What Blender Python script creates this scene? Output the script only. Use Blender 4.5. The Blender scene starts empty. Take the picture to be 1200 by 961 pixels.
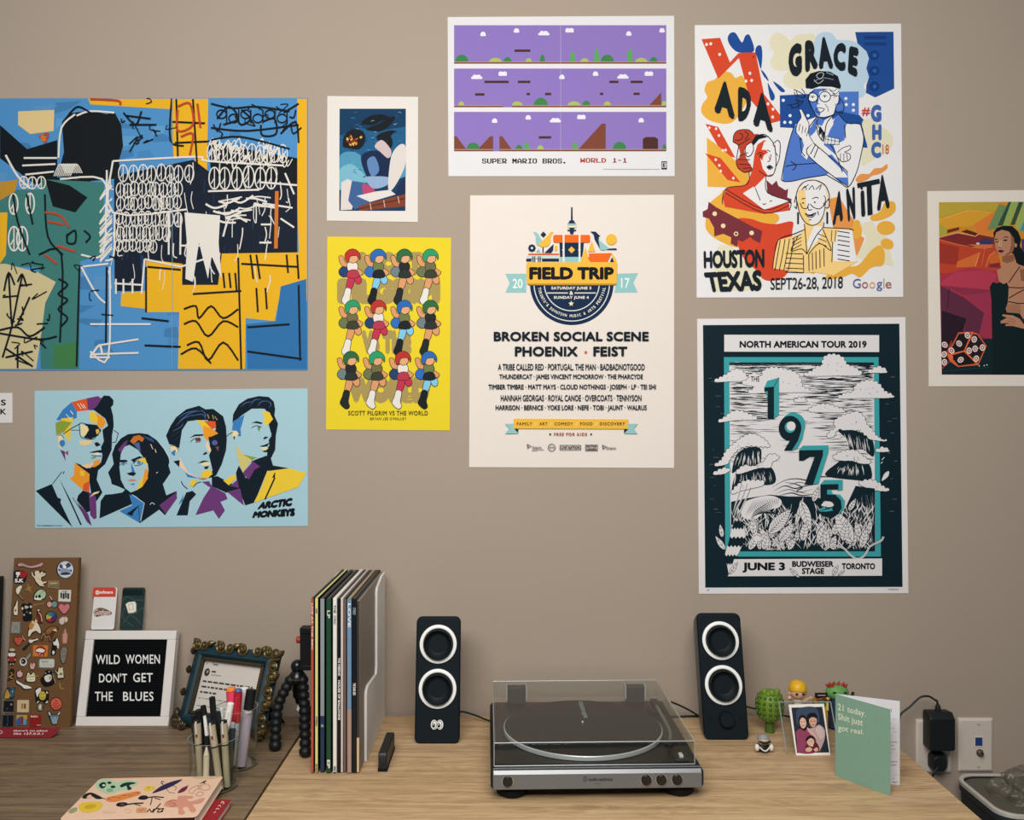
import bpy, bmesh, math, random
from mathutils import Vector, Matrix
from math import sin, cos, pi, radians as R

SC = bpy.context.scene
COL = SC.collection
# ------------------------------------------------------------------ camera
CH, WD, F = 1.405, 1.935, 1050.0          # lens height, distance to the wall, focal length in photo pixels (1200 wide)
DZ = 0.75                               # desk top
cd = bpy.data.cameras.new('camera')
cd.sensor_width = 36; cd.lens = 36*F/1200; cd.clip_start = 0.02
cam = bpy.data.objects.new('camera', cd); COL.objects.link(cam)
cam.location = (0, 0, CH); cam.rotation_euler = (pi/2, 0, 0)
SC.camera = cam
# ------------------------------------------------------------------ light
W = bpy.data.worlds.new('room_ambient'); SC.world = W; W.use_nodes = True
W.node_tree.nodes['Background'].inputs[0].default_value = (0.78, 0.95, 1.0, 1)
W.node_tree.nodes['Background'].inputs[1].default_value = 0.13
def area(name, loc, target, sx, sy, power, color):
    l = bpy.data.lights.new(name, 'AREA'); l.shape = 'RECTANGLE'; l.size = sx; l.size_y = sy
    l.energy = power; l.color = color
    o = bpy.data.objects.new(name, l); COL.objects.link(o); o.location = loc
    o.rotation_euler = (Vector(target)-Vector(loc)).to_track_quat('-Z', 'Y').to_euler()
    return o
area('window_light', (-0.22, -0.02, 2.30), (-0.12, 2.0, 1.15), 1.6, 0.8, 44, (1.0, 0.965, 0.91))
area('desk_fill_light', (0.1, 0.55, 2.62), (0.1, 0.75, 0), 1.2, 0.6, 12, (1.0, 0.90, 0.77))  # unseen overhead fill, added to brighten the front of the desk
vs = SC.view_settings
vs.view_transform = 'Standard'; vs.look = 'None'; vs.exposure = 0.0; vs.gamma = 1.0; vs.use_curve_mapping = False
# ------------------------------------------------------------------ materials
def lin(c):
    c /= 255.0
    return c/12.92 if c <= 0.04045 else ((c+0.055)/1.055)**2.4
def rgb(h):
    return (lin(int(h[0:2], 16)), lin(int(h[2:4], 16)), lin(int(h[4:6], 16)), 1)
MATS = {}
def mat(h, rough=0.6, spec=0.3, metal=0.0, var=0.05, scale=60.0):
    """plain surface of one colour with a faint procedural variation"""
    key = (h, rough, spec, metal, var, scale)
    if key in MATS: return MATS[key]
    m = bpy.data.materials.new('surface_'+h); m.use_nodes = True
    n = m.node_tree.nodes; l = m.node_tree.links; b = n['Principled BSDF']
    b.inputs['Roughness'].default_value = rough
    b.inputs['Specular IOR Level'].default_value = spec
    b.inputs['Metallic'].default_value = metal
    c = rgb(h)
    if var > 0:
        tc = n.new('ShaderNodeTexCoord'); nz = n.new('ShaderNodeTexNoise'); nz.inputs['Scale'].default_value = scale
        nz.inputs['Detail'].default_value = 3
        mx = n.new('ShaderNodeMix'); mx.data_type = 'RGBA'
        mx.inputs[6].default_value = tuple(x*(1-var) for x in c[:3])+(1,)
        mx.inputs[7].default_value = tuple(min(1, x*(1+var)) for x in c[:3])+(1,)
        l.new(tc.outputs['Object'], nz.inputs['Vector']); l.new(nz.outputs['Fac'], mx.inputs[0]); l.new(mx.outputs[2], b.inputs['Base Color'])
    else:
        b.inputs['Base Color'].default_value = c
    MATS[key] = m
    return m
def wall_mat(h):
    m = bpy.data.materials.new('painted_plaster'); m.use_nodes = True
    n = m.node_tree.nodes; l = m.node_tree.links; b = n['Principled BSDF']
    b.inputs['Roughness'].default_value = 0.8; b.inputs['Specular IOR Level'].default_value = 0.1
    tc = n.new('ShaderNodeTexCoord')
    n1 = n.new('ShaderNodeTexNoise'); n1.inputs['Scale'].default_value = 260; n1.inputs['Detail'].default_value = 4
    n2 = n.new('ShaderNodeTexNoise'); n2.inputs['Scale'].default_value = 3; n2.inputs['Detail'].default_value = 3
    ad = n.new('ShaderNodeMath'); ad.operation = 'MULTIPLY_ADD'; ad.inputs[1].default_value = 0.6; 
    c = rgb(h); mx = n.new('ShaderNodeMix'); mx.data_type = 'RGBA'
    mx.inputs[6].default_value = tuple(x*0.93 for x in c[:3])+(1,); mx.inputs[7].default_value = tuple(x*1.07 for x in c[:3])+(1,)
    bp = n.new('ShaderNodeBump'); bp.inputs['Strength'].default_value = 0.22; bp.inputs['Distance'].default_value = 0.001
    sc = n.new('ShaderNodeMath'); sc.operation = 'MULTIPLY'; sc.inputs[1].default_value = 0.4
    l.new(tc.outputs['Object'], n1.inputs['Vector']); l.new(tc.outputs['Object'], n2.inputs['Vector'])
    l.new(n2.outputs['Fac'], sc.inputs[0]); l.new(n1.outputs['Fac'], ad.inputs[0]); l.new(sc.outputs[0], ad.inputs[2])
    l.new(ad.outputs[0], mx.inputs[0]); l.new(mx.outputs[2], b.inputs['Base Color'])
    l.new(n1.outputs['Fac'], bp.inputs['Height']); l.new(bp.outputs[0], b.inputs['Normal'])
    return m
def wood_mat(name, dark, mid, light, seed=0.0, rough=0.5):
    """oak laminate: long grain along X, cathedral waves, fine pores"""
    m = bpy.data.materials.new(name); m.use_nodes = True
    n = m.node_tree.nodes; l = m.node_tree.links; b = n['Principled BSDF']
    b.inputs['Specular IOR Level'].default_value = 0.3
    tc = n.new('ShaderNodeTexCoord')
    mp = n.new('ShaderNodeMapping'); mp.inputs['Location'].default_value = (seed, seed*2.3, 0); mp.inputs['Scale'].default_value = (0.9, 7.0, 1)
    big = n.new('ShaderNodeTexNoise'); big.inputs['Scale'].default_value = 2.6; big.inputs['Detail'].default_value = 5; big.inputs['Distortion'].default_value = 0.9
    wv = n.new('ShaderNodeMath'); wv.operation = 'MULTIPLY'; wv.inputs[1].default_value = 75
    sn = n.new('ShaderNodeMath'); sn.operation = 'SINE'
    mp2 = n.new('ShaderNodeMapping'); mp2.inputs['Location'].default_value = (seed*3, seed, 0); mp2.inputs['Scale'].default_value = (9, 240, 1)
    fine = n.new('ShaderNodeTexNoise'); fine.inputs['Scale'].default_value = 3; fine.inputs['Detail'].default_value = 6; fine.inputs['Roughness'].default_value = 0.7
    mp3 = n.new('ShaderNodeMapping'); mp3.inputs['Location'].default_value = (seed, seed, 0); mp3.inputs['Scale'].default_value = (1.6, 42, 1)
    mid_n = n.new('ShaderNodeTexNoise'); mid_n.inputs['Scale'].default_value = 2.2; mid_n.inputs['Detail'].default_value = 4
    for a in (mp, mp2, mp3): l.new(tc.outputs['Object'], a.inputs['Vector'])
    l.new(mp.outputs[0], big.inputs['Vector']); l.new(mp2.outputs[0], fine.inputs['Vector']); l.new(mp3.outputs[0], mid_n.inputs['Vector'])
    l.new(big.outputs['Fac'], wv.inputs[0]); l.new(wv.outputs[0], sn.inputs[0])
    a1 = n.new('ShaderNodeMath'); a1.operation = 'MULTIPLY_ADD'; a1.inputs[1].default_value = 0.045     # cathedral
    a2 = n.new('ShaderNodeMath'); a2.operation = 'MULTIPLY_ADD'; a2.inputs[1].default_value = 0.55     # fine
    a3 = n.new('ShaderNodeMath'); a3.operation = 'MULTIPLY'; a3.inputs[1].default_value = 0.5
    l.new(mid_n.outputs['Fac'], a3.inputs[0]); l.new(fine.outputs['Fac'], a2.inputs[0]); l.new(a3.outputs[0], a2.inputs[2])
    l.new(sn.outputs[0], a1.inputs[0]); l.new(a2.outputs[0], a1.inputs[2])
    cr = n.new('ShaderNodeValToRGB'); e = cr.color_ramp.elements
    e[0].position = 0.36; e[0].color = rgb(dark); e[1].position = 0.68; e[1].color = rgb(light)
    x = e.new(0.52); x.color = rgb(mid)
    l.new(a1.outputs[0], cr.inputs[0]); l.new(cr.outputs[0], b.inputs['Base Color'])
    bp = n.new('ShaderNodeBump'); bp.inputs['Strength'].default_value = 0.12; bp.inputs['Distance'].default_value = 0.0006
    l.new(fine.outputs['Fac'], bp.inputs['Height']); l.new(bp.outputs[0], b.inputs['Normal'])
    b.inputs['Roughness'].default_value = rough
    return m
def clear_mat(name, tint, refl_rough=0.03, ior=1.5, base_refl=1.0):
    """clear sheet plastic or glass: lets light through, mirrors by Fresnel"""
    m = bpy.data.materials.new(name); m.use_nodes = True
    n = m.node_tree.nodes; l = m.node_tree.links; n.remove(n['Principled BSDF'])
    t = n.new('ShaderNodeBsdfTransparent'); t.inputs[0].default_value = tint
    g = n.new('ShaderNodeBsdfGlossy'); g.inputs['Roughness'].default_value = refl_rough; g.inputs[0].default_value = (base_refl,)*3+(1,)
    f = n.new('ShaderNodeFresnel'); f.inputs[0].default_value = ior
    ge = n.new('ShaderNodeNewGeometry'); iv = n.new('ShaderNodeMath'); iv.operation = 'SUBTRACT'; iv.inputs[0].default_value = 1.0
    ml = n.new('ShaderNodeMath'); ml.operation = 'MULTIPLY'           # the mirror lies on the outer face of the sheet only
    l.new(ge.outputs['Backfacing'], iv.inputs[1]); l.new(iv.outputs[0], ml.inputs[0]); l.new(f.outputs[0], ml.inputs[1])
    mx = n.new('ShaderNodeMixShader')
    l.new(ml.outputs[0], mx.inputs[0]); l.new(t.outputs[0], mx.inputs[1]); l.new(g.outputs[0], mx.inputs[2])
    l.new(mx.outputs[0], n['Material Output'].inputs[0])
    return m
BLACK = '10171c'
# ------------------------------------------------------------------ objects
def tag(o, label=None, cat=None, group=None, kind=None):
    if label: o['label'] = label
    if cat: o['category'] = cat
    if group: o['group'] = group
    if kind: o['kind'] = kind
    return o
def thing(name, label, cat, M=None, group=None):
    o = bpy.data.objects.new(name, None); COL.objects.link(o)
    if M is not None: o.matrix_world = M
    o.empty_display_size = 0.02
    return tag(o, label, cat, group)
def T3(x, y, z): return Matrix.Translation((x, y, z))
def RZ(a): return Matrix.Rotation(R(a), 4, 'Z')
def RX(a): return Matrix.Rotation(R(a), 4, 'X')
def RY(a): return Matrix.Rotation(R(a), 4, 'Y')
def on_desk(px, py):
    """the point of the desk top seen at that photo pixel"""
    d = (CH-DZ)*F/(py-480.0)
    return ((px-600.0)*d/F, d)
def at(px, py, d): return Vector(((px-600.0)*d/F, d, CH-(py-480.0)*d/F))
def frame_of(bl, br, tl):
    """matrix of a sheet: origin at the middle of its bottom edge, X along it, Z up the sheet; with its width and height"""
    bl, br, tl = Vector(bl), Vector(br), Vector(tl)
    x = (br-bl); w = x.length; x.normalize()
    z = (tl-bl); z = z-x*z.dot(x); h = z.length; z.normalize()
    y = z.cross(x)
    M = Matrix((x, y, z)).transposed().to_4x4(); M.translation = (bl+br)/2
    return M, w, h

class MB:
    """collects solids into one mesh"""
    def __init__(s): s.bm = bmesh.new(); s.mats = []; s.mi = 0
    def m(s, material):
        if material not in s.mats: s.mats.append(material)
        s.mi = s.mats.index(material); return s
    def _face(s, vs):
        try:
            f = s.bm.faces.new(vs); f.material_index = s.mi; return f
        except ValueError: return None
    def box(s, x0, x1, y0, y1, z0, z1, M=None):
        c = [(x0,y0,z0),(x1,y0,z0),(x1,y1,z0),(x0,y1,z0),(x0,y0,z1),(x1,y0,z1),(x1,y1,z1),(x0,y1,z1)]
        v = [s.bm.verts.new((M @ Vector(p)) if M else p) for p in c]
        for q in ((3,2,1,0),(4,5,6,7),(0,1,5,4),(1,2,6,5),(2,3,7,6),(3,0,4,7)): s._face([v[i] for i in q])
        return s
    def prism(s, pts, a0, a1, axis='y', M=None, caps=True):
        """extrude an outline given in the plane across the axis"""
        def mk(p, a):
            q = {'y': (p[0], a, p[1]), 'z': (p[0], p[1], a), 'x': (a, p[0], p[1])}[axis]
            return s.bm.verts.new((M @ Vector(q)) if M else q)
        A = [mk(p, a0) for p in pts]; B = [mk(p, a1) for p in pts]; n = len(pts)
        for i in range(n): s._face([A[i], A[(i+1) % n], B[(i+1) % n], B[i]])
        if caps: s._face(A[::-1]); s._face(B)
        return s
    def loft(s, rings, closed=True, cap=True):
        V = [[s.bm.verts.new(p) for p in r] for r in rings]; n = len(V[0])
        for a, b in zip(V, V[1:]):
            for i in range(n if closed else n-1): s._face([a[i], a[(i+1) % n], b[(i+1) % n], b[i]])
        if cap: s._face(V[0][::-1]); s._face(V[-1])
        return s
    def lathe(s, prof, n=32, M=None, cap=True):
        """profile of (radius, height) turned about Z"""
        rings = []
        for r, z in prof:
            rg = [Vector((max(r, 1e-5)*cos(2*pi*i/n), max(r, 1e-5)*sin(2*pi*i/n), z)) for i in range(n)]
            rings.append([M @ p for p in rg] if M else rg)
        return s.loft(rings, True, cap)
    def ball(s, c, r, n=16, M=None):
        rx, ry, rz = (r, r, r) if not isinstance(r, (tuple, list)) else r
        rings = []
        for j in range(1, n//2):
            t = pi*j/(n//2)
            rg = [Vector((c[0]+rx*sin(t)*cos(2*pi*i/n), c[1]+ry*sin(t)*sin(2*pi*i/n), c[2]-rz*cos(t))) for i in range(n)]
            rings.append([M @ p for p in rg] if M else rg)
        return s.loft(rings, True, True)
    def tube(s, pts, r, n=10, smooth=0):
        pts = [Vector(p) for p in pts]
        if smooth: pts = cr3(pts, smooth)
        k = len(pts); rr = r if isinstance(r, (list, tuple)) else [r]*k
        if len(rr) != k: rr = [rr[min(len(rr)-1, int(i*len(rr)/k))] for i in range(k)]
        rings = []; up = None
        for i in range(k):
            t = (pts[min(i+1, k-1)]-pts[max(i-1, 0)]).normalized()
            if up is None: up = Vector((0, 0, 1)) if abs(t.z) < 0.9 else Vector((1, 0, 0))
            a = t.cross(up).normalized(); b = a.cross(t).normalized(); up = b
            rings.append([pts[i]+(a*cos(2*pi*j/n)+b*sin(2*pi*j/n))*rr[i] for j in range(n)])
        return s.loft(rings, True, True)
    def build(s, name, material=None, parent=None, bevel=0, seg=2, angle=35, smooth=True, M=None):
        bmesh.ops.recalc_face_normals(s.bm, faces=s.bm.faces)
        me = bpy.data.meshes.new(name); s.bm.to_mesh(me); s.bm.free()
        for x in (s.mats or [material]): me.materials.append(x)
        if smooth:
            for p in me.polygons: p.use_smooth = True
            me.set_sharp_from_angle(angle=R(angle))
        o = bpy.data.objects.new(name, me); COL.objects.link(o)
        if M is not None: o.matrix_world = M
        if parent: o.parent = parent
        if bevel:
            b = o.modifiers.new('edges', 'BEVEL'); b.width = bevel; b.segments = seg; b.limit_method = 'ANGLE'; b.angle_limit = R(40)
            b.harden_normals = False
        return o
def cr3(p, k):
    out = []
    n = len(p)
    for i in range(n-1):
        a, b, c, d = p[max(i-1, 0)], p[i], p[i+1], p[min(i+2, n-1)]
        for j in range(k):
            t = j/k
            out.append(0.5*((2*b)+(c-a)*t+(2*a-5*b+4*c-d)*t*t+(3*b-a-3*c+d)*t**3))
    out.append(p[-1]); return out
def rrect(x0, x1, z0, z1, r, n=6):
    o = []
    for cx, cz, a in ((x1-r, z0+r, -90), (x1-r, z1-r, 0), (x0+r, z1-r, 90), (x0+r, z0+r, 180)):
        for i in range(n+1):
            t = R(a+90*i/n); o.append((cx+r*cos(t), cz+r*sin(t)))
    return o
def ring_pts(cx, cz, r, n=32): return [(cx+r*cos(2*pi*i/n), cz+r*sin(2*pi*i/n)) for i in range(n)]

# ------------------------------------------------------------------ print: flat inks laid on a sheet
GLYPH = {}
def glyphs(txt, bold=0.0, space=1.0, shear=0.0):
    key = (txt, bold, space, shear)
    if key in GLYPH: return GLYPH[key]
    c = bpy.data.curves.new('lettering', 'FONT'); c.body = txt; c.size = 1; c.offset = bold; c.space_character = space; c.shear = shear
    c.resolution_u = 3; c.fill_mode = 'FRONT'; c.dimensions = '2D'; c.space_line = 0.85
    o = bpy.data.objects.new('lettering', c); COL.objects.link(o)
    dg = bpy.context.evaluated_depsgraph_get(); ev = o.evaluated_get(dg); me = ev.to_mesh()
    V = [(v.co.x, v.co.y) for v in me.vertices]; Fc = [tuple(p.vertices) for p in me.polygons]
    ev.to_mesh_clear(); bpy.data.objects.remove(o); bpy.data.curves.remove(c)
    x0 = min(v[0] for v in V); x1 = max(v[0] for v in V); y0 = min(v[1] for v in V); y1 = max(v[1] for v in V)
    V = [((x-x0)/(x1-x0 or 1), (y1-y)/(y1-y0 or 1)) for x, y in V]       # 0..1, v downwards
    GLYPH[key] = (V, Fc, (x1-x0)/(y1-y0 or 1)); return GLYPH[key]
def prs(t):
    if not isinstance(t, str): return [tuple(p) for p in t]
    return [tuple(float(a) for a in q.split(',')) for q in t.split()]
def cr2(p, closed, k=5):
    n = len(p); out = []
    for i in range(n if closed else n-1):
        if closed: a, b, c, d = p[i-1], p[i], p[(i+1) % n], p[(i+2) % n]
        else: a, b, c, d = p[max(i-1, 0)], p[i], p[i+1], p[min(i+2, n-1)]
        for j in range(k):
            t = j/k
            out.append(tuple(0.5*(2*b[q]+(c[q]-a[q])*t+(2*a[q]-5*b[q]+4*c[q]-d[q])*t*t+(3*b[q]-a[q]-3*c[q]+d[q])*t**3) for q in (0, 1)))
    if not closed: out.append(p[-1])
    return out
def clip_poly(p, box):
    u0, v0, u1, v1 = box
    for ax, lim, sg in ((0, u0, 1), (0, u1, -1), (1, v0, 1), (1, v1, -1)):
        o = []
        for i in range(len(p)):
            a, b = p[i-1], p[i]; da, db = sg*(a[ax]-lim), sg*(b[ax]-lim)
            if (da >= 0) != (db >= 0): t = da/(da-db); o.append((a[0]+(b[0]-a[0])*t, a[1]+(b[1]-a[1])*t))
            if db >= 0: o.append(b)
        p = o
        if not p: return p
    return p
class Ink:
    """inks printed on the sheet whose matrix is M; points are read in a zoomed view (x0, y0, k) of the photograph and
       carried onto the sheet's own plane"""
    EPS = 6.0e-6
    def __init__(s, M, parent, t=0.0, rough=0.7, spec=0.12):
        s.Mi = M.inverted(); s.parent = parent; s.t = t; s.lay = 1; s.items = []; s.fr = (0, 0, 1.0)
        s.rough = rough; s.spec = spec
        s.o = s.Mi @ Vector((0, 0, CH)); s.R3 = s.Mi.to_3x3(); s.post = None; s.clip = None
    def frame(s, x0, y0, k): s.fr = (x0, y0, k); return s
    def pt(s, u, v):
        if s.post: return s.post(u, v)
        x = s.fr[0]+u/s.fr[2]; y = s.fr[1]+v/s.fr[2]
        d = s.R3 @ Vector(((x-600)/F, 1.0, -(y-480)/F))
        k = (-s.t-s.o.y)/d.y
        return (s.o.x+d.x*k, s.o.z+d.z*k)
    def add(s, col, V, Fc, zs=None):
        y = -(s.t+s.lay*s.EPS)
        s.items.append((col, [(lambda q: (q[0], y-(zs[i] if zs else 0), q[1]))(s.pt(*p)) for i, p in enumerate(V)], Fc))
    def nx(s): s.lay += 1; return s
    def f(s, col, pts, sm=0):
        p = prs(pts)
        if sm: p = cr2(p, True, 5)
        if s.clip: p = clip_poly(p, s.clip)
        if len(p) < 3: return s
        s.add(col, p, [tuple(range(len(p)))]); s.lay += 1; return s
    def r(s, col, u0, v0, u1, v1): return s.f(col, [(u0, v0), (u1, v0), (u1, v1), (u0, v1)])
    def e(s, col, u, v, ru, rv=None, rot=0, n=20, keep=0):
        rv = rv or ru; a = R(rot); p = []
        for i in range(n):
            x, y = ru*cos(2*pi*i/n), rv*sin(2*pi*i/n); p.append((u+x*cos(a)-y*sin(a), v+x*sin(a)+y*cos(a)))
        s.add(col, p, [tuple(range(n))]); s.lay += 0 if keep else 1; return s
    def l(s, col, w, pts, sm=0, taper=0, closed=0, keep=0):
        p = prs(pts)
        if sm and len(p) > 2: p = cr2(p, bool(closed), 4)
        if closed: p = p+[p[0]]
        if s.clip: p = [(min(max(a, s.clip[0]), s.clip[2]), min(max(b, s.clip[1]), s.clip[3])) for a, b in p]
        q = [p[0]]
        for a in p[1:]:
            if math.hypot(a[0]-q[-1][0], a[1]-q[-1][1]) > 1e-4: q.append(a)
        p = q; n = len(p)
        if n < 2: return s
        V = []; Z = []
        for i in range(n):
            a = p[max(i-1, 0)]; b = p[i]; c = p[min(i+1, n-1)]
            if closed and i in (0, n-1): a = p[-2]; c = p[1]
            d1 = Vector((b[0]-a[0], b[1]-a[1])); d2 = Vector((c[0]-b[0], c[1]-b[1]))
            if d1.length < 1e-6: d1 = d2
            if d2.length < 1e-6: d2 = d1
            d1.normalize(); d2.normalize(); t = d1+d2
            if t.length < 0.35: t = d2.copy()
            t.normalize(); nn = Vector((-t.y, t.x)); k = 1/max(0.6, abs(nn.dot(Vector((-d2.y, d2.x)))))
            ww = w
            if taper == 1: ww = w*max(0.12, sin(pi*i/(n-1)))
            elif taper == 2: ww = w*max(0.12, 1-i/(n-1))
            h = ww/2*k
            V += [(b[0]+nn.x*h, b[1]+nn.y*h), (b[0]-nn.x*h, b[1]-nn.y*h)]; Z += [s.EPS*0.8*i/n]*2
        s.add(col, V, [(2*i, 2*i+1, 2*i+3, 2*i+2) for i in range(n-1)], Z); s.lay += 0 if keep else 1; return s
    def tx(s, col, txt, box, bold=0.0, space=1.0, shear=0.0, quad=None, fn=None):
        ex = 0.0
        if bold > 0.004: ex = bold*1.35; bold = 0.0
        V, Fc, asp = glyphs(txt, bold, space, shear)
        if quad:
            q = prs(quad); tl, tr, br, bl = q
            mp = lambda a, b: tuple((tl[i]*(1-a)+tr[i]*a)*(1-b)+(bl[i]*(1-a)+br[i]*a)*b for i in (0, 1))
        elif fn: mp = fn
        else:
            u0, v0, u1, v1 = box; mp = lambda a, b: (u0+(u1-u0)*a, v0+(v1-v0)*b)
        if not ex: s.add(col, [mp(a, b) for a, b in V], Fc); s.lay += 1; return s
        ev = min(0.16, ex); eu = min(0.2, ev/max(asp, 0.05))          # heavy faces: the strokes are thickened all round
        for dx, dy in ((0, 0), (1, 0), (-1, 0), (0, 1), (0, -1), (.7, .7), (-.7, .7), (.7, -.7), (-.7, -.7)):
            s.add(col, [mp(a*(1-2*eu)+eu*(1+dx), b*(1-2*ev)+ev*(1+dy)) for a, b in V], Fc); s.lay += 1
        return s
    def build(s, name, label=None, parent=None, kind=None):
        if not s.items: return None
        V = []; Fc = []; mi = []; cols = []
        for col, vs, fs in s.items:
            if col not in cols: cols.append(col)
            b = len(V); V += vs
            for f_ in fs: Fc.append(tuple(b+i for i in f_)); mi.append(cols.index(col))
        me = bpy.data.meshes.new(name); me.from_pydata(V, [], Fc); 
        for c in cols: me.materials.append(c if not isinstance(c, str) else mat(c, s.rough, s.spec, 0, 0.03, 400))
        me.polygons.foreach_set('material_index', mi); me.update()
        o = bpy.data.objects.new(name, me); COL.objects.link(o); o.parent = parent or s.parent
        if label: o['label'] = label
        if kind: o['kind'] = kind
        s.items = []; return o
# ------------------------------------------------------------------ the room
def struct(mb, name, material, bevel=0, M=None):
    return tag(mb.build(name, material, None, bevel, M=M), kind='structure')
struct(MB().box(-4, 4, WD, WD+0.12, 0, 2.75), 'wall_back', wall_mat('a99b8e'))
struct(MB().box(-4, 4, -2.5, WD, -0.1, 0), 'floor', wood_mat('floor_boards', '3a2c22', '4a392c', '5a4636', 7.0, 0.6))
struct(MB().box(-4, 4, WD-0.015, WD, 0, 0.10), 'baseboard_back', mat('d8d4ce', 0.5), 0.003)
# ------------------------------------------------------------------ the two desks
oak = wood_mat('light_oak', '997c5d', 'ba9c77', 'd1b48d', 1.7)
grey_oak = wood_mat('grey_brown_oak', '5a4b3e', '77644f', '8f775c', 4.1)
DB, DFR = 1.921, 1.30
DX0, DX1 = -0.4255, 0.7515
def desk(name, label, x0, x1, y0, y1, wm, edge):
    t = thing(name, label, 'desk', T3((x0+x1)/2, (y0+y1)/2, 0)); w = (x1-x0)/2; h = (y1-y0)/2
    MB().box(-w, w, -h, h, DZ-0.028, DZ).build('desk_top', wm, t, 0.0012)
    wht = mat('d9d7d2', 0.4)
    for sx in (-1, 1):
        for sy in (-1, 1):
            MB().box(sx*(w-0.07)-0.022, sx*(w-0.07)+0.022, sy*(h-0.06)-0.022, sy*(h-0.06)+0.022, 0, DZ-0.028).build('leg', wht, t, 0.003)
    MB().box(-w+0.092, w-0.092, h-0.07, h-0.05, DZ-0.098, DZ-0.028).build('apron', wht, t, 0.002)
    return t
desk('writing_desk', 'light oak desk carrying the turntable and both speakers', DX0, DX1, DFR, DB, oak, 0)
desk('writing_desk', 'darker grey-brown oak desk at left carrying the letter board and pen cups', -1.63, DX0-0.004, DFR, 1.915, grey_oak, 0)
# ------------------------------------------------------------------ turntable
M_BLK = mat('0e161b', 0.45, 0.4); M_SIL = mat('7b7e83', 0.34, 0.5, 0.45, 0.02); M_CHR = mat('d9dadb', 0.12, 0.5, 1.0, 0.0)
M_RUB = mat('0c0f11', 0.75, 0.2); M_GLO = mat('0f1519', 0.16, 0.5, 0, 0)
CLEAR = clear_mat('smoked_acrylic', (0.91, 0.93, 0.93, 1), 0.05)
GLASS = clear_mat('clear_glass', (0.95, 0.97, 0.96, 1), 0.02)
ACRYL = clear_mat('clear_acrylic', (0.96, 0.97, 0.97, 1), 0.03)
def turntable():
    t = thing('record_player', 'silver and black record player under a clear dust cover on the oak desk', 'record player',
              T3(0.1437, 1.5, DZ) @ RZ(1.6))
    w = 0.1795
    # plinth: dark shell with rounded lower corners
    MB().prism(rrect(-w, w, 0.019, 0.0525, 0.008), 0.004, 0.352, 'y').build('plinth', M_BLK, t, 0.0015)
    f = MB().prism([(0.0, 0.0205), (0.0, 0.046), (0.004, 0.0515), (0.012, 0.0535), (0.012, 0.0205)], -w+0.004, w-0.004, 'x').build('front_panel', M_SIL, t, 0.0012)
    for x in (-0.151, 0.0815, 0.1068, 0.1335):
        b = MB().lathe([(0.0088, 0.0), (0.0088, 0.0026), (0.0080, 0.0034), (0.0001, 0.0026)], 28, T3(x, 0.0002, 0.0345) @ RX(90)).build('button', M_GLO, t)
        MB().lathe([(0.0098, 0), (0.0098, 0.0008), (0.0088, 0.0008), (0.0088, 0)], 28, T3(x, 0.0002, 0.0345) @ RX(90), False).build('button_rim', M_CHR, b)
    I = Ink(t.matrix_world, t, 0.0002); I.frame(550, 780, 4)
    I.l('20262b', 1.6, ring_pts(543, 530, 11, 18), 0, 0, 1); I.l('20262b', 1.4, '543,519 543,541'); I.l('20262b', 1.2, '535,538 543,524 551,538')
    I.tx('20262b', 'audio-technica', (561, 523, 671, 539), 0.02); I.tx('33393d', 'AT-LP60X', (588, 549, 615, 555))
    I.build('maker_lettering', 'dark maker lettering', f)
    for x in (-0.143, 0.143):
        MB().lathe([(0.020, 0), (0.0265, 0.004), (0.0275, 0.013), (0.024, 0.019)], 32, T3(x, 0.036, 0)).build('foot', M_RUB, t)
        MB().lathe([(0.020, 0), (0.0265, 0.004), (0.0275, 0.013), (0.024, 0.019)], 32, T3(x, 0.30, 0)).build('foot', M_RUB, t)
    # platter with machined rim, mat, spindle
    pc = T3(-0.006, 0.183, 0.0525)
    p = MB().lathe([(0.141, 0.0003), (0.148, 0.0008), (0.1485, 0.0018), (0.1485, 0.0078), (0.1475, 0.009), (0.1465, 0.0092), (0.1465, 0.0070), (0.0001, 0.0070)], 128, pc, False)
    p.build('platter', mat('e2e3e4', 0.25, 0.5, 0.35, 0.0), t, angle=25)
    m = MB().lathe([(0.1463, 0.0072), (0.1463, 0.0098), (0.138, 0.0104), (0.134, 0.0098)]+[(0.13-0.008*i, 0.0102 if i % 2 else 0.0098) for i in range(11)]+[(0.0001, 0.0098)], 96, pc, False)
    m.build('slip_mat', mat('10181b', 0.7, 0.3), t)
    MB().lathe([(0.0036, 0.0098), (0.0036, 0.016), (0.0022, 0.0185), (0.0001, 0.019)], 20, pc, False).build('spindle', M_CHR, t)
    # tone arm along the right side
    a = MB(); a.lathe([(0.017, 0), (0.017, 0.007), (0.013, 0.010), (0.0001, 0.010)], 28, T3(0.150, 0.285, 0.0527), False)
    a.box(0.143, 0.157, 0.268, 0.302, 0.0625, 0.0735).build('arm_base', M_BLK, t, 0.001)
    MB().tube([(0.150, 0.300, 0.068), (0.150, 0.22, 0.0685), (0.1495, 0.15, 0.069), (0.146, 0.115, 0.0685), (0.139, 0.085, 0.068)], [0.004, 0.0034, 0.003, 0.003, 0.003], 12, 4).build('tone_arm', mat('9a9c9d', 0.3, 0.5, 0.8, 0), t)
    MB().box(-0.006, 0.006, -0.012, 0.012, 0, 0.009, T3(0.136, 0.075, 0.0615) @ RZ(-26)).build('head_shell', M_BLK, t, 0.001)
    sw = MB().box(0.138, 0.160, 0.030, 0.056, 0.0526, 0.056).build('switch_plate', mat('22282c', 0.5), t, 0.001)
    MB().box(0.1455, 0.1525, 0.036, 0.050, 0.0562, 0.0615).build('switch_lever', mat('d8d6d0', 0.4), sw, 0.001)
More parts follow.
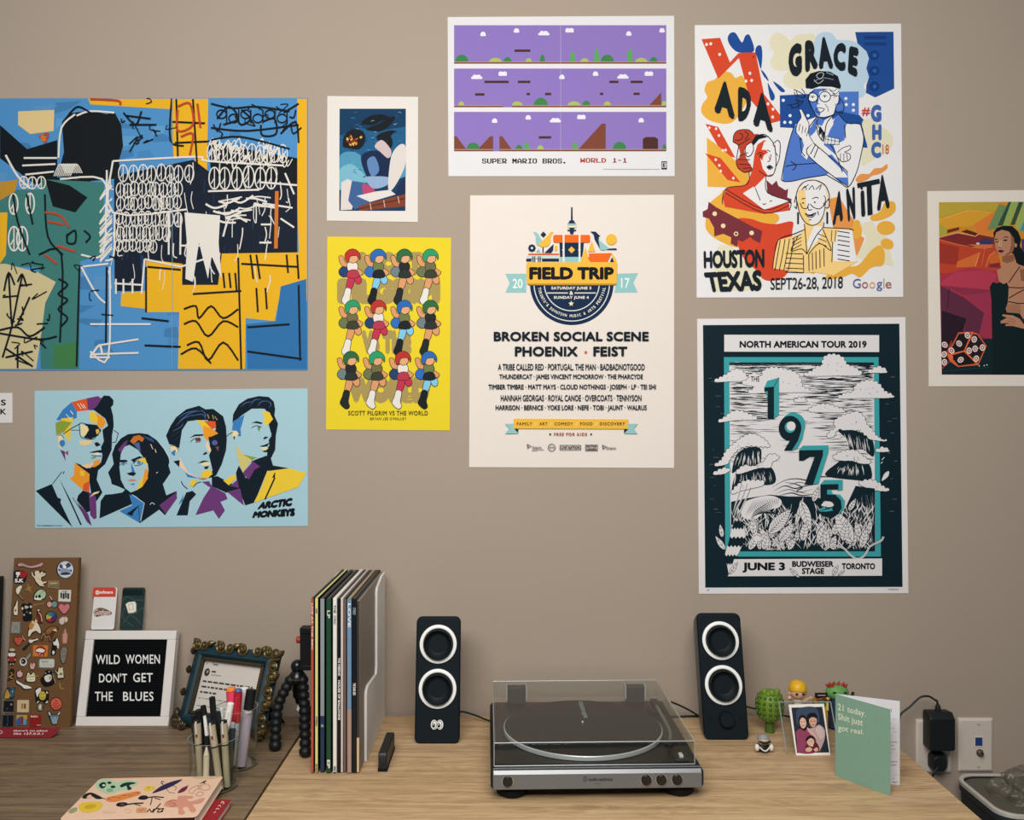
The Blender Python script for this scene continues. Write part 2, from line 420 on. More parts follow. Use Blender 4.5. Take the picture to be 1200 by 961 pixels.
    # dust cover: five clear walls with a rear notch for the hinges
    x0, x1, y0, y1, z0, z1, th = -0.1735, 0.1675, 0.018, 0.362, 0.0535, 0.0925, 0.0026
    lid = MB()
    lid.box(x0, x1, y0, y1, z1-th, z1)
    lid.box(x0, x1, y0, y0+th, z0, z1-th); lid.box(x0, x1, y1-th, y1, z0+0.006, z1-th)
    lid.box(x0, x0+th, y0+th, y1-th, z0, z1-th); lid.box(x1-th, x1, y0+th, y1-th, z0, z1-th)
    L = lid.build('dust_cover', CLEAR, t, 0.0006, 1, smooth=False)
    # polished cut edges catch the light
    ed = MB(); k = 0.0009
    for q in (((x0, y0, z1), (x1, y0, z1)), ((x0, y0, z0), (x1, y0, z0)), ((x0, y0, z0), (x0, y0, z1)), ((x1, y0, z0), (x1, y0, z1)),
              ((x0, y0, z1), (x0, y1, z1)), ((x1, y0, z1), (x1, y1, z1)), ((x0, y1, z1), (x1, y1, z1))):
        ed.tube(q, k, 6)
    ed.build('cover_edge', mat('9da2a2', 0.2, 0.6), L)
    for x in (-0.125, 0.119):
        h = MB().box(x-0.0185, x+0.0185, 0.337, 0.3585, 0.0527, 0.086).build('hinge', mat('2d3538', 0.5), t, 0.0015)
        for q in (x-0.0215, x+0.0188): MB().box(q, q+0.0027, 0.334, 0.3590, 0.062, 0.0895).build('hinge_bracket', mat('b9bdbb', 0.3), h, 0.0004)
    MI = t.matrix_world @ T3(0, 0, z1+0.0002) @ RX(-90)         # printing on the cover's top
    J = Ink(t.matrix_world, t); J.post = lambda u, v: (u, v)
    V, Fc, asp = glyphs('audio-technica', 0.012)
    mb = MB().m(mat('8d9496', 0.4)); vv = [mb.bm.verts.new((-0.0125+0.011*b_, 0.137+0.092*a_, z1+0.0002)) for a_, b_ in V]
    for q in Fc: mb._face([vv[i] for i in q])
    mb.build('cover_lettering', None, L, smooth=False)
    return t
turntable()

# ------------------------------------------------------------------ speakers
M_SPK = mat('0d1820', 0.6, 0.15); M_SPS = mat('4a4f52', 0.45, 0.4); M_CONE = mat('0c171d', 0.6, 0.3); M_RINGW = mat('f3f5f5', 0.35, 0.4)
def speaker(label, px, lean, right, roll=0.0):
    x, y = on_desk(*px)
    t = thing('desktop_speaker', label, 'speaker', T3(x, y, DZ), 'pair of desktop speakers')
    w, h, dp = 0.0443, 0.239, 0.100
    S = Matrix.Identity(4); S[1][2] = math.tan(R(lean)); S[0][2] = roll            # the front leans back
    M = S
    cab = MB(); rings = []                                     # the shell narrows and drops towards the back
    for y, k, hh in ((0.0115, 0.0005, h), (0.03, 0.001, h-0.006), (0.07, 0.005, h-0.022), (dp, 0.012, h-0.040)):
        rings.append([M @ Vector((a, y, b)) for a, b in rrect(-w+k, w-k, 0.0, hh, 0.011)])
    cab.loft(rings); cab.build('cabinet', M_SPS, t, 0.004, 2)
    face = MB(); face.prism(rrect(-w, w, 0.0, h, 0.011), 0.0, 0.011, 'y', M)
    face.build('front_panel', M_SPK, t, 0.003, 3)
    A = M @ RX(90)
    for cz, r in ((0.1880, 0.0368), (0.1035, 0.0372)):
        C = M @ T3(0, -0.0002, cz) @ RX(90)
        d = MB().lathe([(r-0.0075, -0.006), (r-0.009, -0.001), (r-0.011, -0.0045), (r-0.014, -0.010), (0.016, -0.0150), (0.010, -0.0165), (0.005, -0.0170), (0.0001, -0.0171)], 48, C @ T3(0, 0, 0.0135), False)
        d.build('driver', M_CONE, t)
        MB().lathe([(r, 0.0), (r, 0.0032), (r-0.002, 0.0042), (r-0.0052, 0.0042), (r-0.0068, 0.0030), (r-0.0068, 0.0)], 64, C, False).build('driver_ring', M_RINGW, t)
    if right:
        k = MB().lathe([(0.0145, 0), (0.0145, 0.009), (0.0130, 0.011), (0.0001, 0.011)], 40, M @ T3(0.001, 0.0, 0.040) @ RX(90), False).build('volume_knob', M_SPK, t)
        for sx in (-0.030, 0.030):
            MB().lathe([(0.003, 0), (0.003, 0.0008), (0.0001, 0.0008)], 16, M @ T3(sx, 0, 0.040) @ RX(90), False).build('socket' if sx < 0 else 'indicator', mat('05070a', 0.4), t)
    else:
        I = Ink(t.matrix_world, t); I.post = lambda u, v: (u/1000, 0.0365-v/1000)
        for sx in (-1, 1): I.e('eef0ef', sx*5.6, 0, 6.6, 9.2)
        for sx in (-1, 1):
            I.e('10171c', sx*5.2, 0, 4.9, 7.6); I.nx(); I.e('eef0ef', sx*5.2, 0, 4.0, 6.6); I.nx()
        for sx in (-1, 1): I.e('10171c', sx*5.2-1.2, 1.4, 2.6, 4.0); I.e('eef0ef', sx*5.2-1.9, 0.2, 0.9, 1.3)
        o = I.build('eyes_sticker', 'small cartoon pair of eyes in black and white')
        o.matrix_local = S
    return t
speaker('black speaker with an eyes sticker beside the record stack, left of the record player', (512, 871.5), 10, False)
speaker('black speaker with a volume knob, standing right of the record player', (852, 867.0), 12, True, -0.022)

# ------------------------------------------------------------------ magazine file and the records in it
def magazine_file():
    x1, yb, yf = -0.2705, 1.912, 1.669
    x0 = -0.3708; h = 0.309; th = 0.0048
    t = thing('magazine_file', 'white magazine file with a stepped side holding the vinyl records', 'magazine file', T3((x0+x1)/2, (yb+yf)/2, DZ))
    cx, cy = (x0+x1)/2, (yb+yf)/2
    prof = [(yf, 0), (yb, 0), (yb, h), (1.838, h), (1.808, h-0.03), (1.808, 0.148), (1.774, 0.120), (yf, 0.115)]
    prof = [(1.669, 0), (yb, 0), (yb, h), (1.870, h), (1.806, h-0.012), (1.800, h-0.022), (1.800, 0.140), (1.793, 0.127), (1.69, 0.136), (1.672, 0.130), (1.669, 0.122)]
    prof = [(a-cy, b) for a, b in prof]
    wht = mat('e6e4e2', 0.5)
    for nm, x in (('side_panel', x0), ('side_panel', x1-th)):
        MB().prism(prof, x-cx, x+th-cx, 'x').build(nm, wht, t, 0.0006)
    MB().box(x0+th-cx, x1-th-cx, yb-th-cy, yb-cy, 0, h).build('back_panel', wht, t, 0.0006)
    MB().box(x0+th-cx, x1-th-cx, yf-cy, yb-th-cy, 0, 0.0012).build('base_panel', wht, t)
magazine_file()
RECS = [  # spine edges in the zoomed view, colours (spine, lower part, its break), label
 (114, 150, 'b4503f', None, 'record sleeve with an orange-red spine, leftmost in the file', [('e8d3c4', 'LIVE AT THE BBC', 560, 1215)]),
 (176, 216, 'd6d58a', None, 'record sleeve with a pale yellow spine', [('1b1f22', 'ALBUM', 630, 700), ('1b1f22', 'STEREO', 2150, 2290), ('1b1f22', 'RECORDS', 2820, 2930)]),
 (254, 313, '8d949b', ('22364f', 2155), 'record sleeve whose grey spine turns navy near the foot', [('c8cfd6', 'A SIDE', 2260, 2300)]),
 (344, 410, '1f4a33', None, 'record sleeve with a dark green spine', [('cfd8c8', 'LP', 660, 770), ('e9ece2', 'EP', 2760, 2880)]),
 (444, 498, 'e4e2de', None, 'record sleeve with a broad white spine', [('15191c', 'THE', 580, 700), ('6b6b6b', 'STEREO', 730, 860), ('15191c', 'SIDE', 2850, 2960)]),
 (512, 560, '11161a', None, 'record sleeve with a black spine lettered HOUSE OF BALLOONS', [('e9e9e9', 'THE WEEKND', 1325, 1580), ('f0f0f0', 'HOUSE OF BALLOONS', 1640, 2200)]),
 (563, 590, 'd9c6c2', None, 'record sleeve with a thin pale pink spine', []),
 (604, 640, '6d5b56', None, 'record sleeve with a thin brown spine', []),
 (657, 721, '6f8fae', ('a58a80', 2060), 'record sleeve whose blue spine fades to dusty brown', [('e4e6ea', 'LOVE', 560, 900)]),
 (733, 797, '121a22', None, 'record sleeve with a near-black spine lettered in small white capitals', [('e8e8e8', 'THE DARK SIDE', 1680, 1850), ('9aa4aa', 'STEREO', 620, 720)]),
 (802, 836, '3a3632', ('d3b791', 2460), 'record sleeve with a thin dark spine ending in tan, rightmost in the file', []),
]
def record(u0, u1, col, low, label, marks, i):
    d = 1.613+[0, .001, .003, 0, .001, .002, .001, .004, 0, .001, .002][i]
    px0, px1 = 364.5+(u0-114)/12*0.935, 364.5+(u1-114)/12*0.935
    xa, xb = (px0-600)*d/F, (px1-600)*d/F
    xc = (xa+xb)/2; w = (xb-xa)/2
    t = thing('record_sleeve', label, 'vinyl record', T3(xc, d, DZ+0.0014), 'vinyl records in the magazine file')
    H = 0.3145 - [0, 0, .001, .001, 0, .001, 0, .002, .001, .001, .005][i]
    side = mat('8a8078' if i == 10 else '14181b' if i not in (4, 6) else 'cfcac6', 0.45)
    MB().box(-w-0.0004 if i else -w, w+0.0004, 0.0015, 0.294, 0, H).build('sleeve', side, t, 0.0005, 1)
    sp = MB().m(mat(col, 0.4))
    zb = None
    if low:
        zb = CH-(660+low[1]/12-480)*d/F-DZ
        sp.m(mat(low[0], 0.4)).box(-w, w, 0, 0.0015, 0.0004, zb).m(mat(col, 0.4)).box(-w, w, 0, 0.0015, zb, H-0.0004)
    else: sp.box(-w, w, 0, 0.0015, 0.0004, H-0.0004)
    s_ = sp.build('spine', None, t, 0.0003, 1)
    # the top edge of the card shows its colour
    if i in (1, 4, 6, 8): MB().box(-w*0.8, w*0.8, 0.002, 0.293, H, H+0.0005).build('top_edge', mat({1: 'd6d58a', 4: 'e4e2de', 6: 'd9c6c2', 8: 'a08a72'}[i], 0.5), t)
    else: MB().box(-w*0.35, -w*0.1, 0.002, 0.293, H, H+0.0004).build('top_edge', mat('6a7278', 0.4), t)
    if marks:
        I = Ink(t.matrix_world, t, 0.0002); I.frame(355, 660, 12); m = 114+((u0+u1)/2-114)*0.935; hw = (u1-u0)*0.30
        for c, s, v0, v1 in marks:                 # the lettering runs down the spine
            sl = (m-420)*0.0
            I.tx(c, s, None, 0.03, 1.0, 0, [(m+hw, v0), (m+hw, v1), (m-hw, v1), (m-hw, v0)])
            I.build('spine_lettering', None, s_)
for i, a in enumerate(RECS): record(*a, i)

# black bar on edge
t = thing('record_brush', 'small black bar standing on edge between the records and the left speaker', 'brush', T3(-0.2345, 1.622, DZ))
M_BR = mat('151b1f', 0.45, 0.4)
MB().prism([(0, 0), (0.108, 0), (0.110, 0.026), (0.106, 0.034), (0.004, 0.034), (0, 0.028)], -0.0078, 0.0078, 'x').build('body', M_BR, t, 0.0022, 3)
MB().box(-0.0086, 0.0086, -0.0006, 0.108, 0.0, 0.006).build('pad', mat('0a0d10', 0.9), t, 0.0006)

# ------------------------------------------------------------------ flexible tripod
def tripod():
    hub = Vector((-0.428, 1.775, DZ+0.132))
    t = thing('flexible_tripod', 'black bead-legged flexible tripod tucked behind the left end of the records', 'tripod', T3(-0.428, 1.775, DZ))
    o = Vector((-0.428, 1.775, DZ)); blk = mat('0d1114', 0.5, 0.35)
    feet = [(-0.455, 1.722, DZ+0.0108), (-0.3895, 1.690, DZ+0.0108), (-0.405, 1.855, DZ+0.0108)]
    mids = [(-0.458, 1.752, DZ+0.075), (-0.4015, 1.735, DZ+0.07), (-0.435, 1.83, DZ+0.07)]
    st = [(-0.437, 1.768, DZ+0.122), (-0.413, 1.768, DZ+0.122), (-0.424, 1.79, DZ+0.122)]
    for a, m, b in zip(st, mids, feet):
        pts = cr3([Vector(a), Vector(m), Vector(b)], 40)
        L = [0]
        for p, q in zip(pts, pts[1:]): L.append(L[-1]+(q-p).length)
        nb = 10; mb = MB()
        for k in range(nb):
            s = L[-1]*k/(nb-1); j = min(range(len(L)), key=lambda i: abs(L[i]-s))
            r = 0.0116 if k < nb-1 else 0.0124
            mb.ball(pts[j]-o, (r, r, r*0.86), 14)
        mb.tube([p-o for p in pts[::4]], 0.0056, 8)
        lg = mb.build('leg', blk, t)
        if b is feet[1]:
            MB().box(-0.0006, 0.0006, -0.006, 0.006, -0.010, 0.010, T3(*(Vector((-0.4115, 1.741, DZ+0.078))-o)) @ RZ(60) @ RX(25)).build('label_tag', mat('c9cbc8', 0.5), lg)
    hb = MB(); hb.lathe([(0.013, 0), (0.018, 0.006), (0.018, 0.012), (0.011, 0.022), (0.006, 0.026)], 24, T3(0.003, 0, 0.116))
    hb.ball((0.003, -0.001, 0.148), 0.013, 18).build('ball_head', mat('111619', 0.25, 0.5), t)
    MB().lathe([(0.0185, 0), (0.0185, 0.0012)], 24, T3(0.003, 0, 0.1245)).build('collar', mat('6b4a37', 0.4, 0.4), t)
    cl = MB().box(0.010, 0.034, -0.010, 0.010, 0.150, 0.222).box(0.010, 0.042, -0.012, 0.012, 0.214, 0.226).box(0.010, 0.042, -0.012, 0.012, 0.142, 0.152).build('phone_clamp', blk, t, 0.0015)
    MB().lathe([(0.007, 0), (0.007, 0.007), (0.005, 0.009)], 18, T3(0.010, 0, 0.200) @ RY(-90)).build('clamp_knob', mat('a8392c', 0.4), cl)
tripod()
# ------------------------------------------------------------------ letter board
def leaning(bl, br, tl, dbl, dbr, dtl):
    return frame_of(at(*bl, dbl), at(*br, dbr), at(*tl, dtl))
def letter_board():
    M, w, h = leaning((88, 850.5), (197, 850.5), (100, 738.5), 1.857, 1.857, 1.9035)
    t = thing('letter_board', 'white framed black felt letter board reading WILD WOMEN DON\'T GET THE BLUES', 'letter board', M)
    fw = 0.0185; fwh = mat('dcd8d6', 0.45, 0.4); th = 0.020
    fr = MB()
    for x0, x1, z0, z1 in ((-w/2, w/2, 0, fw), (-w/2, w/2, h-fw, h)): fr.box(x0, x1, 0, th, z0, z1)
    for x0, x1, z0, z1 in ((-w/2, -w/2+fw, fw, h-fw), (w/2-fw, w/2, fw, h-fw)): fr.box(x0, x1, 0, th, z0, z1)
    fr.build('frame', fwh, t, 0.0012)
    fl = MB(); n = 30; zz = (h-2*fw)/n                             # felt pleats
    prof = []
    for i in range(n): prof += [(0.0065, fw+zz*i), (0.0052, fw+zz*(i+0.2)), (0.0052, fw+zz*(i+0.8)), (0.0065, fw+zz*(i+1)-1e-5)]
    prof += [(0.012, h-fw), (0.012, fw)]
    fl.prism(prof, -w/2+fw, w/2-fw, 'x').build('felt_panel', mat('0a0c0f', 0.9, 0.1), t, smooth=False)
    I = Ink(M, t, -0.0048); I.frame(0, 640, 4.178)
    for s, b in (('WILD', (469, 531, 587, 576)), ('WOMEN', (615, 529, 783, 574)), ('DON\'T', (485, 621, 622, 666)), ('GET', (652, 619, 748, 664)), ('THE', (465, 711, 552, 756)), ('BLUES', (603, 711, 752, 756))):
        I.tx('e6e6e6', s, b, 0.012, 1.08)
    I.build('letters', 'white plastic letters')
    return M, w, h
LBM, LBW, LBH = letter_board()
# two little backing cards standing on the board's top edge against the wall
def card(name, label, bl, br, tl, paint, base, z=0.0):
    M, w, h = leaning(bl, br, tl, 1.9115+z, 1.9115+z, 1.9295+z*0.3)
    t = thing(name, label, 'card', M, 'pin backing cards')
    MB().prism(rrect(-w/2, w/2, 0, h, 0.005), 0, 0.0008, 'y').build('card', base, t)
    I = Ink(M, t); I.frame(0, 640, 4.178); paint(I); I.build('print'); return t, M
def p1(I):
    I.f('c8463a', '456,205 462,200 560,200 568,207 566,247 453,247'); I.tx('efd8d2', '@software', (467, 214, 553, 236), 0.03)
    I.f('7a5850', '458,322 470,306 500,300 545,320 540,335 500,338 470,344', 1); I.tx('e2d6cf', 'Gotham', (462, 308, 540, 335), 0.01, 1, 0.3)
card('backing_card', 'white card with a red top band standing on the letter board', (106.5, 737.2), (133.5, 737.2), (108.5, 688), p1, mat('dcdad9', 0.5))
def p2(I):
    I.r('0f2022', 600, 210, 700, 240)
    for q in ('598,270 625,245 660,262 704,262', '660,330 700,300 703,330', '600,380 640,335 690,380', '610,300 600,345 650,390'): I.l('41595b', 3, q, 1)
    I.f('b3aea0', '614,282 628,272 660,268 668,280 668,318 654,326 628,328', 0); I.f('e6e2d6', '617,284 630,274 658,271 665,282 664,314 652,321 630,323')
    I.l('9a9484', 2.5, '630,283 650,280 653,308 633,311', 0, 0, 1)
card('backing_card', 'dark green card with a small white square pin standing on the letter board', (139.8, 738.4), (166.5, 738.4), (142.3, 688), p2, mat('1b2f31', 0.5), 0.0012)

# ------------------------------------------------------------------ dark frame cut by the photo's edge
t = thing('picture_frame', 'black frame standing at the far left, cut off by the photo edge', 'picture frame', T3(-1.2015, 1.893, DZ) @ RX(-4))
MB().box(-0.105, 0.105, 0, 0.014, 0, 0.292).build('backing', mat('0e1318', 0.6), t)
fr = MB(); 
for q in ((-0.11, 0.11, 0, 0.014), (-0.11, 0.11, 0.286, 0.30)): fr.box(q[0], q[1], -0.008, 0.012, q[2], q[3])
for q in ((-0.11, -0.096), (0.096, 0.11)): fr.box(q[0], q[1], -0.008, 0.012, 0.014, 0.286)
fr.build('frame', mat('11191f', 0.5), t, 0.001)

# ------------------------------------------------------------------ cork board of enamel pins
PBM, PBW, PBH = leaning((4.5, 853), (82, 852.5), (17.3, 653.5), 1.848, 1.848, 1.8895)
t = thing('pin_board', 'tall brown cork board covered in enamel pins leaning on the wall', 'pin board', PBM)
cork = mat('6c4e32', 0.85, 0.15, 0, 0.28, 420)
MB().box(-PBW/2, PBW/2, 0, 0.012, 0, PBH).build('cork', cork, t, 0.0012)
MB().box(-PBW/2+0.001, PBW/2-0.001, 0.0122, 0.0148, 0.001, PBH-0.001).build('backing', mat('4d3a28', 0.8), t)
PINN = [0]
def pin(name, label, base, outline, fr, art=None, sm=1, metal=0.0, th=0.0016):
    """one enamel pin lying on the cork: a raised plate with its enamel"""
    I0 = Ink(PBM, None); I0.frame(*fr)
    pts = prs(outline)
    if sm: pts = cr2(pts, True, 3)
    L = [I0.pt(*p) for p in pts]
    cx = sum(p[0] for p in L)/len(L); cz = sum(p[1] for p in L)/len(L)
    M = PBM @ T3(cx, -0.0001, cz)
    t = thing(name, label, 'pin', M, 'enamel pins on the cork board')
    MB().prism([(a-cx, b-cz) for a, b in L], -th, 0, 'y').build('plate', mat(base, 0.35, 0.5, metal, 0.02), t, smooth=False)
    if art:
        I = Ink(M, t, th+0.0001, 0.3, 0.5); I.frame(*fr); art(I); I.build('enamel')
    return t
A_, B_, C_ = (0, 648, 12), (0, 720, 12), (0, 785, 12)
def circ(u, v, r, n=14, rv=None): return [(u+r*cos(2*pi*i/n), v+(rv or r)*sin(2*pi*i/n)) for i in range(n)]
pin('enamel_pin', 'pink and grey ribbon banner pin at the top of the cork board', '4a3030', '240,150 310,128 420,168 520,150 605,118 612,165 560,195 430,215 340,185 255,190', A_,
    lambda I: (I.f('b98a86', '252,150 310,136 420,176 520,158 598,128 602,160 560,186 430,206 340,176 262,182', 1), I.l('7c7f86', 7, '300,150 420,190 560,168', 1), I.l('e8d8d2', 3, '290,160 420,196 580,160', 1)))
pin('enamel_pin', 'white I-heart-letters pin near the cork board\'s upper left', '14181b', '205,250 290,235 380,270 378,330 340,415 210,415 195,330', A_,
    lambda I: (I.f('9c2326', '270,262 300,242 330,262 360,250 382,290 340,345 285,330', 1), I.tx('e6e4e0', 'I', (225, 262, 280, 305), 0.06), I.tx('e6e4e0', 'S.K', (208, 355, 330, 410), 0.05), I.l('e6e4e0', 10, '232,325 262,310 240,345', 1)))
pin('enamel_pin', 'cream winged cherub pin with raised arm', '2e2218', '436,250 455,245 500,290 490,245 545,240 600,240 655,275 640,320 590,350 610,390 660,390 665,420 600,440 628,470 560,465 500,400 480,340 440,300', A_,
    lambda I: (I.f('d8cbb2', '442,256 452,254 470,310 500,325 486,270 500,246 545,246 560,285 595,248 602,275 650,280 625,318 582,330 575,370 600,402 655,394 655,410 600,430 625,466 560,455 505,395 485,345 450,310', 0), I.l('6b5a45', 4, '520,360 550,350 560,380', 1), I.l('6b5a45', 4, '560,290 600,300 640,282', 1), I.l('6b5a45', 3, '505,275 530,285', 1)))
pin('enamel_pin', 'large round blue and white button at the cork board\'s upper right', '1b2028', circ(920, 228, 122, 24), A_,
    lambda I: (I.e('c3cbdc', 920, 228, 112, 118), I.f('3c4560', '850,150 900,180 960,130 1000,170 960,200 900,215 840,200', 1), I.f('8c94a8', '840,230 900,215 990,230 1010,260 930,280 850,270', 1), I.f('2b3148', '840,290 920,265 1000,285 960,300 880,305', 1), I.e('20242e', 832, 232, 14), I.e('20242e', 1000, 240, 12), I.f('edf0f4', '880,190 910,170 935,195 905,212', 1)))
pin('enamel_pin', 'gold rectangular typewriter-like pin under the cherub', 'b39a6a', '680,385 840,385 835,495 680,480', A_, lambda I: (I.r('4f5247', 692, 400, 820, 470), I.r('c9b27c', 700, 410, 810, 428), I.l('c9b27c', 6, '700,445 812,450'), I.r('222', 0, 0, 1, 1) if 0 else None), 0, 0.5)
pin('enamel_pin', 'gold four-pointed star pin', 'b08a55', '400,420 420,475 480,460 430,500 452,565 410,520 350,520 392,485', A_, None, 0, 0.4)
pin('enamel_pin', 'cream white mouse-shaped pin with a thin tail', '241c15', '225,490 265,455 300,445 318,470 300,505 265,575 330,640 318,655 250,580 225,560', A_, lambda I: (I.f('ddd5c3', '230,495 268,462 298,452 310,470 295,500 268,560 245,572 228,545', 1), I.l('b9a48d', 7, '262,572 300,620 322,645', 1)))
pin('enamel_pin', 'pale mint green helmet-shaped pin', '20241f', '470,640 490,560 550,505 610,505 655,560 640,630 580,655 510,662', A_, lambda I: (I.f('a9c3a2', '490,615 500,565 552,516 606,516 644,562 628,622 580,640', 1), I.f('e3dfcd', '478,638 500,615 560,632 590,628 575,655 510,655', 1), I.e('181c1b', 512, 610, 14, 20), I.e('181c1b', 556, 604, 20, 24), I.l('5f7a62', 6, '560,580 600,530 610,560', 1)))
pin('enamel_pin', 'white square pin with four black figures', 'cfcac2', '830,512 1005,515 995,680 825,675', A_, lambda I: (I.tx('15191c', 'THEM', (872, 528, 945, 548), 0.02), *[I.f('15191c', f'{x},560 {x+26},560 {x+26},640 {x},640' if k % 2 else f'{x},552 {x+22},552 {x+24},630 {x+2},630') for k, x in enumerate((850, 882, 914, 946))]), 0)
pin('enamel_pin', 'pink and teal cherry-pair pin with a pale stem', '2a2420', '695,600 745,655 790,670 812,720 780,765 735,745 680,760 655,715 690,675 725,670', A_, lambda I: (I.e('cf9a97', 695, 718, 33, 38), I.e('6c8f92', 765, 716, 38, 42), I.l('e0c9b8', 10, '700,602 735,655', 0)))
pin('enamel_pin', 'pink heart pin on the cork board\'s right edge', '5a2a2e', '815,760 835,710 880,705 905,725 935,700 985,720 985,775 900,860', A_, lambda I: I.f('c8727a', '825,760 842,718 878,714 905,736 938,710 975,728 974,772 900,848', 1))
pin('enamel_pin', 'slim cream bottle pin with a raised finger at left edge', '3a2c20', '235,665 258,668 255,745 252,860 225,872 190,860 190,770 215,700', A_, lambda I: (I.f('ddd2bc', '196,775 222,725 240,670 250,672 248,745 246,855 222,865 197,855', 1), I.r('8d7a58', 205, 785, 232, 820)))
pin('enamel_pin', 'black cat-face pin with four pale dots', '0b0d0f', '300,740 330,700 380,715 430,695 460,740 445,800 455,920 400,950 330,940 330,830 305,790', A_, lambda I: (I.e('cfc8bd', 315, 775, 14, 20), I.e('cfc8bd', 435, 750, 16, 18), I.f('b9b3a8', '345,745 375,735 405,760 360,780', 1), I.e('bdb6aa', 340, 865, 12), I.e('bdb6aa', 425, 838, 14), I.e('6c6a66', 380, 825, 10, 18)))
pin('enamel_pin', 'narrow gold bar pin with fine lettering', 'a68458', '470,718 620,695 625,715 475,745', A_, lambda I: I.l('4a3820', 6, '485,730 612,708'), 0, 0.3)
pin('enamel_pin', 'rainbow colour-wheel disc pin', '17191c', circ(720, 895, 82, 22), A_, lambda I: [I.f(c, [(720, 895)]+[(720+72*cos(R(a+60*k/4)), 895+72*sin(R(a+60*k/4))) for k in range(5)]) for a, c in ((150, 'b7a83c'), (210, '3f7f55'), (270, '2f5f9a'), (330, '3a3274'), (30, '5b2446'), (90, '9a3030'))]+[I.l('e0dccf', 6, '690,925 730,880')])
pin('enamel_pin', 'cream and dark red slim leg-shaped pin', '4a1f16', '530,780 560,790 600,900 605,970 560,980 540,920 520,860', A_, lambda I: (I.e('d8c8ab', 542, 800, 14), I.l('d9bfa8', 12, '545,830 575,870 592,960', 1), I.f('6d2418', '525,850 560,880 570,960 545,940', 1)))
pin('enamel_pin', 'pale pink crystal cluster pin', '6b5a55', '830,60 880,20 930,10 965,60 950,110 880,150 830,120', B_, lambda I: (I.f('cdbab5', '836,62 880,28 912,40 900,120 872,140 836,115', 0), I.f('dcb9a0', '915,22 945,40 955,62 940,105 910,95', 0)))
pin('enamel_pin', 'grey square tin pin with etched lines', '6a675f', '160,92 318,95 310,268 148,262', B_, lambda I: (I.f('8f8c84', '170,100 285,102 275,255 155,252'), I.l('55534d', 5, '180,130 260,230'), I.l('55534d', 5, '260,120 190,235'), I.l('3a3936', 7, '295,105 285,190')), 0, 0.2)
pin('enamel_pin', 'cream praying-hands pin with an orange flower', '2b2118', '390,300 400,200 440,90 470,70 500,60 530,90 570,180 590,250 560,275 500,235 420,310', B_, lambda I: (I.f('ddd0bb', '396,295 410,210 450,200 480,140 520,110 560,180 575,245 555,260 505,225 450,250 415,302', 1), I.f('b97f45', '410,190 420,120 470,100 480,150 450,195', 1), I.f('d8b98a', '440,100 470,80 480,110 500,62 525,95 480,130', 1)))
pin('enamel_pin', 'brown crouching-tiger outline pin', '4e3016', '570,330 620,240 700,160 790,155 830,195 790,230 740,300 720,375 690,370 690,290 630,300 600,370 575,360', B_, lambda I: (I.f('8a5a2c', '640,250 700,175 780,170 800,200 740,210 690,270', 1), I.f('d6c7ae', '735,215 785,200 798,235 765,225', 1), I.l('c9a98c', 5, '575,345 620,260 640,320 690,300 710,365', 1), I.l('b9986a', 4, '650,230 700,210 720,240', 1)))
pin('enamel_pin', 'pink bottle pin on the right edge', '9a6a5c', '905,205 920,190 935,210 935,245 958,275 945,400 915,408 880,395 880,275 900,245', B_, lambda I: (I.f('c38f7f', '912,212 926,212 926,250 948,280 938,390 912,398 888,388 888,282 908,250', 0), I.l('9d6c5e', 4, '892,300 942,300')))
pin('enamel_pin', 'coral red heart pin with a small key', '4a2018', '190,345 215,305 255,310 285,305 330,285 325,330 360,360 325,365 300,400 260,440 215,400', B_, lambda I: (I.f('b9503f', '200,345 220,315 255,325 290,312 318,340 300,385 260,430 220,390', 1), I.l('d7b98a', 8, '315,290 330,335 355,360', 0)))
pin('enamel_pin', 'black handled knife pin with a white bolster', '0d0f12', '315,480 400,400 420,350 530,330 540,355 430,410 360,490', B_, lambda I: (I.f('dcd8d2', '410,352 470,350 530,334 532,352 480,368 440,395 412,385', 1), I.l('3c444a', 6, '340,480 420,400')))
pin('enamel_pin', 'orange square pin with red lips', 'c8742f', '470,430 682,428 670,588 468,585', B_, lambda I: (I.f('8f1f1c', '490,505 530,450 570,440 600,445 645,490 640,525 600,545 560,580 530,545', 1), I.f('e4ded6', '500,505 560,470 630,500 600,530 540,522', 1), I.f('e4ded6', '545,540 570,548 560,562', 0), I.f('8f1f1c', '600,540 625,530 620,578 605,578', 0)), 0)
pin('enamel_pin', 'black and white crouching figure pin', '0d0f12', '740,385 790,320 815,325 835,400 825,480 790,475 785,550 735,570 722,540 735,440', B_, lambda I: (I.f('dedbd4', '748,385 775,375 800,328 812,345 830,410 824,470 806,470 800,435 760,425', 1), I.f('dedbd4', '735,520 755,505 770,530 745,562', 1)))
pin('enamel_pin', 'grey coffin-shaped pin on the right edge', '3b3a36', '875,445 940,450 955,500 915,680 880,690 850,640 840,520', B_, lambda I: (I.f('7d776d', '880,455 932,458 945,502 908,672 884,680 860,635 850,522'), I.l('4c4842', 5, '870,520 900,510 930,530', 1), I.l('4c4842', 5, '880,600 900,570 915,600', 1)), 0)
pin('enamel_pin', 'small figure pin with a red body and white goggles', '2a1a14', '135,480 175,465 215,480 212,560 228,630 195,705 140,705 108,635 120,560', B_, lambda I: (I.f('8e2b22', '122,590 210,590 205,650 130,650', 1), I.f('e0dbd2', '124,540 208,540 204,580 126,582', 1), I.f('b9a68d', '140,478 175,470 208,482 205,510 140,508', 1), I.e('15181b', 148, 558, 6), I.e('15181b', 184, 558, 6), I.e('c9a893', 118, 635, 10), I.e('c9a893', 215, 632, 10), I.e('d9cfc3', 150, 695, 9), I.e('d9cfc3', 185, 692, 9)))
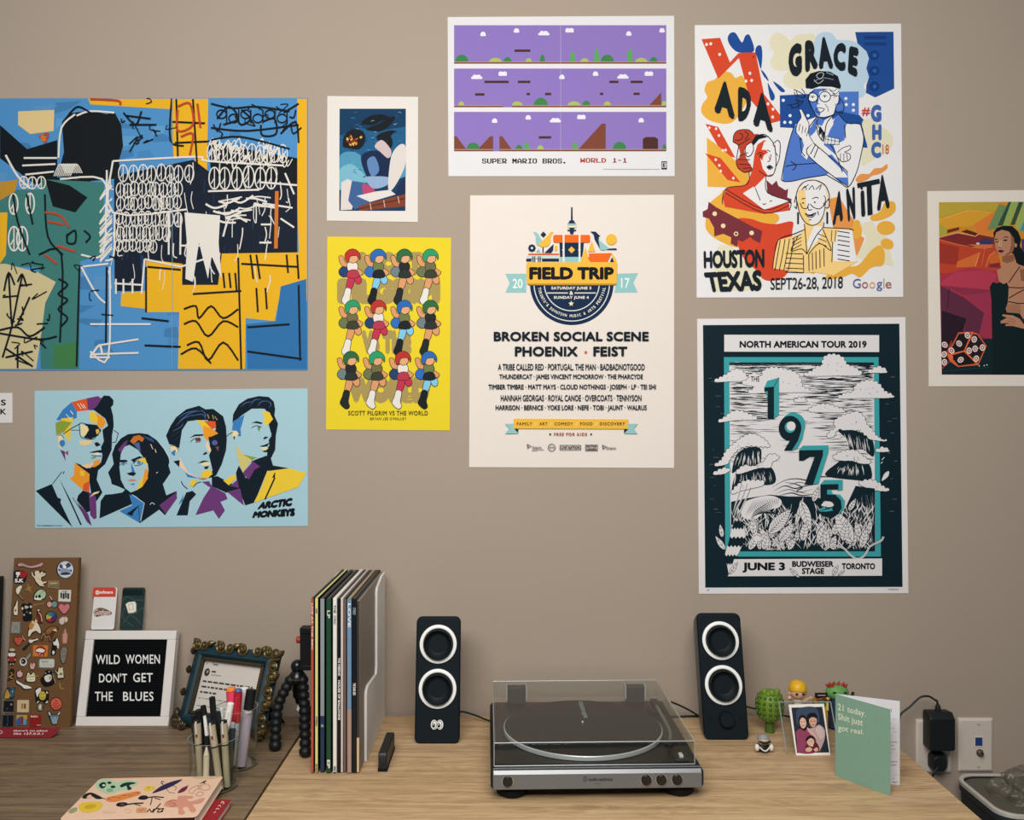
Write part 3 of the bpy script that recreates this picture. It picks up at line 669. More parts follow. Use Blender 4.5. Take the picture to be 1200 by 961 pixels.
pin('enamel_pin', 'silver and black rosette pin with a pointed tail', '5b5a52', '270,660 290,615 350,600 440,520 430,590 385,640 380,690 310,725 275,700', B_, lambda I: (I.e('d2cec6', 328, 662, 52, 58), I.e('2a1618', 328, 655, 34, 40), I.e('777', 0, 0, .1) if 0 else None, I.f('8f8b7a', '365,610 436,530 428,582 385,630'), I.e('d2cec6', 318, 655, 9)))
pin('enamel_pin', 'pink victory-hand pin above the silver plate pin', '5c3a38', '415,720 430,650 450,690 485,655 505,700 480,770 430,770', B_, lambda I: (I.f('d3a6a2', '422,722 432,665 450,705 478,668 496,700 476,762 434,762', 0), I.l('7a4a48', 4, '435,715 470,715')))
pin('enamel_pin', 'wide silver blade-shaped plate pin', '76766f', '560,615 760,612 780,640 775,735 750,755 560,752 540,730 542,640', B_, lambda I: (I.f('c4c4bd', '568,625 752,622 765,645 760,728 742,742 568,740 555,722 556,645'), I.tx('1b1d1f', 'R.S.V.P', (588, 648, 680, 672), 0.03), I.l('8b8b85', 4, '600,700 740,700'), I.l('8b8b85', 3, '580,725 730,725')), 0, 0.2)
pin('enamel_pin', 'cream waving cat pin at right', '33281b', '755,770 800,790 825,725 850,745 885,720 895,800 905,890 805,898 805,840 775,815', B_, lambda I: (I.f('d8ccb0', '762,775 795,800 815,815 828,735 850,755 880,732 888,800 895,882 812,888 815,835', 0), I.l('5a4630', 5, '835,775 870,770', 0), I.f('6b7a52', '835,815 875,815 880,850 835,850')))
pin('enamel_pin', 'small gold squatting figure pin at left edge', '2a2015', '130,790 170,755 205,785 190,850 205,890 160,910 110,930 130,870', B_, lambda I: (I.l('b08a4a', 12, '150,810 175,840 135,880 190,895', 1), I.e('15181b', 172, 778, 24, 16)))
pin('enamel_pin', 'pink open-hand pin at left', '3d2428', '232,830 240,780 262,790 285,755 300,795 325,810 325,860 285,890 245,880', B_, lambda I: (I.f('d6a9b0', '240,832 248,790 265,805 284,768 294,805 318,815 316,855 284,880 250,870', 0), I.l('8c5a64', 4, '262,835 300,840', 0)))
pin('enamel_pin', 'cream frog-faced pin biting a yellow stick', '2f2a1c', '375,830 400,800 440,830 480,800 500,850 545,860 500,890 500,940 430,950 350,930 380,890', B_, lambda I: (I.f('e0d8c0', '384,840 402,812 432,850 470,812 492,850 490,930 430,940 378,925', 1), I.l('a89a3a', 14, '390,875 540,862'), I.e('15181b', 408, 848, 7), I.e('15181b', 472, 838, 7), I.l('5a5030', 5, '400,915 470,912', 1)))
pin('enamel_pin', 'black witch-hooded pale face pin', '0b0d10', '570,910 620,850 640,790 690,775 745,810 760,870 770,960 700,1000 620,1000', B_, lambda I: (I.f('ddd6c8', '625,870 690,840 725,860 720,915 680,945 640,930', 1), I.f('8a8578', '690,860 720,870 700,930', 0), I.e('b9bcc2', 640, 822, 9), I.e('b9bcc2', 690, 800, 7, 10), I.l('cfc6b4', 5, '740,820 760,900 780,960', 1)))
pin('enamel_pin', 'white running-shoe-shaped pin at lower left', '0d0f12', '225,130 250,140 330,190 380,205 450,235 440,260 340,270 300,230 230,185', C_, lambda I: I.f('e3e1dc', '232,140 255,155 335,202 380,212 440,240 435,254 345,258 305,222 238,178', 1))
pin('enamel_pin', 'yellow smiley pin with white spinning arms', '121416', '495,270 560,235 590,280 665,280 690,320 680,450 640,475 590,430 520,465 500,380', C_, lambda I: (I.f('e0ded8', '505,282 565,245 575,290 545,330 525,375 510,330', 1), I.f('e0ded8', '650,290 680,320 655,330', 0), I.f('e0ded8', '515,455 545,428 550,440 525,465', 0), I.f('e0ded8', '640,455 668,425 675,450 645,468', 0), I.e('c9b545', 598, 358, 48, 62), I.e('15181b', 582, 335, 6, 10), I.e('15181b', 615, 330, 6, 10), I.l('15181b', 6, '570,370 600,395 630,365', 1)))
pin('enamel_pin', 'thin gold bent-line pin near the right edge', 'b49a62', '832,175 846,178 862,245 910,262 905,272 852,258', C_, None, 0, 0.4)
pin('enamel_pin', 'blue and yellow pointed-robe figures pin at left edge', '27313a', '60,395 75,300 110,240 160,250 220,240 200,330 190,400', C_, lambda I: (I.f('b98a34', '66,390 85,290 110,275 135,340 130,388', 1), I.f('2f5f78', '150,265 205,255 195,330 170,380 140,350', 1), I.l('d9b84a', 6, '70,385 150,350'), I.e('c8c0ae', 178, 300, 8)))
pin('enamel_pin', 'black square album pin, upper of two at the left edge', '6b6a62', '45,415 205,418 200,600 32,595', C_, lambda I: (I.f('101219', '55,428 196,430 190,588 44,584'), I.e('8a7a80', 160, 480, 16), I.e('33405a', 100, 540, 14)), 0)
pin('enamel_pin', 'cream square album pin with two brown bars', 'c9b896', '250,418 412,418 408,590 245,588', C_, lambda I: (I.r('7a4a26', 298, 470, 326, 540), I.r('7a4a26', 336, 470, 365, 540), I.r('c9a24a', 306, 480, 318, 530)), 0)
pin('enamel_pin', 'round silver mirror pin below the smiley', '3b352d', circ(570, 520, 50, 16, 58), C_, lambda I: (I.e('8b8377', 570, 520, 42, 50), I.e('e0dcd2', 565, 515, 14, 34), I.e('4d463d', 600, 520, 12, 30)))
pin('enamel_pin', 'round coral button with dark red writing', '6b1f18', circ(790, 470, 88, 22, 92), C_, lambda I: (I.e('d0634f', 790, 472, 76, 80), I.tx('7d1f1a', 'YES', (765, 420, 810, 440), 0.03), I.tx('7d1f1a', 'and a', (750, 450, 830, 470), 0.03), I.tx('7d1f1a', 'whole lot', (728, 482, 848, 500), 0.03), I.tx('7d1f1a', 'more', (755, 512, 825, 532), 0.03)))
pin('enamel_pin', 'pale blue horned animal-head pin at lower right', '20282e', '668,585 700,580 740,620 810,610 850,565 850,610 825,660 805,755 735,760 705,690', C_, lambda I: (I.f('8ba0ac', '712,650 750,630 820,645 808,700 798,748 742,752 718,690', 1), I.f('4f7182', '705,625 760,635 820,620 825,645 760,655 712,650', 0), I.f('cfd4d4', '676,592 700,590 715,630 700,640', 0), I.f('cfd4d4', '845,575 842,610 820,632 812,620', 0), I.e('15181b', 740, 668, 8, 6), I.e('15181b', 798, 662, 8, 6)))
pin('enamel_pin', 'black square album pin, lower of two at the left edge', '4a4c4c', '32,625 195,625 190,795 25,795', C_, lambda I: (I.f('0d1020', '42,635 185,636 180,790 35,790'), I.l('3d557a', 7, '110,640 108,700 112,740', 1), I.e('5b6f8e', 100, 760, 8)), 0)
pin('enamel_pin', 'square album pin in blue, red and yellow', '5f6566', '230,620 390,625 385,770 222,775', C_, lambda I: (I.f('c39a3e', '236,630 382,632 380,690 232,690'), I.f('3d5a96', '240,690 290,650 330,660 320,750 240,765', 1), I.f('8e2f2c', '290,670 330,665 325,740 300,760', 1), I.f('6f8fae', '330,680 370,700 370,760 330,765', 1)), 0)
pin('enamel_pin', 'dark red square album pin with white title', '8f2020', '425,625 580,625 575,790 415,795', C_, lambda I: (I.tx('e6cfc6', 'RED', (432, 638, 535, 662), 0.04), I.r('b7a39b', 515, 765, 572, 778)), 0)

# red strip propped against the foot of the board
M, w, h = frame_of(at(-18, 864.5, 1.787), at(65, 864.5, 1.787), at(-18, 852.2, 1.799))
t = thing('red_key_tag', 'dark red strip lettered in white lying before the pin board', 'sign', M)
MB().prism([(-w/2, 0), (w/2-0.010, 0), (w/2, h*0.45), (w/2+0.004, h), (-w/2, h)], -0.0015, 0.0015, 'y').build('strip', mat('7c1620', 0.4, 0.4), t, 0.0004)
I = Ink(M, t, 0.0017); I.frame(0, 785, 12)
I.tx('e4d0cd', "there's no place", (188, 838, 668, 868), 0.02, 1.05, 0.25); I.tx('e4d0cd', 'like 127.0.0.1', (188, 878, 612, 906), 0.02, 1.1, 0.25)
I.l('d9c3c0', 7, '-20,860 10,852 35,870 15,890 -20,886', 1); I.build('lettering')

# ------------------------------------------------------------------ ornate frame
def ornate():
    BL, BR, TL = Vector((-0.694, 1.84, DZ+0.008)), Vector((-0.4975, 1.764, DZ+0.008)), Vector((-0.672, 1.898, DZ+0.163))
    M, w, h = frame_of(BL, BR, TL)
    t = thing('ornate_frame', 'teal picture frame with gold scrollwork tilted behind the pen cups', 'picture frame', M)
    teal = mat('16343f', 0.5, 0.4, 0, 0.12, 90); gold = mat('665838', 0.35, 0.5, 0.6, 0.2, 120); gold2 = mat('4a3f2a', 0.4, 0.5, 0.5, 0.2, 120)
    b = 0.030
    fr = MB(); prof = [(0.0, 0.016), (0.004, 0.004), (0.012, -0.002), (0.021, -0.003), (0.026, 0.002), (b, 0.006), (b, 0.016)]
    def rail(p, q, inn):                            # a moulding along one side, mitred
        rings = []
        for s, e in ((p, 1), (q, -1)):
            rings.append([Vector((s[0]+inn[0]*a+e*(q[0]-p[0])/max(abs(q[0]-p[0])+abs(q[1]-p[1]), 1e-6)*a, y, s[1]+inn[1]*a+e*(q[1]-p[1])/max(abs(q[0]-p[0])+abs(q[1]-p[1]), 1e-6)*a)) for a, y in prof])
        fr.loft(rings)
    x0, x1, z0, z1 = -w/2, w/2, 0.0, h
    rail((x0, z0), (x1, z0), (0, 1)); rail((x1, z0), (x1, z1), (-1, 0)); rail((x1, z1), (x0, z1), (0, -1)); rail((x0, z1), (x0, z0), (1, 0))
    fr.build('moulding', teal, t)
    rm = MB()
    per = [(x0+b+(w-2*b)*i/26, z) for z in (z0+b, z1-b) for i in range(27)]+[(x, z0+b+(h-2*b)*i/20) for x in (x0+b, x1-b) for i in range(21)]
    for i, (x, z) in enumerate(per): rm.ball((x, 0.001, z), (0.0042, 0.003, 0.0042), 8)
    rm.build('beaded_rim', gold2, t)
    MB().box(x0+b-0.002, x1-b+0.002, 0.010, 0.0145, z0+b-0.002, z1-b+0.002).build('backing', mat('2a2018', 0.8), t)
    pg = MB().box(x0+b+0.001, x1-b-0.001, 0.0085, 0.0095, z0+b+0.001, z1-b-0.001).build('printed_page', mat('cfc8c2', 0.6), t)
    I = Ink(M, pg, 0.0); I.post = lambda u, v: (x0+b+(w-2*b)*u, z1-b-(h-2*b)*v); I.t = -0.0083
    I.tx('15181b', 'Tweet', (0.14, 0.055, 0.24, 0.105), 0.02); I.l('15181b', 0.006, [(0.05, 0.055), (0.035, 0.08), (0.05, 0.105)])
    I.e('3a3334', 0.085, 0.245, 0.045, 0.075); I.e('a58c84', 0.09, 0.235, 0.018, 0.03); I.r('33373a', 0.16, 0.205, 0.23, 0.235); I.r('9a9a9a', 0.16, 0.27, 0.33, 0.292)
    random.seed(5)
    for v, u1 in ((0.40, 0.86), (0.50, 0.80), (0.60, 0.30)):
        u = 0.05
        while u < u1:
            l_ = random.uniform(0.03, 0.09); I.r('3f4245', u, v, min(u+l_, u1+0.02), v+0.032); u += l_+0.018
    for v, u1 in ((0.72, 0.6), (0.86, 0.55)):
        u = 0.05
        while u < u1:
            l_ = random.uniform(0.03, 0.08); I.r('8b8b8a', u, v, u+l_, v+0.018); u += l_+0.02
    I.build('print', None, pg)
    # scrollwork: volutes with flower bosses along the top and right rails and the corners
    def volute(mb, cx, cz, r, a0, turn=1, rr=0.0032):
        P = []; N = 26
        for i in range(N+1):
            q = i/N; rad = r*(1-0.78*q); a = a0+turn*q*2*pi*1.55
            P.append((cx+rad*cos(a), -0.003-0.004*q, cz+rad*sin(a)))
        mb.tube(P, [rr*(1-0.45*i/N) for i in range(N+1)], 7); mb.ball((cx, -0.007, cz), (0.0042, 0.0035, 0.0042), 10)
    def leaf(mb, cx, cz, a, ln, wd):
        c, s_ = cos(a), sin(a); rings = []
        for k in range(7):
            q = k/6; hw = wd*sin(pi*min(0.97, q*0.92+0.06)); x = ln*q; y = -0.004-0.006*sin(pi*q)
            rings.append([Vector((cx+c*x-s_*u*hw, y+0.004*abs(u), cz+s_*x+c*u*hw)) for u in (-1, -0.4, 0.4, 1)]+[Vector((cx+c*x-s_*u*hw, 0.004, cz+s_*x+c*u*hw)) for u in (1, -1)])
        mb.loft(rings)
    top = MB()
    for k, (f_, r_) in enumerate(((0.05, 0.011), (0.14, 0.010), (0.34, 0.012), (0.45, 0.011), (0.60, 0.012), (0.78, 0.010), (0.90, 0.011))):
        volute(top, x0+w*f_, h-0.004, r_, pi*0.9 if k % 2 else 0.2, 1 if k % 2 else -1); leaf(top, x0+w*f_+0.004, h-0.002, (0.35 if k % 2 else 2.6), 0.020, 0.0055)
    top.build('top_scrollwork', gold, t)
    rt = MB()
    for k, (f_, r_) in enumerate(((0.97, 0.012), (0.83, 0.012), (0.70, 0.011), (0.54, 0.013), (0.38, 0.011), (0.22, 0.012), (0.06, 0.011))):
        volute(rt, x1-0.001, h*f_, r_, pi/2 if k % 2 else -0.7, 1 if k % 2 else -1); leaf(rt, x1, h*f_-0.006, (-1.2 if k % 2 else 0.9), 0.019, 0.0055)
        rt.ball((x1+0.001, -0.006, h*f_), (0.005, 0.004, 0.005), 10)
    rt.build('right_scrollwork', gold, t)
    lf = MB()
    volute(lf, x0+0.006, 0.010, 0.014, 2.2, 1); volute(lf, x0+0.020, 0.004, 0.009, 0.3, -1); leaf(lf, x0+0.004, 0.014, 1.9, 0.022, 0.006)
    lf.build('corner_scrollwork', gold2, t)
    for f_ in (0.35, 0.62, 0.85):
        lf = MB(); leaf(lf, x0+0.002, h*f_, 1.6, 0.016, 0.003); lf.build('gold_leaf', gold2, t)
    # easel leg behind, enlarged and black to stand in for the shadow there
    foot = M.inverted() @ Vector((-0.490, 1.868, DZ+0.004)); tp = Vector((0.0, 0.0165, h*0.75))
    MB().loft([[foot+Vector((dx, dy, 0)) for dx, dy in ((-0.02, 0), (0.02, 0), (0.02, 0.003), (-0.02, 0.003))], [tp+Vector((dx, dy, 0)) for dx, dy in ((-0.03, 0), (0.03, 0), (0.03, 0.003), (-0.03, 0.003))]]).build('easel_leg', mat('0b0e10', 0.8), t)
ornate()
# ------------------------------------------------------------------ two glass cups of pens
def cup(label, x, y, r, h):
    t = thing('pen_cup', label, 'cup', T3(x, y, DZ), 'clear pen cups')
    MB().lathe([(0.0001, 0.0), (r*0.94, 0.0), (r*0.97, 0.002), (r, h-0.001), (r-0.0007, h), (r-0.0022, h-0.001), (r*0.97-0.0022, 0.005), (r*0.9, 0.0035), (0.0001, 0.0035)], 56, None, False).build('glass_body', GLASS, t)
    MB().lathe([(r+0.0002, h-0.0004), (r+0.0001, h+0.0002), (r-0.0008, h+0.0003), (r-0.0022, h-0.0004)], 56, None, False).build('rim', mat('737a77', 0.15, 0.6), t)
    MB().lathe([(r*0.90, 0.0036), (r*0.955, 0.0042), (r*0.95, 0.0052), (r*0.89, 0.0046)], 48, None, False).build('base_ring', mat('5f6663', 0.2, 0.6), t)
    return Vector((x, y, DZ))
CUPA = cup('clear pen cup at front, crowded with fineliners', -0.5187, 1.556, 0.0425, 0.088)
CUPB = cup('taller clear cup at back, holding markers and a highlighter', -0.5085, 1.653, 0.0395, 0.108)
def pen(name, label, cat, cupc, top, dtop, bx, by, segs, clip=None, n=18):
    """a pen from the cup floor (offset bx, by) up to the photo point top; segs: (part, from, to, radius0, radius1, colour, rough)"""
    B = cupc+Vector((bx, by, 0.0062)); Tp = at(top[0], top[1], dtop); ax = (Tp-B); L = ax.length; ax.normalize()
    xx = Vector((1, 0, 0)); xx = (xx-ax*xx.dot(ax)).normalized(); yy = ax.cross(xx)
    M = Matrix((xx, yy, ax)).transposed().to_4x4(); M.translation = B
    t = thing(name, label, cat, M, 'pens and markers in the cups')
    for nm, a, b, r0, r1, c, rg in segs:
        r0 *= 1.22; r1 *= 1.22; m = c if not isinstance(c, str) else mat(c, rg, 0.4)
        MB().lathe([(r0*0.6, a*L), (r0, a*L+0.001), (r1, b*L-0.001), (r1*0.7, b*L)], n, None).build(nm, m, t)
    if clip:
        a, b, c, r = clip; r *= 1.22
        MB().box(-0.0014, 0.0014, -r-0.0022, -r-0.0010, a*L, b*L).box(-0.0014, 0.0014, -r-0.0012, -r+0.001, b*L-0.003, b*L).build('clip', mat(c, 0.3, 0.5), t, 0.0003)
    return t, M, L
BEI = 'a89c82'
def fineliner(label, top, dtop, bx, by, num):
    t, M, L = pen('fineliner_pen', label, 'pen', CUPA, top, dtop, bx, by, [('barrel', 0, 0.62, 0.0046, 0.0047, BEI, 0.4), ('barrel_ring', 0.615, 0.632, 0.0049, 0.0049, '1a1d1f', 0.4), ('cap', 0.632, 0.955, 0.0050, 0.0050, BEI, 0.4), ('cap_end', 0.955, 1.0, 0.0050, 0.0046, '15181b', 0.4)], (0.80, 0.99, 'c9c9c4', 0.005))
    o = MB().box(-0.0016, 0.0016, -0.0064, -0.0060, 0.80*L-0.006, 0.80*L-0.001).build('size_mark', mat('6b3a22', 0.5), t)
fineliner('beige fineliner pen at the left of the front cup', (231, 843), 1.548, -0.020, -0.006, '')
fineliner('beige fineliner pen leaning across the middle of the front cup', (247.5, 845), 1.540, 0.021, -0.026, '')
fineliner('beige fineliner pen standing right of centre in the front cup', (262, 843), 1.548, 0.0285, -0.014, '')
pen('ball_pen', 'black ball pen with a white neck in the front cup', 'pen', CUPA, (238, 826), 1.555, 0.004, -0.010, [('barrel', 0, 0.62, 0.0048, 0.0050, '14181b', 0.35), ('neck', 0.62, 0.88, 0.0030, 0.0022, 'e2e2df', 0.3), ('button', 0.88, 1, 0.0042, 0.0038, '0f1214', 0.4)])
pen('ball_pen', 'black pen with a round end behind the left fineliner', 'pen', CUPA, (233, 831), 1.566, -0.014, 0.014, [('barrel', 0, 0.8, 0.0048, 0.0048, '191d20', 0.4), ('cap', 0.8, 1, 0.0062, 0.0060, '0e1113', 0.45)])
pen('marker_pen', 'fat black marker with a slim cap, tallest in the front cup', 'marker', CUPA, (248.5, 816), 1.560, 0.010, 0.002, [('barrel', 0, 0.55, 0.0058, 0.0060, '14181c', 0.4), ('collar', 0.55, 0.70, 0.0066, 0.0064, '0d1012', 0.5), ('cap', 0.70, 1, 0.0046, 0.0042, '101316', 0.45)])
pen('mechanical_pencil', 'slim silver pencil near the middle of the front cup', 'pencil', CUPA, (259.5, 829), 1.570, 0.010, 0.020, [('barrel', 0, 0.7, 0.0040, 0.0040, '8e9493', 0.3), ('grip', 0.7, 0.86, 0.0042, 0.0042, 'a9afae', 0.25), ('button', 0.86, 1, 0.0032, 0.0030, 'c9cdcc', 0.25)])
pen('gel_pen', 'white gel pen leaning to the right rim of the front cup', 'pen', CUPA, (270.5, 823), 1.571, 0.0, 0.014, [('barrel', 0, 0.70, 0.0042, 0.0044, 'cfd4d6', 0.3), ('cap', 0.70, 1.0, 0.0052, 0.0048, 'ecebe8', 0.3)], (0.72, 0.9, 'e6e6e3', 0.0052))
pen('ball_pen', 'dark slate pen at the right of the front cup', 'pen', CUPA, (273, 846), 1.574, 0.024, 0.012, [('barrel', 0, 0.9, 0.0044, 0.0044, '2a3339', 0.35), ('button', 0.9, 1, 0.003, 0.003, '9aa0a2', 0.3)])
pen('brush_pen', 'black brush pen just left of the middle of the front cup', 'pen', CUPA, (255, 833), 1.567, 0.016, 0.006, [('barrel', 0, 0.75, 0.0046, 0.0048, '12171a', 0.4), ('cap', 0.75, 1, 0.0050, 0.0046, '1b2024', 0.4)])
pen('ball_pen', 'dark grey pen at the back left of the front cup', 'pen', CUPA, (226, 838), 1.575, -0.024, 0.010, [('barrel', 0, 0.85, 0.0044, 0.0044, '23292c', 0.4), ('button', 0.85, 1, 0.003, 0.003, '0e1113', 0.4)])
pen('paper_pencil', 'pale short pencil low in the front cup', 'pencil', CUPA, (242, 875), 1.533, -0.004, -0.026, [('barrel', 0, 0.8, 0.0042, 0.0042, 'c9bda8', 0.5), ('tip', 0.8, 1, 0.0040, 0.0012, 'd9cdb8', 0.5)])
pen('highlighter', 'pink highlighter with an orange top in the back cup', 'highlighter', CUPB, (270.5, 805), 1.650, 0.002, -0.006, [('barrel', 0, 0.55, 0.0065, 0.0068, 'b8c0c6', 0.3), ('cap', 0.55, 0.95, 0.0078, 0.0074, 'e8476e', 0.4), ('cap_end', 0.95, 1, 0.0072, 0.0066, 'ef8b3a', 0.4)])
pen('gel_pen', 'red capped pen in the back cup', 'pen', CUPB, (279.5, 806.5), 1.645, -0.001, -0.018, [('barrel', 0, 0.56, 0.0052, 0.0054, 'b7bfc8', 0.25), ('cap', 0.56, 0.96, 0.0062, 0.0060, 'b32331', 0.35), ('cap_end', 0.96, 1, 0.006, 0.005, '4a63a0', 0.4)], (0.60, 0.9, 'c9303d', 0.0062))
pen('marker_pen', 'white capped marker in the back cup', 'marker', CUPB, (286.5, 805), 1.668, 0.006, 0.016, [('barrel', 0, 0.6, 0.0060, 0.0062, 'd2d2d4', 0.35), ('cap', 0.6, 1, 0.0064, 0.0062, 'e6e4e6', 0.35)])
t_, M_, L_ = pen('paint_marker', 'lilac barrelled marker with a black cap at the right of the back cup', 'marker', CUPB, (294.5, 807), 1.653, 0.015, -0.022, [('barrel', 0, 0.68, 0.0072, 0.0074, 'b5a6b8', 0.3), ('collar', 0.68, 0.73, 0.0070, 0.0066, 'c7c3bd', 0.3), ('cap', 0.73, 1, 0.0076, 0.0074, '12161a', 0.35)])
I = Ink(M_, t_); I.post = lambda u, v: (u, v)
for k in range(9): pass

# ------------------------------------------------------------------ sticker-covered notebook on a red book
Mn, wn, hn = frame_of((-0.691, 1.366, 0.7800), (-0.4845, 1.377, 0.7800), (-0.7005, 1.520, 0.7800))
t = thing('notebook', 'pale peach notebook covered with stickers lying on the red book', 'notebook', Mn)
MB().prism(rrect(-wn/2, wn/2, 0, hn, 0.008), 0, 0.0016, 'y').prism(rrect(-wn/2, wn/2, 0, hn, 0.008), 0.0162, 0.0178, 'y').build('cover', mat('e3bfa6', 0.55), t, 0.0004)
MB().box(-wn/2+0.004, wn/2-0.003, 0.0016, 0.0162, 0.004, hn-0.004).build('page_block', mat('dfdbd8', 0.7, 0.2, 0, 0.12, 900), t)
sp = MB().box(-wn/2+0.003, wn/2-0.004, 0.0012, 0.0166, -0.0006, 0.004).build('spine', mat('2a1214', 0.6), t)
I = Ink(Mn, t, 0.0001); I.frame(60, 900, 5.4545)
def stick(name): I.build('sticker', name)
I.f('a9c7a6', '285,100 320,72 380,70 420,90 470,75 545,82 555,98 520,120 500,140 440,140 400,158 350,160 300,135', 1)
I.f('15302e', '305,105 330,88 350,95 345,120 320,128', 1); I.e('15302e', 372, 92, 14, 8); I.e('15302e', 395, 118, 16, 9); I.f('15302e', '440,110 470,92 520,88 540,96 500,108 515,130 490,138 480,112 450,122', 1); I.e('c9dcc4', 336, 108, 10, 6); I.e('7fa586', 375, 140, 22, 12)
stick('green sticker with black lettering blobs')
I.e('d9bd3f', 627, 128, 36, 17, -8); I.e('b3962c', 622, 124, 10, 5); stick('small yellow lemon sticker')
I.f('2b2a4e', '645,158 700,115 760,88 835,70 815,90 750,125 690,148', 1); I.l('33305a', 4, '700,90 715,105 705,82 725,88', 1); I.l('33305a', 3, '735,120 750,150 790,158', 1); I.l('33305a', 3, '770,110 800,120 790,140', 1); stick('dark violet surfboard sticker')
I.f('6b2440', '808,158 830,130 870,112 868,130 845,150', 1); I.l('7d3048', 3, '860,118 880,105', 0); stick('maroon sticker')
for q in ('880,150 900,125 940,110 960,120 920,140 905,160', '925,170 945,150 975,160 950,178 930,172', '940,118 985,100 1010,110 1015,130 985,140 950,132'): I.l('a8705f', 3, q, 1, 0, 1)
I.f('3a2a2a', '945,98 990,75 992,84 960,96', 0); I.f('3a2a2a', '968,92 980,86 985,100', 0); I.e('b98', 1028, 72, 1) if 0 else None; stick('line-drawn sticker')
I.f('1d2022', '198,190 215,165 255,155 300,172 330,192 290,196 260,180 230,192', 1); I.l('1d2022', 5, '300,185 345,195', 0); I.f('d9b09a', '225,185 250,168 262,186 245,192', 1); stick('reclining figure sticker')
I.f('d98043', '350,205 360,185 430,170 540,148 570,152 565,168 500,190 400,215', 1); I.l('a8462a', 8, '365,195 420,185 480,175 560,155', 1); I.l('e0b84a', 3, '372,190 400,192 430,180 470,182 500,168 550,160', 1); stick('hot dog sticker')
I.f('d9b93a', '175,255 190,225 250,215 320,218 325,245 280,275 210,282', 1); I.e('c29f2c', 250, 245, 40, 14, -8); I.f('8f9a6b', '110,275 135,255 165,252 160,275 125,288', 1); stick('yellow lemon sticker with a leaf')
I.f('1b1e20', '555,192 575,175 610,175 620,190 600,200 570,200', 1); I.l('1b1e20', 7, '615,188 660,182 720,186', 1); I.l('1b1e20', 6, '645,185 640,215 632,235', 1); I.l('1b1e20', 5, '660,190 700,200', 0); stick('black ink figure sticker')
I.f('1b1e20', '415,238 430,220 475,218 490,232 450,246', 1); I.l('1b1e20', 8, '480,232 530,225 590,222', 1); I.l('1b1e20', 5, '530,228 575,240', 0); I.e('6b3a3a', 455, 232, 14, 7); stick('black ink crawling figure sticker')
I.f('cf9468', '542,278 550,255 600,250 612,262 600,282 555,285', 1); I.l('6b4128', 3, '560,265 575,272 592,260', 1); stick('tan sticker')
for q in ('610,282 630,262 640,280 660,258', '650,285 665,262 690,258 680,280 715,275', '670,258 700,225', '690,262 718,258 700,278'): I.l('17191b', 6, q, 1)
stick('black scribble signature sticker')
I.f('cf8f7b', '722,238 735,215 770,200 805,200 812,180 850,176 905,178 900,192 870,195 890,212 970,190 978,202 955,222 905,232 925,262 915,280 890,275 870,245 840,255 855,285 835,295 812,288 810,250 760,248', 1)
I.l('8d5242', 3, '735,222 760,208 800,204', 1); I.l('8d5242', 3, '760,215 778,225 800,235 780,242 758,236', 1, 0, 1); I.e('8d5242', 785, 225, 5, 3); stick('pink dancing pig sticker')
I.l('d9a795', 2.5, '470,275 485,260 510,266 505,282 480,284', 1); I.r('d8b7a4', 330, 268, 410, 286); stick('pale sticker')
Mr, wr, hr = frame_of((-0.662, 1.327, 0.7622), (-0.4615, 1.330, 0.7622), (-0.664, 1.476, 0.7622))
t = thing('red_book', 'dark red hardcover book under the sticker notebook', 'book', Mr)
MB().box(-wr/2, wr/2, 0, 0.0012, 0, hr).box(-wr/2, wr/2, 0.0108, 0.0120, 0, hr).box(-wr/2, -wr/2+0.0015, 0.0012, 0.0108, 0, hr).build('cover', mat('97202c', 0.45), t, 0.0004)
MB().box(-wr/2+0.0015, wr/2-0.002, 0.0013, 0.0107, 0.002, hr-0.002).build('page_block', mat('e0d9d2', 0.7, 0.2, 0, 0.12, 900), t)
I = Ink(Mr, t, 0.0001); I.frame(60, 900, 5.4545)
for q in ('1085,222 1095,212 1104,218 1096,228', '1068,240 1078,236 1084,246', '1052,262 1064,255 1072,262', '1040,285 1052,275'): I.l('e3d3cf', 4, q, 1)
I.build('lettering')

# ------------------------------------------------------------------ small toys on the right
def toy(name, label, px, d, cat='toy figure'):
    return thing(name, label, cat, T3((px-600)*d/F, d, DZ), 'toy figures by the right speaker')
d = 1.822; g = mat('6a8a2c', 0.45, 0.4, 0, 0.12, 90); g2 = mat('45641f', 0.5, 0.4, 0, 0.1, 90)
t = toy('green_toy', 'knobbly green toy on a short stem right of the volume-knob speaker', 902, d)
mb = MB(); mb.lathe([(0.0001, 0.022), (0.014, 0.024), (0.022, 0.033), (0.0265, 0.050), (0.0258, 0.066), (0.021, 0.078), (0.012, 0.085), (0.0001, 0.087)], 28, None, False)
mb.build('body', g, t)
kn = MB()
for k in range(14):
    a = 2*pi*k/14
    for j, z in enumerate((0.034, 0.044, 0.054, 0.064, 0.074)):
        r = (0.0225, 0.0255, 0.0265, 0.0260, 0.0225)[j]; kn.ball((r*cos(a), r*sin(a), z), (0.0035, 0.0035, 0.0038), 8)
kn.build('knobs', g2, t)
MB().lathe([(0.010, 0), (0.0095, 0.004), (0.0085, 0.024)], 20).build('stem', g2, t)
fr_ = MB(); 
for a in (-0.3, -2.84, -1.57): fr_.ball((0.013*cos(a), 0.013*sin(a)-0.004, 0.084), (0.007, 0.006, 0.008), 10)
for a in (-0.9, -2.2): fr_.ball((0.012*cos(a), 0.012*sin(a)-0.006, 0.081), (0.006, 0.005, 0.006), 10)
fr_.build('crown', g, t)

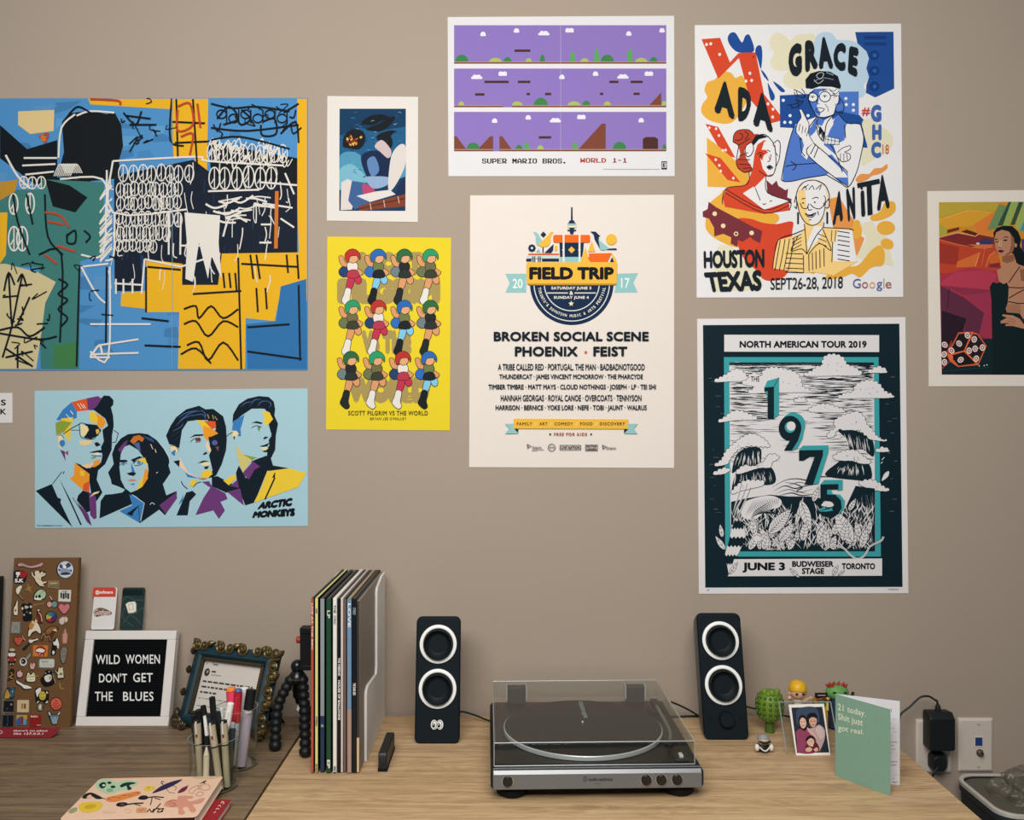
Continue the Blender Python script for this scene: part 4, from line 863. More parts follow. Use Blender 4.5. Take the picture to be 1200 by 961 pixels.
d = 1.716
t = toy('cap_figure', 'tiny crouching figure in a grey cap lying before the green toy', 894.5, d)
mb = MB(); mb.ball((0, 0.002, 0.009), (0.015, 0.012, 0.009), 16); mb.build('body', mat('1a1c1f', 0.5), t)
MB().ball((0.0005, -0.001, 0.0215), (0.0115, 0.0105, 0.0085), 18).build('head', mat('c5b199', 0.5), t)
hd = MB(); hd.lathe([(0.0118, 0.0), (0.0115, 0.004), (0.008, 0.0085), (0.0001, 0.0105)], 24, T3(0.0005, 0.002, 0.0235) @ RX(-12)).build('cap', mat('8d9092', 0.5), t)
MB().prism([(0.012*cos(R(180+a)), 0.009*sin(R(180+a))) for a in range(0, 181, 15)], 0, 0.0012, 'z', T3(0.0005, -0.007, 0.0232) @ RX(10)).build('cap_peak', mat('22262a', 0.5), t)
MB().ball((0.0, -0.0102, 0.0185), (0.0060, 0.0030, 0.0022), 12).build('moustache', mat('6a5540', 0.6), t)
for s in (-1, 1): MB().ball((s*0.0135, -0.006, 0.011), (0.0045, 0.005, 0.007), 12).build('hand', mat('e4e1da', 0.5), t)
cl = MB().tube([(-0.010, -0.0095, 0.013), (-0.004, -0.0122, 0.008), (0, -0.0128, 0.0065), (0.004, -0.0122, 0.008), (0.010, -0.0095, 0.013)], 0.0014, 8, 3).build('collar', mat('dad7cf', 0.5), t)

d = 1.835
t = toy('yellow_hair_doll', 'small doll with smooth yellow hair peeking over the photo stand', 935, d)
MB().ball((0, 0, 0.0775), (0.0165, 0.0155, 0.0150), 20).build('head', mat('d8ad8c', 0.5), t)
MB().lathe([(0.0182, 0.0), (0.0185, 0.004), (0.0165, 0.012), (0.010, 0.0185), (0.0001, 0.021)], 28, T3(0, 0.001, 0.081) @ RX(-6)).build('hair', mat('e0ad1e', 0.4, 0.4), t)
for s in (-1, 1):
    MB().ball((s*0.0065, -0.0145, 0.0775), (0.0034, 0.0020, 0.0026), 10).build('eye', mat('2a211c', 0.3), t)
    MB().ball((s*0.0172, 0.0, 0.0745), (0.0032, 0.0028, 0.0042), 10).build('ear', mat('d2a080', 0.5), t)
MB().lathe([(0.014, 0.004), (0.0145, 0.02), (0.012, 0.045), (0.008, 0.064)], 24).build('dress', mat('b8b0a0', 0.6), t)
for s in (-1, 1): MB().tube([(s*0.010, -0.002, 0.058), (s*0.018, -0.010, 0.066), (s*0.022, -0.016, 0.0715)], [0.0036, 0.0032, 0.003], 10).build('arm', mat('d8ad8c', 0.5), t)
MB().box(-0.010, 0.010, -0.008, 0.008, 0, 0.005).build('base', mat('8a8276', 0.5), t, 0.001)

d = 1.828
t = toy('toy_stall', 'tiny yellow and green toy stall with a black sign, beside the yellow-haired doll', 961, d, 'toy')
MB().box(-0.013, 0.013, -0.010, 0.010, 0, 0.064).build('body', mat('b98a2e', 0.5), t, 0.001)
MB().ball((-0.001, -0.011, 0.060), (0.009, 0.006, 0.008), 14).build('green_dome', mat('2f7a4d', 0.4), t)
MB().tube([(-0.0115, -0.012, 0.065), (-0.004, -0.014, 0.070), (0.004, -0.014, 0.070), (0.011, -0.012, 0.066)], 0.0022, 8, 3).build('awning', mat('7d241c', 0.4), t)
MB().box(0.009, 0.013, -0.0122, -0.0102, 0.046, 0.072).build('post', mat('d6cf62', 0.5), t)
sg = MB().box(-0.0135, 0.0115, -0.012, -0.008, 0.0725, 0.0810).build('sign', mat('121416', 0.4), t, 0.0005)
MB().box(-0.009, 0.007, -0.0124, -0.0121, 0.0758, 0.0776).build('sign_lettering', mat('a9a9a4', 0.5), sg)
MB().box(-0.010, 0.010, -0.004, 0.004, 0.064, 0.0725).build('post', mat('c08f30', 0.5), t)

d = 1.845
t = toy('green_monster', 'green-faced toy with red spiky hair behind the birthday card', 981, d)
MB().ball((0, 0, 0.074), (0.0235, 0.018, 0.0165), 22).build('head', mat('5f9a55', 0.5, 0.3, 0, 0.08, 90), t)
hb = MB(); 
for k in range(11):
    a = -1.25+2.5*k/10; hb.lathe([(0.0034, 0), (0.0026, 0.004), (0.0002, 0.0085)], 8, T3(0.0195*sin(a)*0.9, -0.004 if k % 2 else 0.003, 0.0835+0.0045*cos(a)) @ RY(math.degrees(a)*0.7))
hb.ball((0, 0.0, 0.0835), (0.0185, 0.013, 0.0062), 16); hb.build('hair', mat('9a2f22', 0.6), t)
for s in (-1, 1): MB().ball((s*0.0105, -0.0150, 0.0775), (0.0042, 0.0022, 0.0022), 10).build('eye', mat('16201a', 0.3), t)
MB().lathe([(0.020, 0.004), (0.0205, 0.03), (0.017, 0.055), (0.010, 0.062)], 26).build('body', mat('1f2c4d', 0.6), t)
for s in (-1, 1): MB().lathe([(0.0085, 0), (0.0085, 0.004), (0.006, 0.007)], 16, T3(s*0.010, 0, 0)).build('foot', mat('15181b', 0.5), t)
MB().tube([(0.016, -0.002, 0.052), (0.026, -0.006, 0.064), (0.031, -0.006, 0.076)], [0.0042, 0.0036, 0.003], 10, 4).build('arm', mat('14191c', 0.5), t)

# ------------------------------------------------------------------ clear photo stand
Ma, wa, ha = frame_of(at(922.5, 884.3, 1.700), at(985, 884.3, 1.700), at(919.5, 822, 1.752))
t = thing('photo_stand', 'clear acrylic stand holding a family portrait photo', 'photo frame', Ma)
MB().prism(rrect(-wa/2, wa/2, 0, ha, 0.002), 0, 0.003, 'y').build('front_sheet', ACRYL, t, 0.0003, 1)
e_ = MB(); 
for p, q in (((-wa/2, 0.0015, ha), (wa/2, 0.0015, ha)), ((-wa/2, 0.0015, 0.002), (-wa/2, 0.0015, ha)), ((wa/2, 0.0015, 0.002), (wa/2, 0.0015, ha))): e_.tube([p, q], 0.0011, 6)
e_.build('cut_edge', mat('8f9694', 0.2, 0.6), t)
inv = Ma.inverted(); P0 = Vector((0, 0.0035, ha*0.9)); f0 = inv @ (at(945, 884.3, 1.700)+Vector((0.0, 0.075, 0)))
MB().loft([[Vector((x, f0.y, f0.z)) for x in (-0.02, 0.02)]+[Vector((x, f0.y+0.002, f0.z)) for x in (0.02, -0.02)], [Vector((x, P0.y, P0.z)) for x in (-0.02, 0.02)]+[Vector((x, P0.y+0.002, P0.z+0.001)) for x in (0.02, -0.02)]]).build('back_leg', ACRYL, t)
I = Ink(Ma, t, 0.0006); I.frame(880, 790, 10)
q0 = [I.pt(*p) for p in ((440, 352), (856, 342), (932, 946), (530, 950))]
ph = MB().prism([(a, b) for a, b in q0], -0.0006, 0, 'y').build('photo_print', mat('e4dfda', 0.4, 0.4), t)
I.parent = ph; I.rough = 0.35
I.f('232b38', '474,388 836,378 918,914 540,920'); I.f('39465a', '560,395 760,388 800,560 700,520 560,600 530,480', 1)
I.f('8a3f5c', '525,680 570,640 640,635 700,680 750,740 760,910 560,915 540,780', 1)
I.f('b3999a', '660,650 740,620 800,590 860,640 868,720 850,800 800,900 770,860 760,760 710,700', 1); I.f('c6aeac', '760,640 800,600 850,650 860,720 820,760 790,720', 1)
I.f('c9a296', '655,625 690,640 760,720 770,745 730,720 690,690', 1)
I.f('12151b', '556,560 565,500 600,472 640,490 660,560 650,640 620,660 575,620', 1); I.f('d4ab98', '572,545 600,505 640,530 648,590 620,632 585,610', 1); I.f('8d4a45', '595,598 628,594 612,606', 1); I.e('3a2623', 592, 556, 8, 5); I.e('3a2623', 628, 553, 8, 5)
I.f('12151b', '655,530 665,470 710,448 760,460 778,510 772,560 740,600 690,590', 1); I.f('c79a86', '680,530 720,500 768,520 765,580 735,618 700,600', 1); I.f('12151b', '668,520 700,490 770,512 775,480 710,455 668,480', 1); I.e('2d1e1c', 705, 548, 9, 5); I.e('2d1e1c', 745, 546, 9, 5); I.f('7d3f3a', '712,588 742,586 728,596', 1)
I.f('5a2028', '632,860 670,800 740,780 790,830 790,900 640,905', 1); I.f('1a1516', '640,780 660,730 710,715 745,745 750,790 700,770', 1); I.f('d3aa98', '660,780 700,745 738,770 735,815 700,840 668,820', 1); I.f('cfa491', '640,870 690,850 720,880 690,905 645,900', 1); I.f('cfa491', '735,880 770,855 788,880 765,905', 1); I.e('2d1e1c', 683, 785, 6, 4); I.e('2d1e1c', 716, 783, 6, 4); I.e('e8dccf', 720, 835, 10, 8)
I.build('portrait', 'studio portrait of a couple with a small child on dark blue')
MB().box(-0.030, -0.002, 0.0045, 0.020, 0.002, 0.007).build('black_foot', mat('101315', 0.5), t) if 0 else None

# ------------------------------------------------------------------ birthday card
S = Vector((0.5786, 1.603, DZ+0.0002)); Fv = Vector((0.6415, 1.5200, DZ+0.0002)); Bv = Vector((0.6765, 1.563, DZ+0.0002)); up = Vector((0, 0, 0.1468))
t = thing('birthday_card', 'sage green greeting card standing half open at the right of the desk', 'card', T3(*S))
cg = mat('7fa493', 0.6, 0.2); cw = mat('dcdce2', 0.6)
Mf, wf, hf = frame_of(S, Fv, S+up); Mb, wb, hb_ = frame_of(S, Bv, S+up)
rel = lambda M: T3(*(-S)) @ M
f1 = MB().box(-wf/2, wf/2, 0, 0.0007, 0, hf).build('front_cover', cg, t); f1.matrix_local = rel(Mf)
fi = MB().box(-wf/2, wf/2, 0.0007, 0.0009, 0, hf).build('cover_lining', cw, t); fi.matrix_local = rel(Mf)
f2 = MB().box(-wb/2, wb/2, 0, 0.0008, 0, hb_).build('back_cover', cw, t); f2.matrix_local = rel(Mb)
I = Ink(Mf, f1, 0.0001); I.frame(970, 810, 7.69)
I.tx('d9dfc9', '21 today.', None, 0.012, 1.05, 0, '90,105 342,172 342,243 90,183'); I.tx('d9dfc9', 'Shit just', None, 0.012, 1.05, 0, '93,193 316,250 316,330 93,268'); I.tx('d9dfc9', 'got real.', None, 0.012, 1.05, 0, '93,296 326,344 326,402 93,368'); I.build('lettering', 'cream printed greeting')
I = Ink(Mb, f2, 0.0001); I.frame(971.5, 810, 7.69)
I.l('b5434a', 5, '560,150 562,185', 0); I.l('b5434a', 4, '543,165 545,185', 0); I.build('red_note', 'red handwriting')
random.seed(8)
for v, a, b, w_ in ((250, 550, 605, 3), (282, 545, 565, 3), (330, 552, 592, 3), (362, 575, 612, 4), (395, 555, 580, 3), (455, 556, 612, 8), (485, 560, 585, 7), (518, 560, 602, 6), (548, 562, 575, 6), (632, 560, 618, 8), (660, 562, 612, 8), (750, 590, 612, 3), (785, 575, 590, 6), (815, 570, 615, 8), (840, 572, 592, 6), (862, 575, 615, 8)):
    u = a
    while u < b-4:
        l_ = random.uniform(6, 14); I.l('55555c' if w_ < 5 else '26262b', w_*0.7, [(u, v), (min(u+l_, b), v+random.uniform(-3, 5))]); u += l_+4
I.build('handwriting', 'black handwritten lines')

# ------------------------------------------------------------------ wall plates, plugs and leads
def plate(label, x0, y0, x1, y1):
    a = at(x0, y1, WD-0.006); b = at(x1, y0, WD-0.006); c = (a+b)/2; w, h = (b.x-a.x)/2, (b.z-a.z)/2
    t = thing('wall_plate', label, 'wall plate', T3(c.x, WD, c.z), 'wall plates')
    M = MB(); M.loft([[Vector((x, 0, z)) for x, z in rrect(-w, w, -h, h, 0.003)], [Vector((x, -0.003, z)) for x, z in rrect(-w, w, -h, h, 0.003)], [Vector((x, -0.006, z)) for x, z in rrect(-w+0.005, w-0.005, -h+0.005, h-0.005, 0.003)]])
    M.build('plate', mat('cfc4ba', 0.45), t, angle=8); return t, w, h
t, w, h = plate('beige outlet plate on the wall behind the black power adapter', 1074, 843, 1116, 906)
for z in (0.024, -0.024):
    r = MB(); r.prism(rrect(-0.017, 0.017, z-0.014, z+0.014, 0.009), -0.0072, -0.0058, 'y').build('socket', mat('c7bbb0', 0.5), t)
t, w, h = plate('beige wall plate with a blue data jack and a coaxial socket', 1123.5, 841.5, 1164.5, 904.5)
z = at(0, 867, WD).z-t.location.z; x = at(1145, 867, WD).x-t.location.x
j = MB().box(x-0.0095, x+0.0095, -0.0072, -0.0058, z-0.011, z+0.0105).build('jack_frame', mat('d6cdc4', 0.5), t)
MB().box(x-0.0075, x+0.0075, -0.0078, -0.0070, z-0.009, z+0.0085).build('data_jack', mat('24417c', 0.4), t)
z2 = at(0, 880, WD).z-t.location.z
c_ = MB().lathe([(0.0075, 0), (0.0075, 0.003), (0.005, 0.0032), (0.0048, 0.010), (0.0032, 0.0102), (0.003, 0.004), (0.0001, 0.004)], 18, T3(x+0.002, -0.006, z2) @ RX(90), False).build('coaxial_socket', mat('8f8375', 0.3, 0.5, 0.8), t)
for zz in (h-0.012, -h+0.012): MB().lathe([(0.003, 0), (0.0028, 0.001), (0.0001, 0.0013)], 14, T3(x, -0.006, zz) @ RX(90), False).build('screw', mat('b9aea2', 0.4), t)
M_PL = mat('151a1d', 0.5, 0.35)
y0 = WD-0.0075
t = thing('power_adapter', 'black square power adapter plugged into the upper socket', 'power adapter', T3(0.9095, y0, 0.7225))
mb = MB(); mb.loft([[Vector((x_, 0, z_)) for x_, z_ in rrect(-0.026, 0.026, -0.037, 0.039, 0.004)], [Vector((x_, -0.024, z_)) for x_, z_ in rrect(-0.027, 0.027, -0.039, 0.041, 0.005)], [Vector((x_, -0.036, z_)) for x_, z_ in rrect(-0.0265, 0.0265, -0.038, 0.031, 0.005)]])
mb.build('body', M_PL, t, 0.0015)
MB().lathe([(0.006, 0.0), (0.0055, 0.008), (0.0032, 0.014)], 16, T3(0.0, -0.014, 0.040)).build('strain_relief', M_PL, t)
base = Vector((0.9095, y0, 0.7225))
pts = [(0, -0.014, 0.052), (-0.003, -0.016, 0.062)]+[tuple(at(a, b, 1.895)-base) for a, b in ((1096, 820), (1088, 815.5), (1078, 817), (1066, 828), (1056, 836), (1053.5, 845), (1052, 860), (1050, 880))]+[(-0.10, -0.02, -0.10), (-0.11, -0.012, -0.35), (-0.10, -0.012, -0.70)]
MB().tube(pts, 0.0021, 8, 5).build('lead', M_PL, t)
t = thing('wall_plug', 'black rounded plug in the lower socket below the adapter', 'plug', T3(0.913, y0, 0.6545))
MB().loft([[Vector((x_, 0, z_)) for x_, z_ in rrect(-0.019, 0.017, -0.021, 0.018, 0.012)], [Vector((x_, -0.012, z_)) for x_, z_ in rrect(-0.019, 0.019, -0.021, 0.019, 0.013)], [Vector((x_-0.003, -0.024, z_)) for x_, z_ in rrect(-0.013, 0.013, -0.018, 0.013, 0.010)]]).build('body', M_PL, t, 0.001)
MB().tube([(-0.006, -0.022, -0.008), (-0.018, -0.026, -0.022), (-0.03, -0.02, -0.05), (-0.04, -0.012, -0.10), (-0.045, -0.010, -0.3), (-0.03, -0.010, -0.63)], 0.0026, 8, 5).build('lead', M_PL, t)
def lead(label, pts, r=0.0019):
    p0 = Vector(pts[0]); t = MB().tube([Vector(p)-p0 for p in pts], r, 8, 6).build('cable', M_PL, None, M=T3(*p0)); tag(t, label, 'cable', 'audio leads')
lead('thin black cable from the left speaker to the record player', [(-0.115, 1.886, 0.7600), at(541, 833.5, 1.890), at(556, 837.5, 1.888), at(570, 843, 1.872), (-0.040, 1.868, 0.7560), (-0.020, 1.879, 0.7530)])
lead('thin black cable rising behind the record player\'s right corner', [at(786, 822, 1.885), at(796, 826, 1.890), at(808, 832, 1.895), at(818, 838, 1.900), (0.405, 1.905, 0.7525)])
lead('black cable lying along the desk back by the right speaker', [(0.335, 1.905, 0.7525), (0.37, 1.908, 0.7525), (0.40, 1.910, 0.7525), (0.45, 1.910, 0.7525)], 0.0022)
lead('black cable between the right speaker and the green toy', [(0.455, 1.890, 0.790), at(882, 829.5, 1.885), at(890, 831, 1.886), (0.545, 1.890, 0.766), (0.60, 1.9, 0.7522)])

# ------------------------------------------------------------------ bin below the desk with a plastic bag
t = thing('waste_bin', 'light grey bin standing against the wall beside the desk', 'bin', T3(1.10, 1.822, 0))
wb_, db_, hb2 = 0.157, 0.098, 0.622
mb = MB(); rings = []
for k, z in ((0.80, 0.0), (0.86, 0.2), (0.985, hb2-0.02), (1.0, hb2-0.018), (1.0, hb2), (0.95, hb2), (0.94, hb2-0.01), (0.83, 0.2), (0.77, 0.01)):
    rings.append([Vector((x_, y_, z)) for x_, y_ in rrect(-wb_*k, wb_*k, -db_*k, db_*k, 0.04*k)])
mb.loft(rings); mb.build('shell', mat('2c3033', 0.6), t, angle=30)  # shade beside the desk is put into this dark outer colour
MB().loft([[Vector((x_, y_, z)) for x_, y_ in rrect(-wb_*k, wb_*k, -db_*k, db_*k, 0.04*k)] for k, z in ((0.938, hb2-0.004), (0.825, 0.2), (0.76, 0.012))], True, True).build('shaded_inside', mat('5d584f', 0.7), t)  # inner faces again, with the bin's inside shade put into their colour
rm = MB(); rm.loft([[Vector((x_, y_, z)) for x_, y_ in rrect(-wb_*k, wb_*k, -db_*k, db_*k, 0.04*k)] for k, z in ((1.002, hb2-0.005), (1.006, hb2+0.002), (1.0, hb2+0.0035), (0.955, hb2+0.003), (0.948, hb2-0.004))], True, False); rm.build('rim', mat('c4bfb9', 0.45), t)
random.seed(3)
bag = mat('7a7368', 0.28, 0.5, 0, 0.25, 25); bag.node_tree.nodes['Principled BSDF'].inputs['Alpha'].default_value = 0.42
o = bmesh.new(); bmesh.ops.create_icosphere(o, subdivisions=6, radius=1)
from mathutils import noise
for v in o.verts:
    p = v.co.copy(); n_ = noise.noise(p*2.0)*0.16+abs(noise.noise(p*3.6+Vector((3, 1, 7))))*0.20+abs(noise.noise(p*8))*0.08+abs(noise.noise(p*25))*0.04
    v.co = Vector((p.x*0.150, p.y*0.086, p.z*0.125))*(0.74+n_)
me = bpy.data.meshes.new('plastic_bag'); o.to_mesh(me); o.free(); me.materials.append(bag)
for p in me.polygons: p.use_smooth = True
o = bpy.data.objects.new('plastic_bag', me); COL.objects.link(o); o.location = (1.105, 1.826, 0.592)
tag(o, 'crumpled clear plastic bag in the light grey bin', 'bag')
# ------------------------------------------------------------------ posters on the wall
def poster(name, label, quad, paper, cat='poster'):
    q = [at(x, y, WD) for x, y in quad]                     # top left, top right, bottom right, bottom left
    c = (q[2]+q[3])/2; M = T3(c.x, WD-0.0003, c.z)
    t = thing(name, label, cat, M)
    q = [at(x, y, WD-0.0013) for x, y in quad]
    MB().prism([(p.x-c.x, p.z-c.z) for p in q[::-1]], -0.0010, 0, 'y').build('paper_sheet', mat(paper, 0.7, 0.12, 0, 0.02, 30), t)
    return Ink(M, t, 0.0011), t
INK = '14202a'
# ---- festival bill
I, t = poster('festival_poster', 'cream festival poster headed FIELD TRIP with a yellow and navy emblem', ((551, 228.5), (790, 227.8), (790, 548), (549.8, 547)), 'e6ded8')
I.frame(590, 236, 7.5); NV = '152a4a'; YL = 'ecb945'; LB = '92c4c6'; OR = 'ea6a1e'; CR = 'e6ded8'
I.f(LB, '16,632 200,632 200,800 16,800 54,716'); I.tx('e9efec', '20', (80, 676, 168, 760), 0.015); I.build('year_ribbon', 'pale blue ribbon end reading 20')
I.f(LB, '1185,626 1000,632 975,800 1182,798 1142,712'); I.tx('e9efec', '17', (1034, 670, 1108, 758), 0.015); I.build('year_ribbon', 'pale blue ribbon end reading 17')
def half(c, r, y0=716): return [(600+r*cos(R(a)), y0+r*sin(R(a))) for a in range(0, 181, 5)]
I.f(NV, half(NV, 368)); I.f('dfe6e6', half(NV, 336)); I.f(NV, half(NV, 328)); I.f('dfe6e6', half(NV, 246)); I.f(NV, half(NV, 238))
I.tx('e6e3d6', 'SATURDAY JUNE 3', (420, 745, 772, 778), 0.03, 1.1); I.tx('e6e3d6', 'SUNDAY JUNE 4', (442, 828, 750, 860), 0.03, 1.1); I.tx('e6e3d6', '&', (580, 785, 612, 818), 0.03)
I.r('e6e3d6', 382, 797, 566, 806); I.r('e6e3d6', 624, 797, 812, 806)
I.f('ece3b8', [(595+(26 if k % 2 == 0 else 11)*sin(pi*k/5), 895-(26 if k % 2 == 0 else 11)*cos(pi*k/5)) for k in range(10)])
s = "TORONTO'S DOWNTOWN MUSIC & ARTS FESTIVAL"; n = len(s)
for i, ch in enumerate(s):
    if ch == ' ': continue
    a = R(173-166*(i+0.5)/n); r = 287; u, v = 600+r*cos(a), 716+r*sin(a); tx_, ty_ = sin(a), -cos(a); hw, hh = (8 if ch not in "I'" else 3), 13
    ox, oy = -cos(a), -sin(a)
    if ch == "'": hh = 5; u += ox*8; v += oy*8
    I.tx('e6e3d6', ch, None, 0.03, 1, 0, [(u-tx_*hw+ox*hh, v-ty_*hw+oy*hh), (u+tx_*hw+ox*hh, v+ty_*hw+oy*hh), (u+tx_*hw-ox*hh, v+ty_*hw-oy*hh), (u-tx_*hw-ox*hh, v-ty_*hw-oy*hh)])
    I.lay -= 1
I.nx(); I.build('round_badge', 'navy half disc with dates')
# tower, birds, pack, tram, canoe
I.f(NV, '594,48 606,48 608,165 592,165'); I.f(NV, '580,165 620,165 626,182 636,192 564,192 574,182'); I.r('9db9bb', 562, 192, 638, 212); I.r('e8e2c0', 560, 212, 640, 228); I.f(NV, '572,230 628,230 610,246 590,246'); I.r(NV, 562, 246, 638, 258); I.f(NV, '580,258 620,258 612,285 588,285')
I.f(LB, '262,262 300,275 330,330 345,350 295,385 284,350 284,300'); I.f(YL, '440,262 412,268 385,300 300,385 345,400 395,390 412,360 418,300'); I.f(NV, '350,262 376,288 350,315 325,290'); I.f(NV, '342,400 352,400 352,450 342,450'); I.f(NV, '360,450 440,372 436,425 420,450')
for k in range(8): I.e(NV, 250+22*cos(k*pi/4), 408+22*sin(k*pi/4), 12, 12, 0, 10)
I.e(NV, 250, 408, 22); I.e('e9e4dc', 250, 408, 10); I.f(LB, '285,440 310,410 325,445'); I.e(YL, 462, 408, 14, 26)
I.f(NV, '492,360 705,360 700,430 690,485 496,485'); I.f(OR, rrect(436, 762, 292, 360, 16)); I.r('e9e4dc', 520, 290, 536, 540); I.r('e9e4dc', 660, 290, 676, 540); I.f(YL, '598,394 628,424 598,454 568,424'); I.f('e9e4dc', '512,424 524,412 536,424 524,434'); I.f('e9e4dc', '654,424 667,412 680,424 667,434')
I.f(LB, '500,486 690,486 670,545 495,545'); I.r('e9e4dc', 520, 480, 536, 530); I.r('e9e4dc', 660, 480, 676, 530)
I.f(NV, '762,262 810,264 830,285 850,300 836,310 850,420 800,330 792,290'); I.f(LB, '832,330 860,355 935,415 870,428 850,424'); I.f(NV, '930,412 990,410 996,424 900,424'); I.e(YL, 948, 332, 48)
I.f(YL, '776,345 806,440 740,440'); I.f(YL, '720,400 760,545 670,545')
I.f(OR, '220,455 488,455 488,466 216,466'); I.r('c3d4d4', 205, 474, 488, 500); I.r(NV, 200, 503, 246, 524); I.r(NV, 338, 503, 488, 524)
for u in (254, 270, 302, 318): I.r('1d2d45', u, 480, u+9, 532)
I.f(OR, '748,455 952,452 908,540 765,540'); I.f(OR, '738,490 760,480 765,530'); I.f(INK, '952,488 974,538 932,538'); I.f(YL, '950,452 985,500 1000,548 975,545 955,480', 0)
I.build('emblem_picture', 'flat coloured tower, birds, backpack, tram and canoe')
I.f(YL, '200,545 212,532 990,532 1000,548 995,720 205,720'); I.f('b98a2e', '205,720 995,720 975,735 225,735'); I.tx('14171c', 'FIELD TRIP', (226, 575, 970, 686), 0.06, 1.0); I.build('title_banner', 'yellow banner lettered FIELD TRIP')
I.frame(540, 380, 4.615)
I.tx(INK, 'BROKEN SOCIAL SCENE', (178, 38, 1016, 90), 0.042, 1.04); I.tx(INK, 'PHOENIX', (292, 118, 632, 172), 0.042, 1.04); I.tx(INK, 'FEIST', (716, 118, 900, 172), 0.042, 1.04)
I.f('c9603d', [(675+(11 if k % 2 == 0 else 5)*sin(pi*k/5), 149-(11 if k % 2 == 0 else 5)*cos(pi*k/5)) for k in range(10)]); I.build('headline_lettering')
for s, b in (('A TRIBE CALLED RED · PORTUGAL. THE MAN · BADBADNOTGOOD', (201, 212, 994, 247)), ('THUNDERCAT · JAMES VINCENT MCMORROW · THE PHARCYDE', (208, 268, 984, 302)), ('TIMBER TIMBRE · MATT MAYS · CLOUD NOTHINGS · JOSEPH · LP · TEI SHI', (149, 323, 1054, 358)), ('HANNAH GEORGAS · ROYAL CANOE · OVERCOATS · TENNYSON', (216, 380, 976, 414)), ('HARRISON · BERNICE · YOKE LORE · NEFE · TOBI · JAUNT · WALRUS', (188, 435, 1005, 470))):
    I.tx('1d2833', s, b, 0.022, 1.0)
I.build('line_up_lettering')
I.f(LB, '238,536 290,536 312,588 238,590 262,562'); I.f(LB, '956,536 900,536 882,588 956,590 934,562'); I.f(INK, '288,562 310,562 310,586'); I.f(INK, '906,564 882,564 882,588'); I.f(YL, '286,508 906,512 904,564 285,562')
for s, b in (('FAMILY', (303, 528, 386, 545)), ('ART', (425, 528, 468, 545)), ('COMEDY', (506, 528, 606, 545)), ('FOOD', (645, 528, 712, 545)), ('DISCOVERY', (752, 528, 887, 545))): I.tx('2a2416', s, b, 0.03, 1.2)
for u in (405, 488, 626, 732): I.l('f0dfae', 3, [(u-6, 546), (u+6, 528)])
I.tx('a5492f', 'FREE FOR KIDS', (504, 584, 682, 600), 0.03, 1.25); I.e(INK, 483, 592, 5); I.e(INK, 704, 592, 5); I.build('ribbon_banner', 'narrow yellow ribbon with FAMILY ART COMEDY FOOD DISCOVERY')
def onta(u, v): I.l('3c4246', 3, [(u, v), (u+22, v+10), (u+4, v+22), (u, v)]); I.l('3c4246', 2, [(u+6, v+2), (u+8, v+20)])
onta(358, 646); I.tx('3c4246', 'Ontario', (385, 656, 436, 670), 0.01); I.r('777c80', 385, 674, 448, 677); I.r('777c80', 385, 680, 412, 682)
I.l('2a3036', 3, ring_pts(491, 664, 19, 22), 0, 0, 1); I.tx('2a3036', 'FACTOR', (478, 659, 504, 669), 0.03)
I.l('2a3036', 3, '536,652 648,652 648,676 536,676', 0, 0, 1); I.tx('1c2228', 'LIVE NATION', (542, 657, 643, 671), 0.035)
I.l('2a3036', 3, '674,650 738,650 738,680 674,680', 0, 0, 1); I.tx('2a3036', 'FACTOR', (678, 653, 734, 663), 0.05); I.tx('2a3036', 'CANADA', (678, 666, 734, 678), 0.05)
onta(764, 650); I.tx('3c4246', 'Ontario', (786, 659, 838, 675), 0.01); I.build('sponsor_marks', 'row of tiny sponsor marks')

# ---- tour poster
I, t = poster('tour_poster', 'dark teal concert tour poster with big slanted numerals 1975 over waves', ((817, 373.2), (1061, 371.2), (1064.6, 694.8), (819, 695.4)), 'e2dfe2')
DK = '0d242d'; WH = 'dedbdf'; TE = '3ba0a8'; P1 = (815, 368, 4.8); P2 = (815, 500, 4.8)
I.frame(*P1); I.f(DK, '42,60 1147,52 1165,1533 55,1537'); I.build('dark_panel', 'dark teal printed field')
I.f(TE, '160,240 1030,240 1043,1362 168,1362'); I.build('teal_border', 'bright teal frame line')
I.f(WH, '190,270 1003,270 1012,1332 198,1332')
random.seed(11)
for k in range(900):                                         # engraved sky
    v = 272+560*(random.random()**1.35); e = random.random()
    u = random.choice((random.uniform(190, 420), random.uniform(700, 1003), random.uniform(190, 1003), random.uniform(190, 1003)))
    if v > 640 and 330 < u < 760 and random.random() < 0.8: continue
    ln = random.uniform(40, 150); a, b = max(190, u-ln/2), min(1003, u+ln/2)
    if b-a < 10: continue
    c = DK if e < 0.83 else WH
    I.l(c, random.uniform(2.5, 9) if v < 470 else random.uniform(2.0, 6) if v < 600 else random.uniform(1.6, 3.5), [(a, v), ((a+b)/2, v+random.uniform(-3, 3)), (b, v+random.uniform(-2, 2))], 0, 1, 0, 1)
    I.lay += (k % 12 == 0)
I.r(DK, 190, 270, 1003, 286)
for k in range(40):
    u = random.uniform(190, 860); I.l(WH, random.uniform(1.5, 3.5), [(u, 272+random.uniform(4, 40)), (u+random.uniform(40, 140), 272+random.uniform(4, 40))], 0, 1, 0, 1)
I.nx(); I.build('engraved_sky', 'black and white engraved streaks of sky')
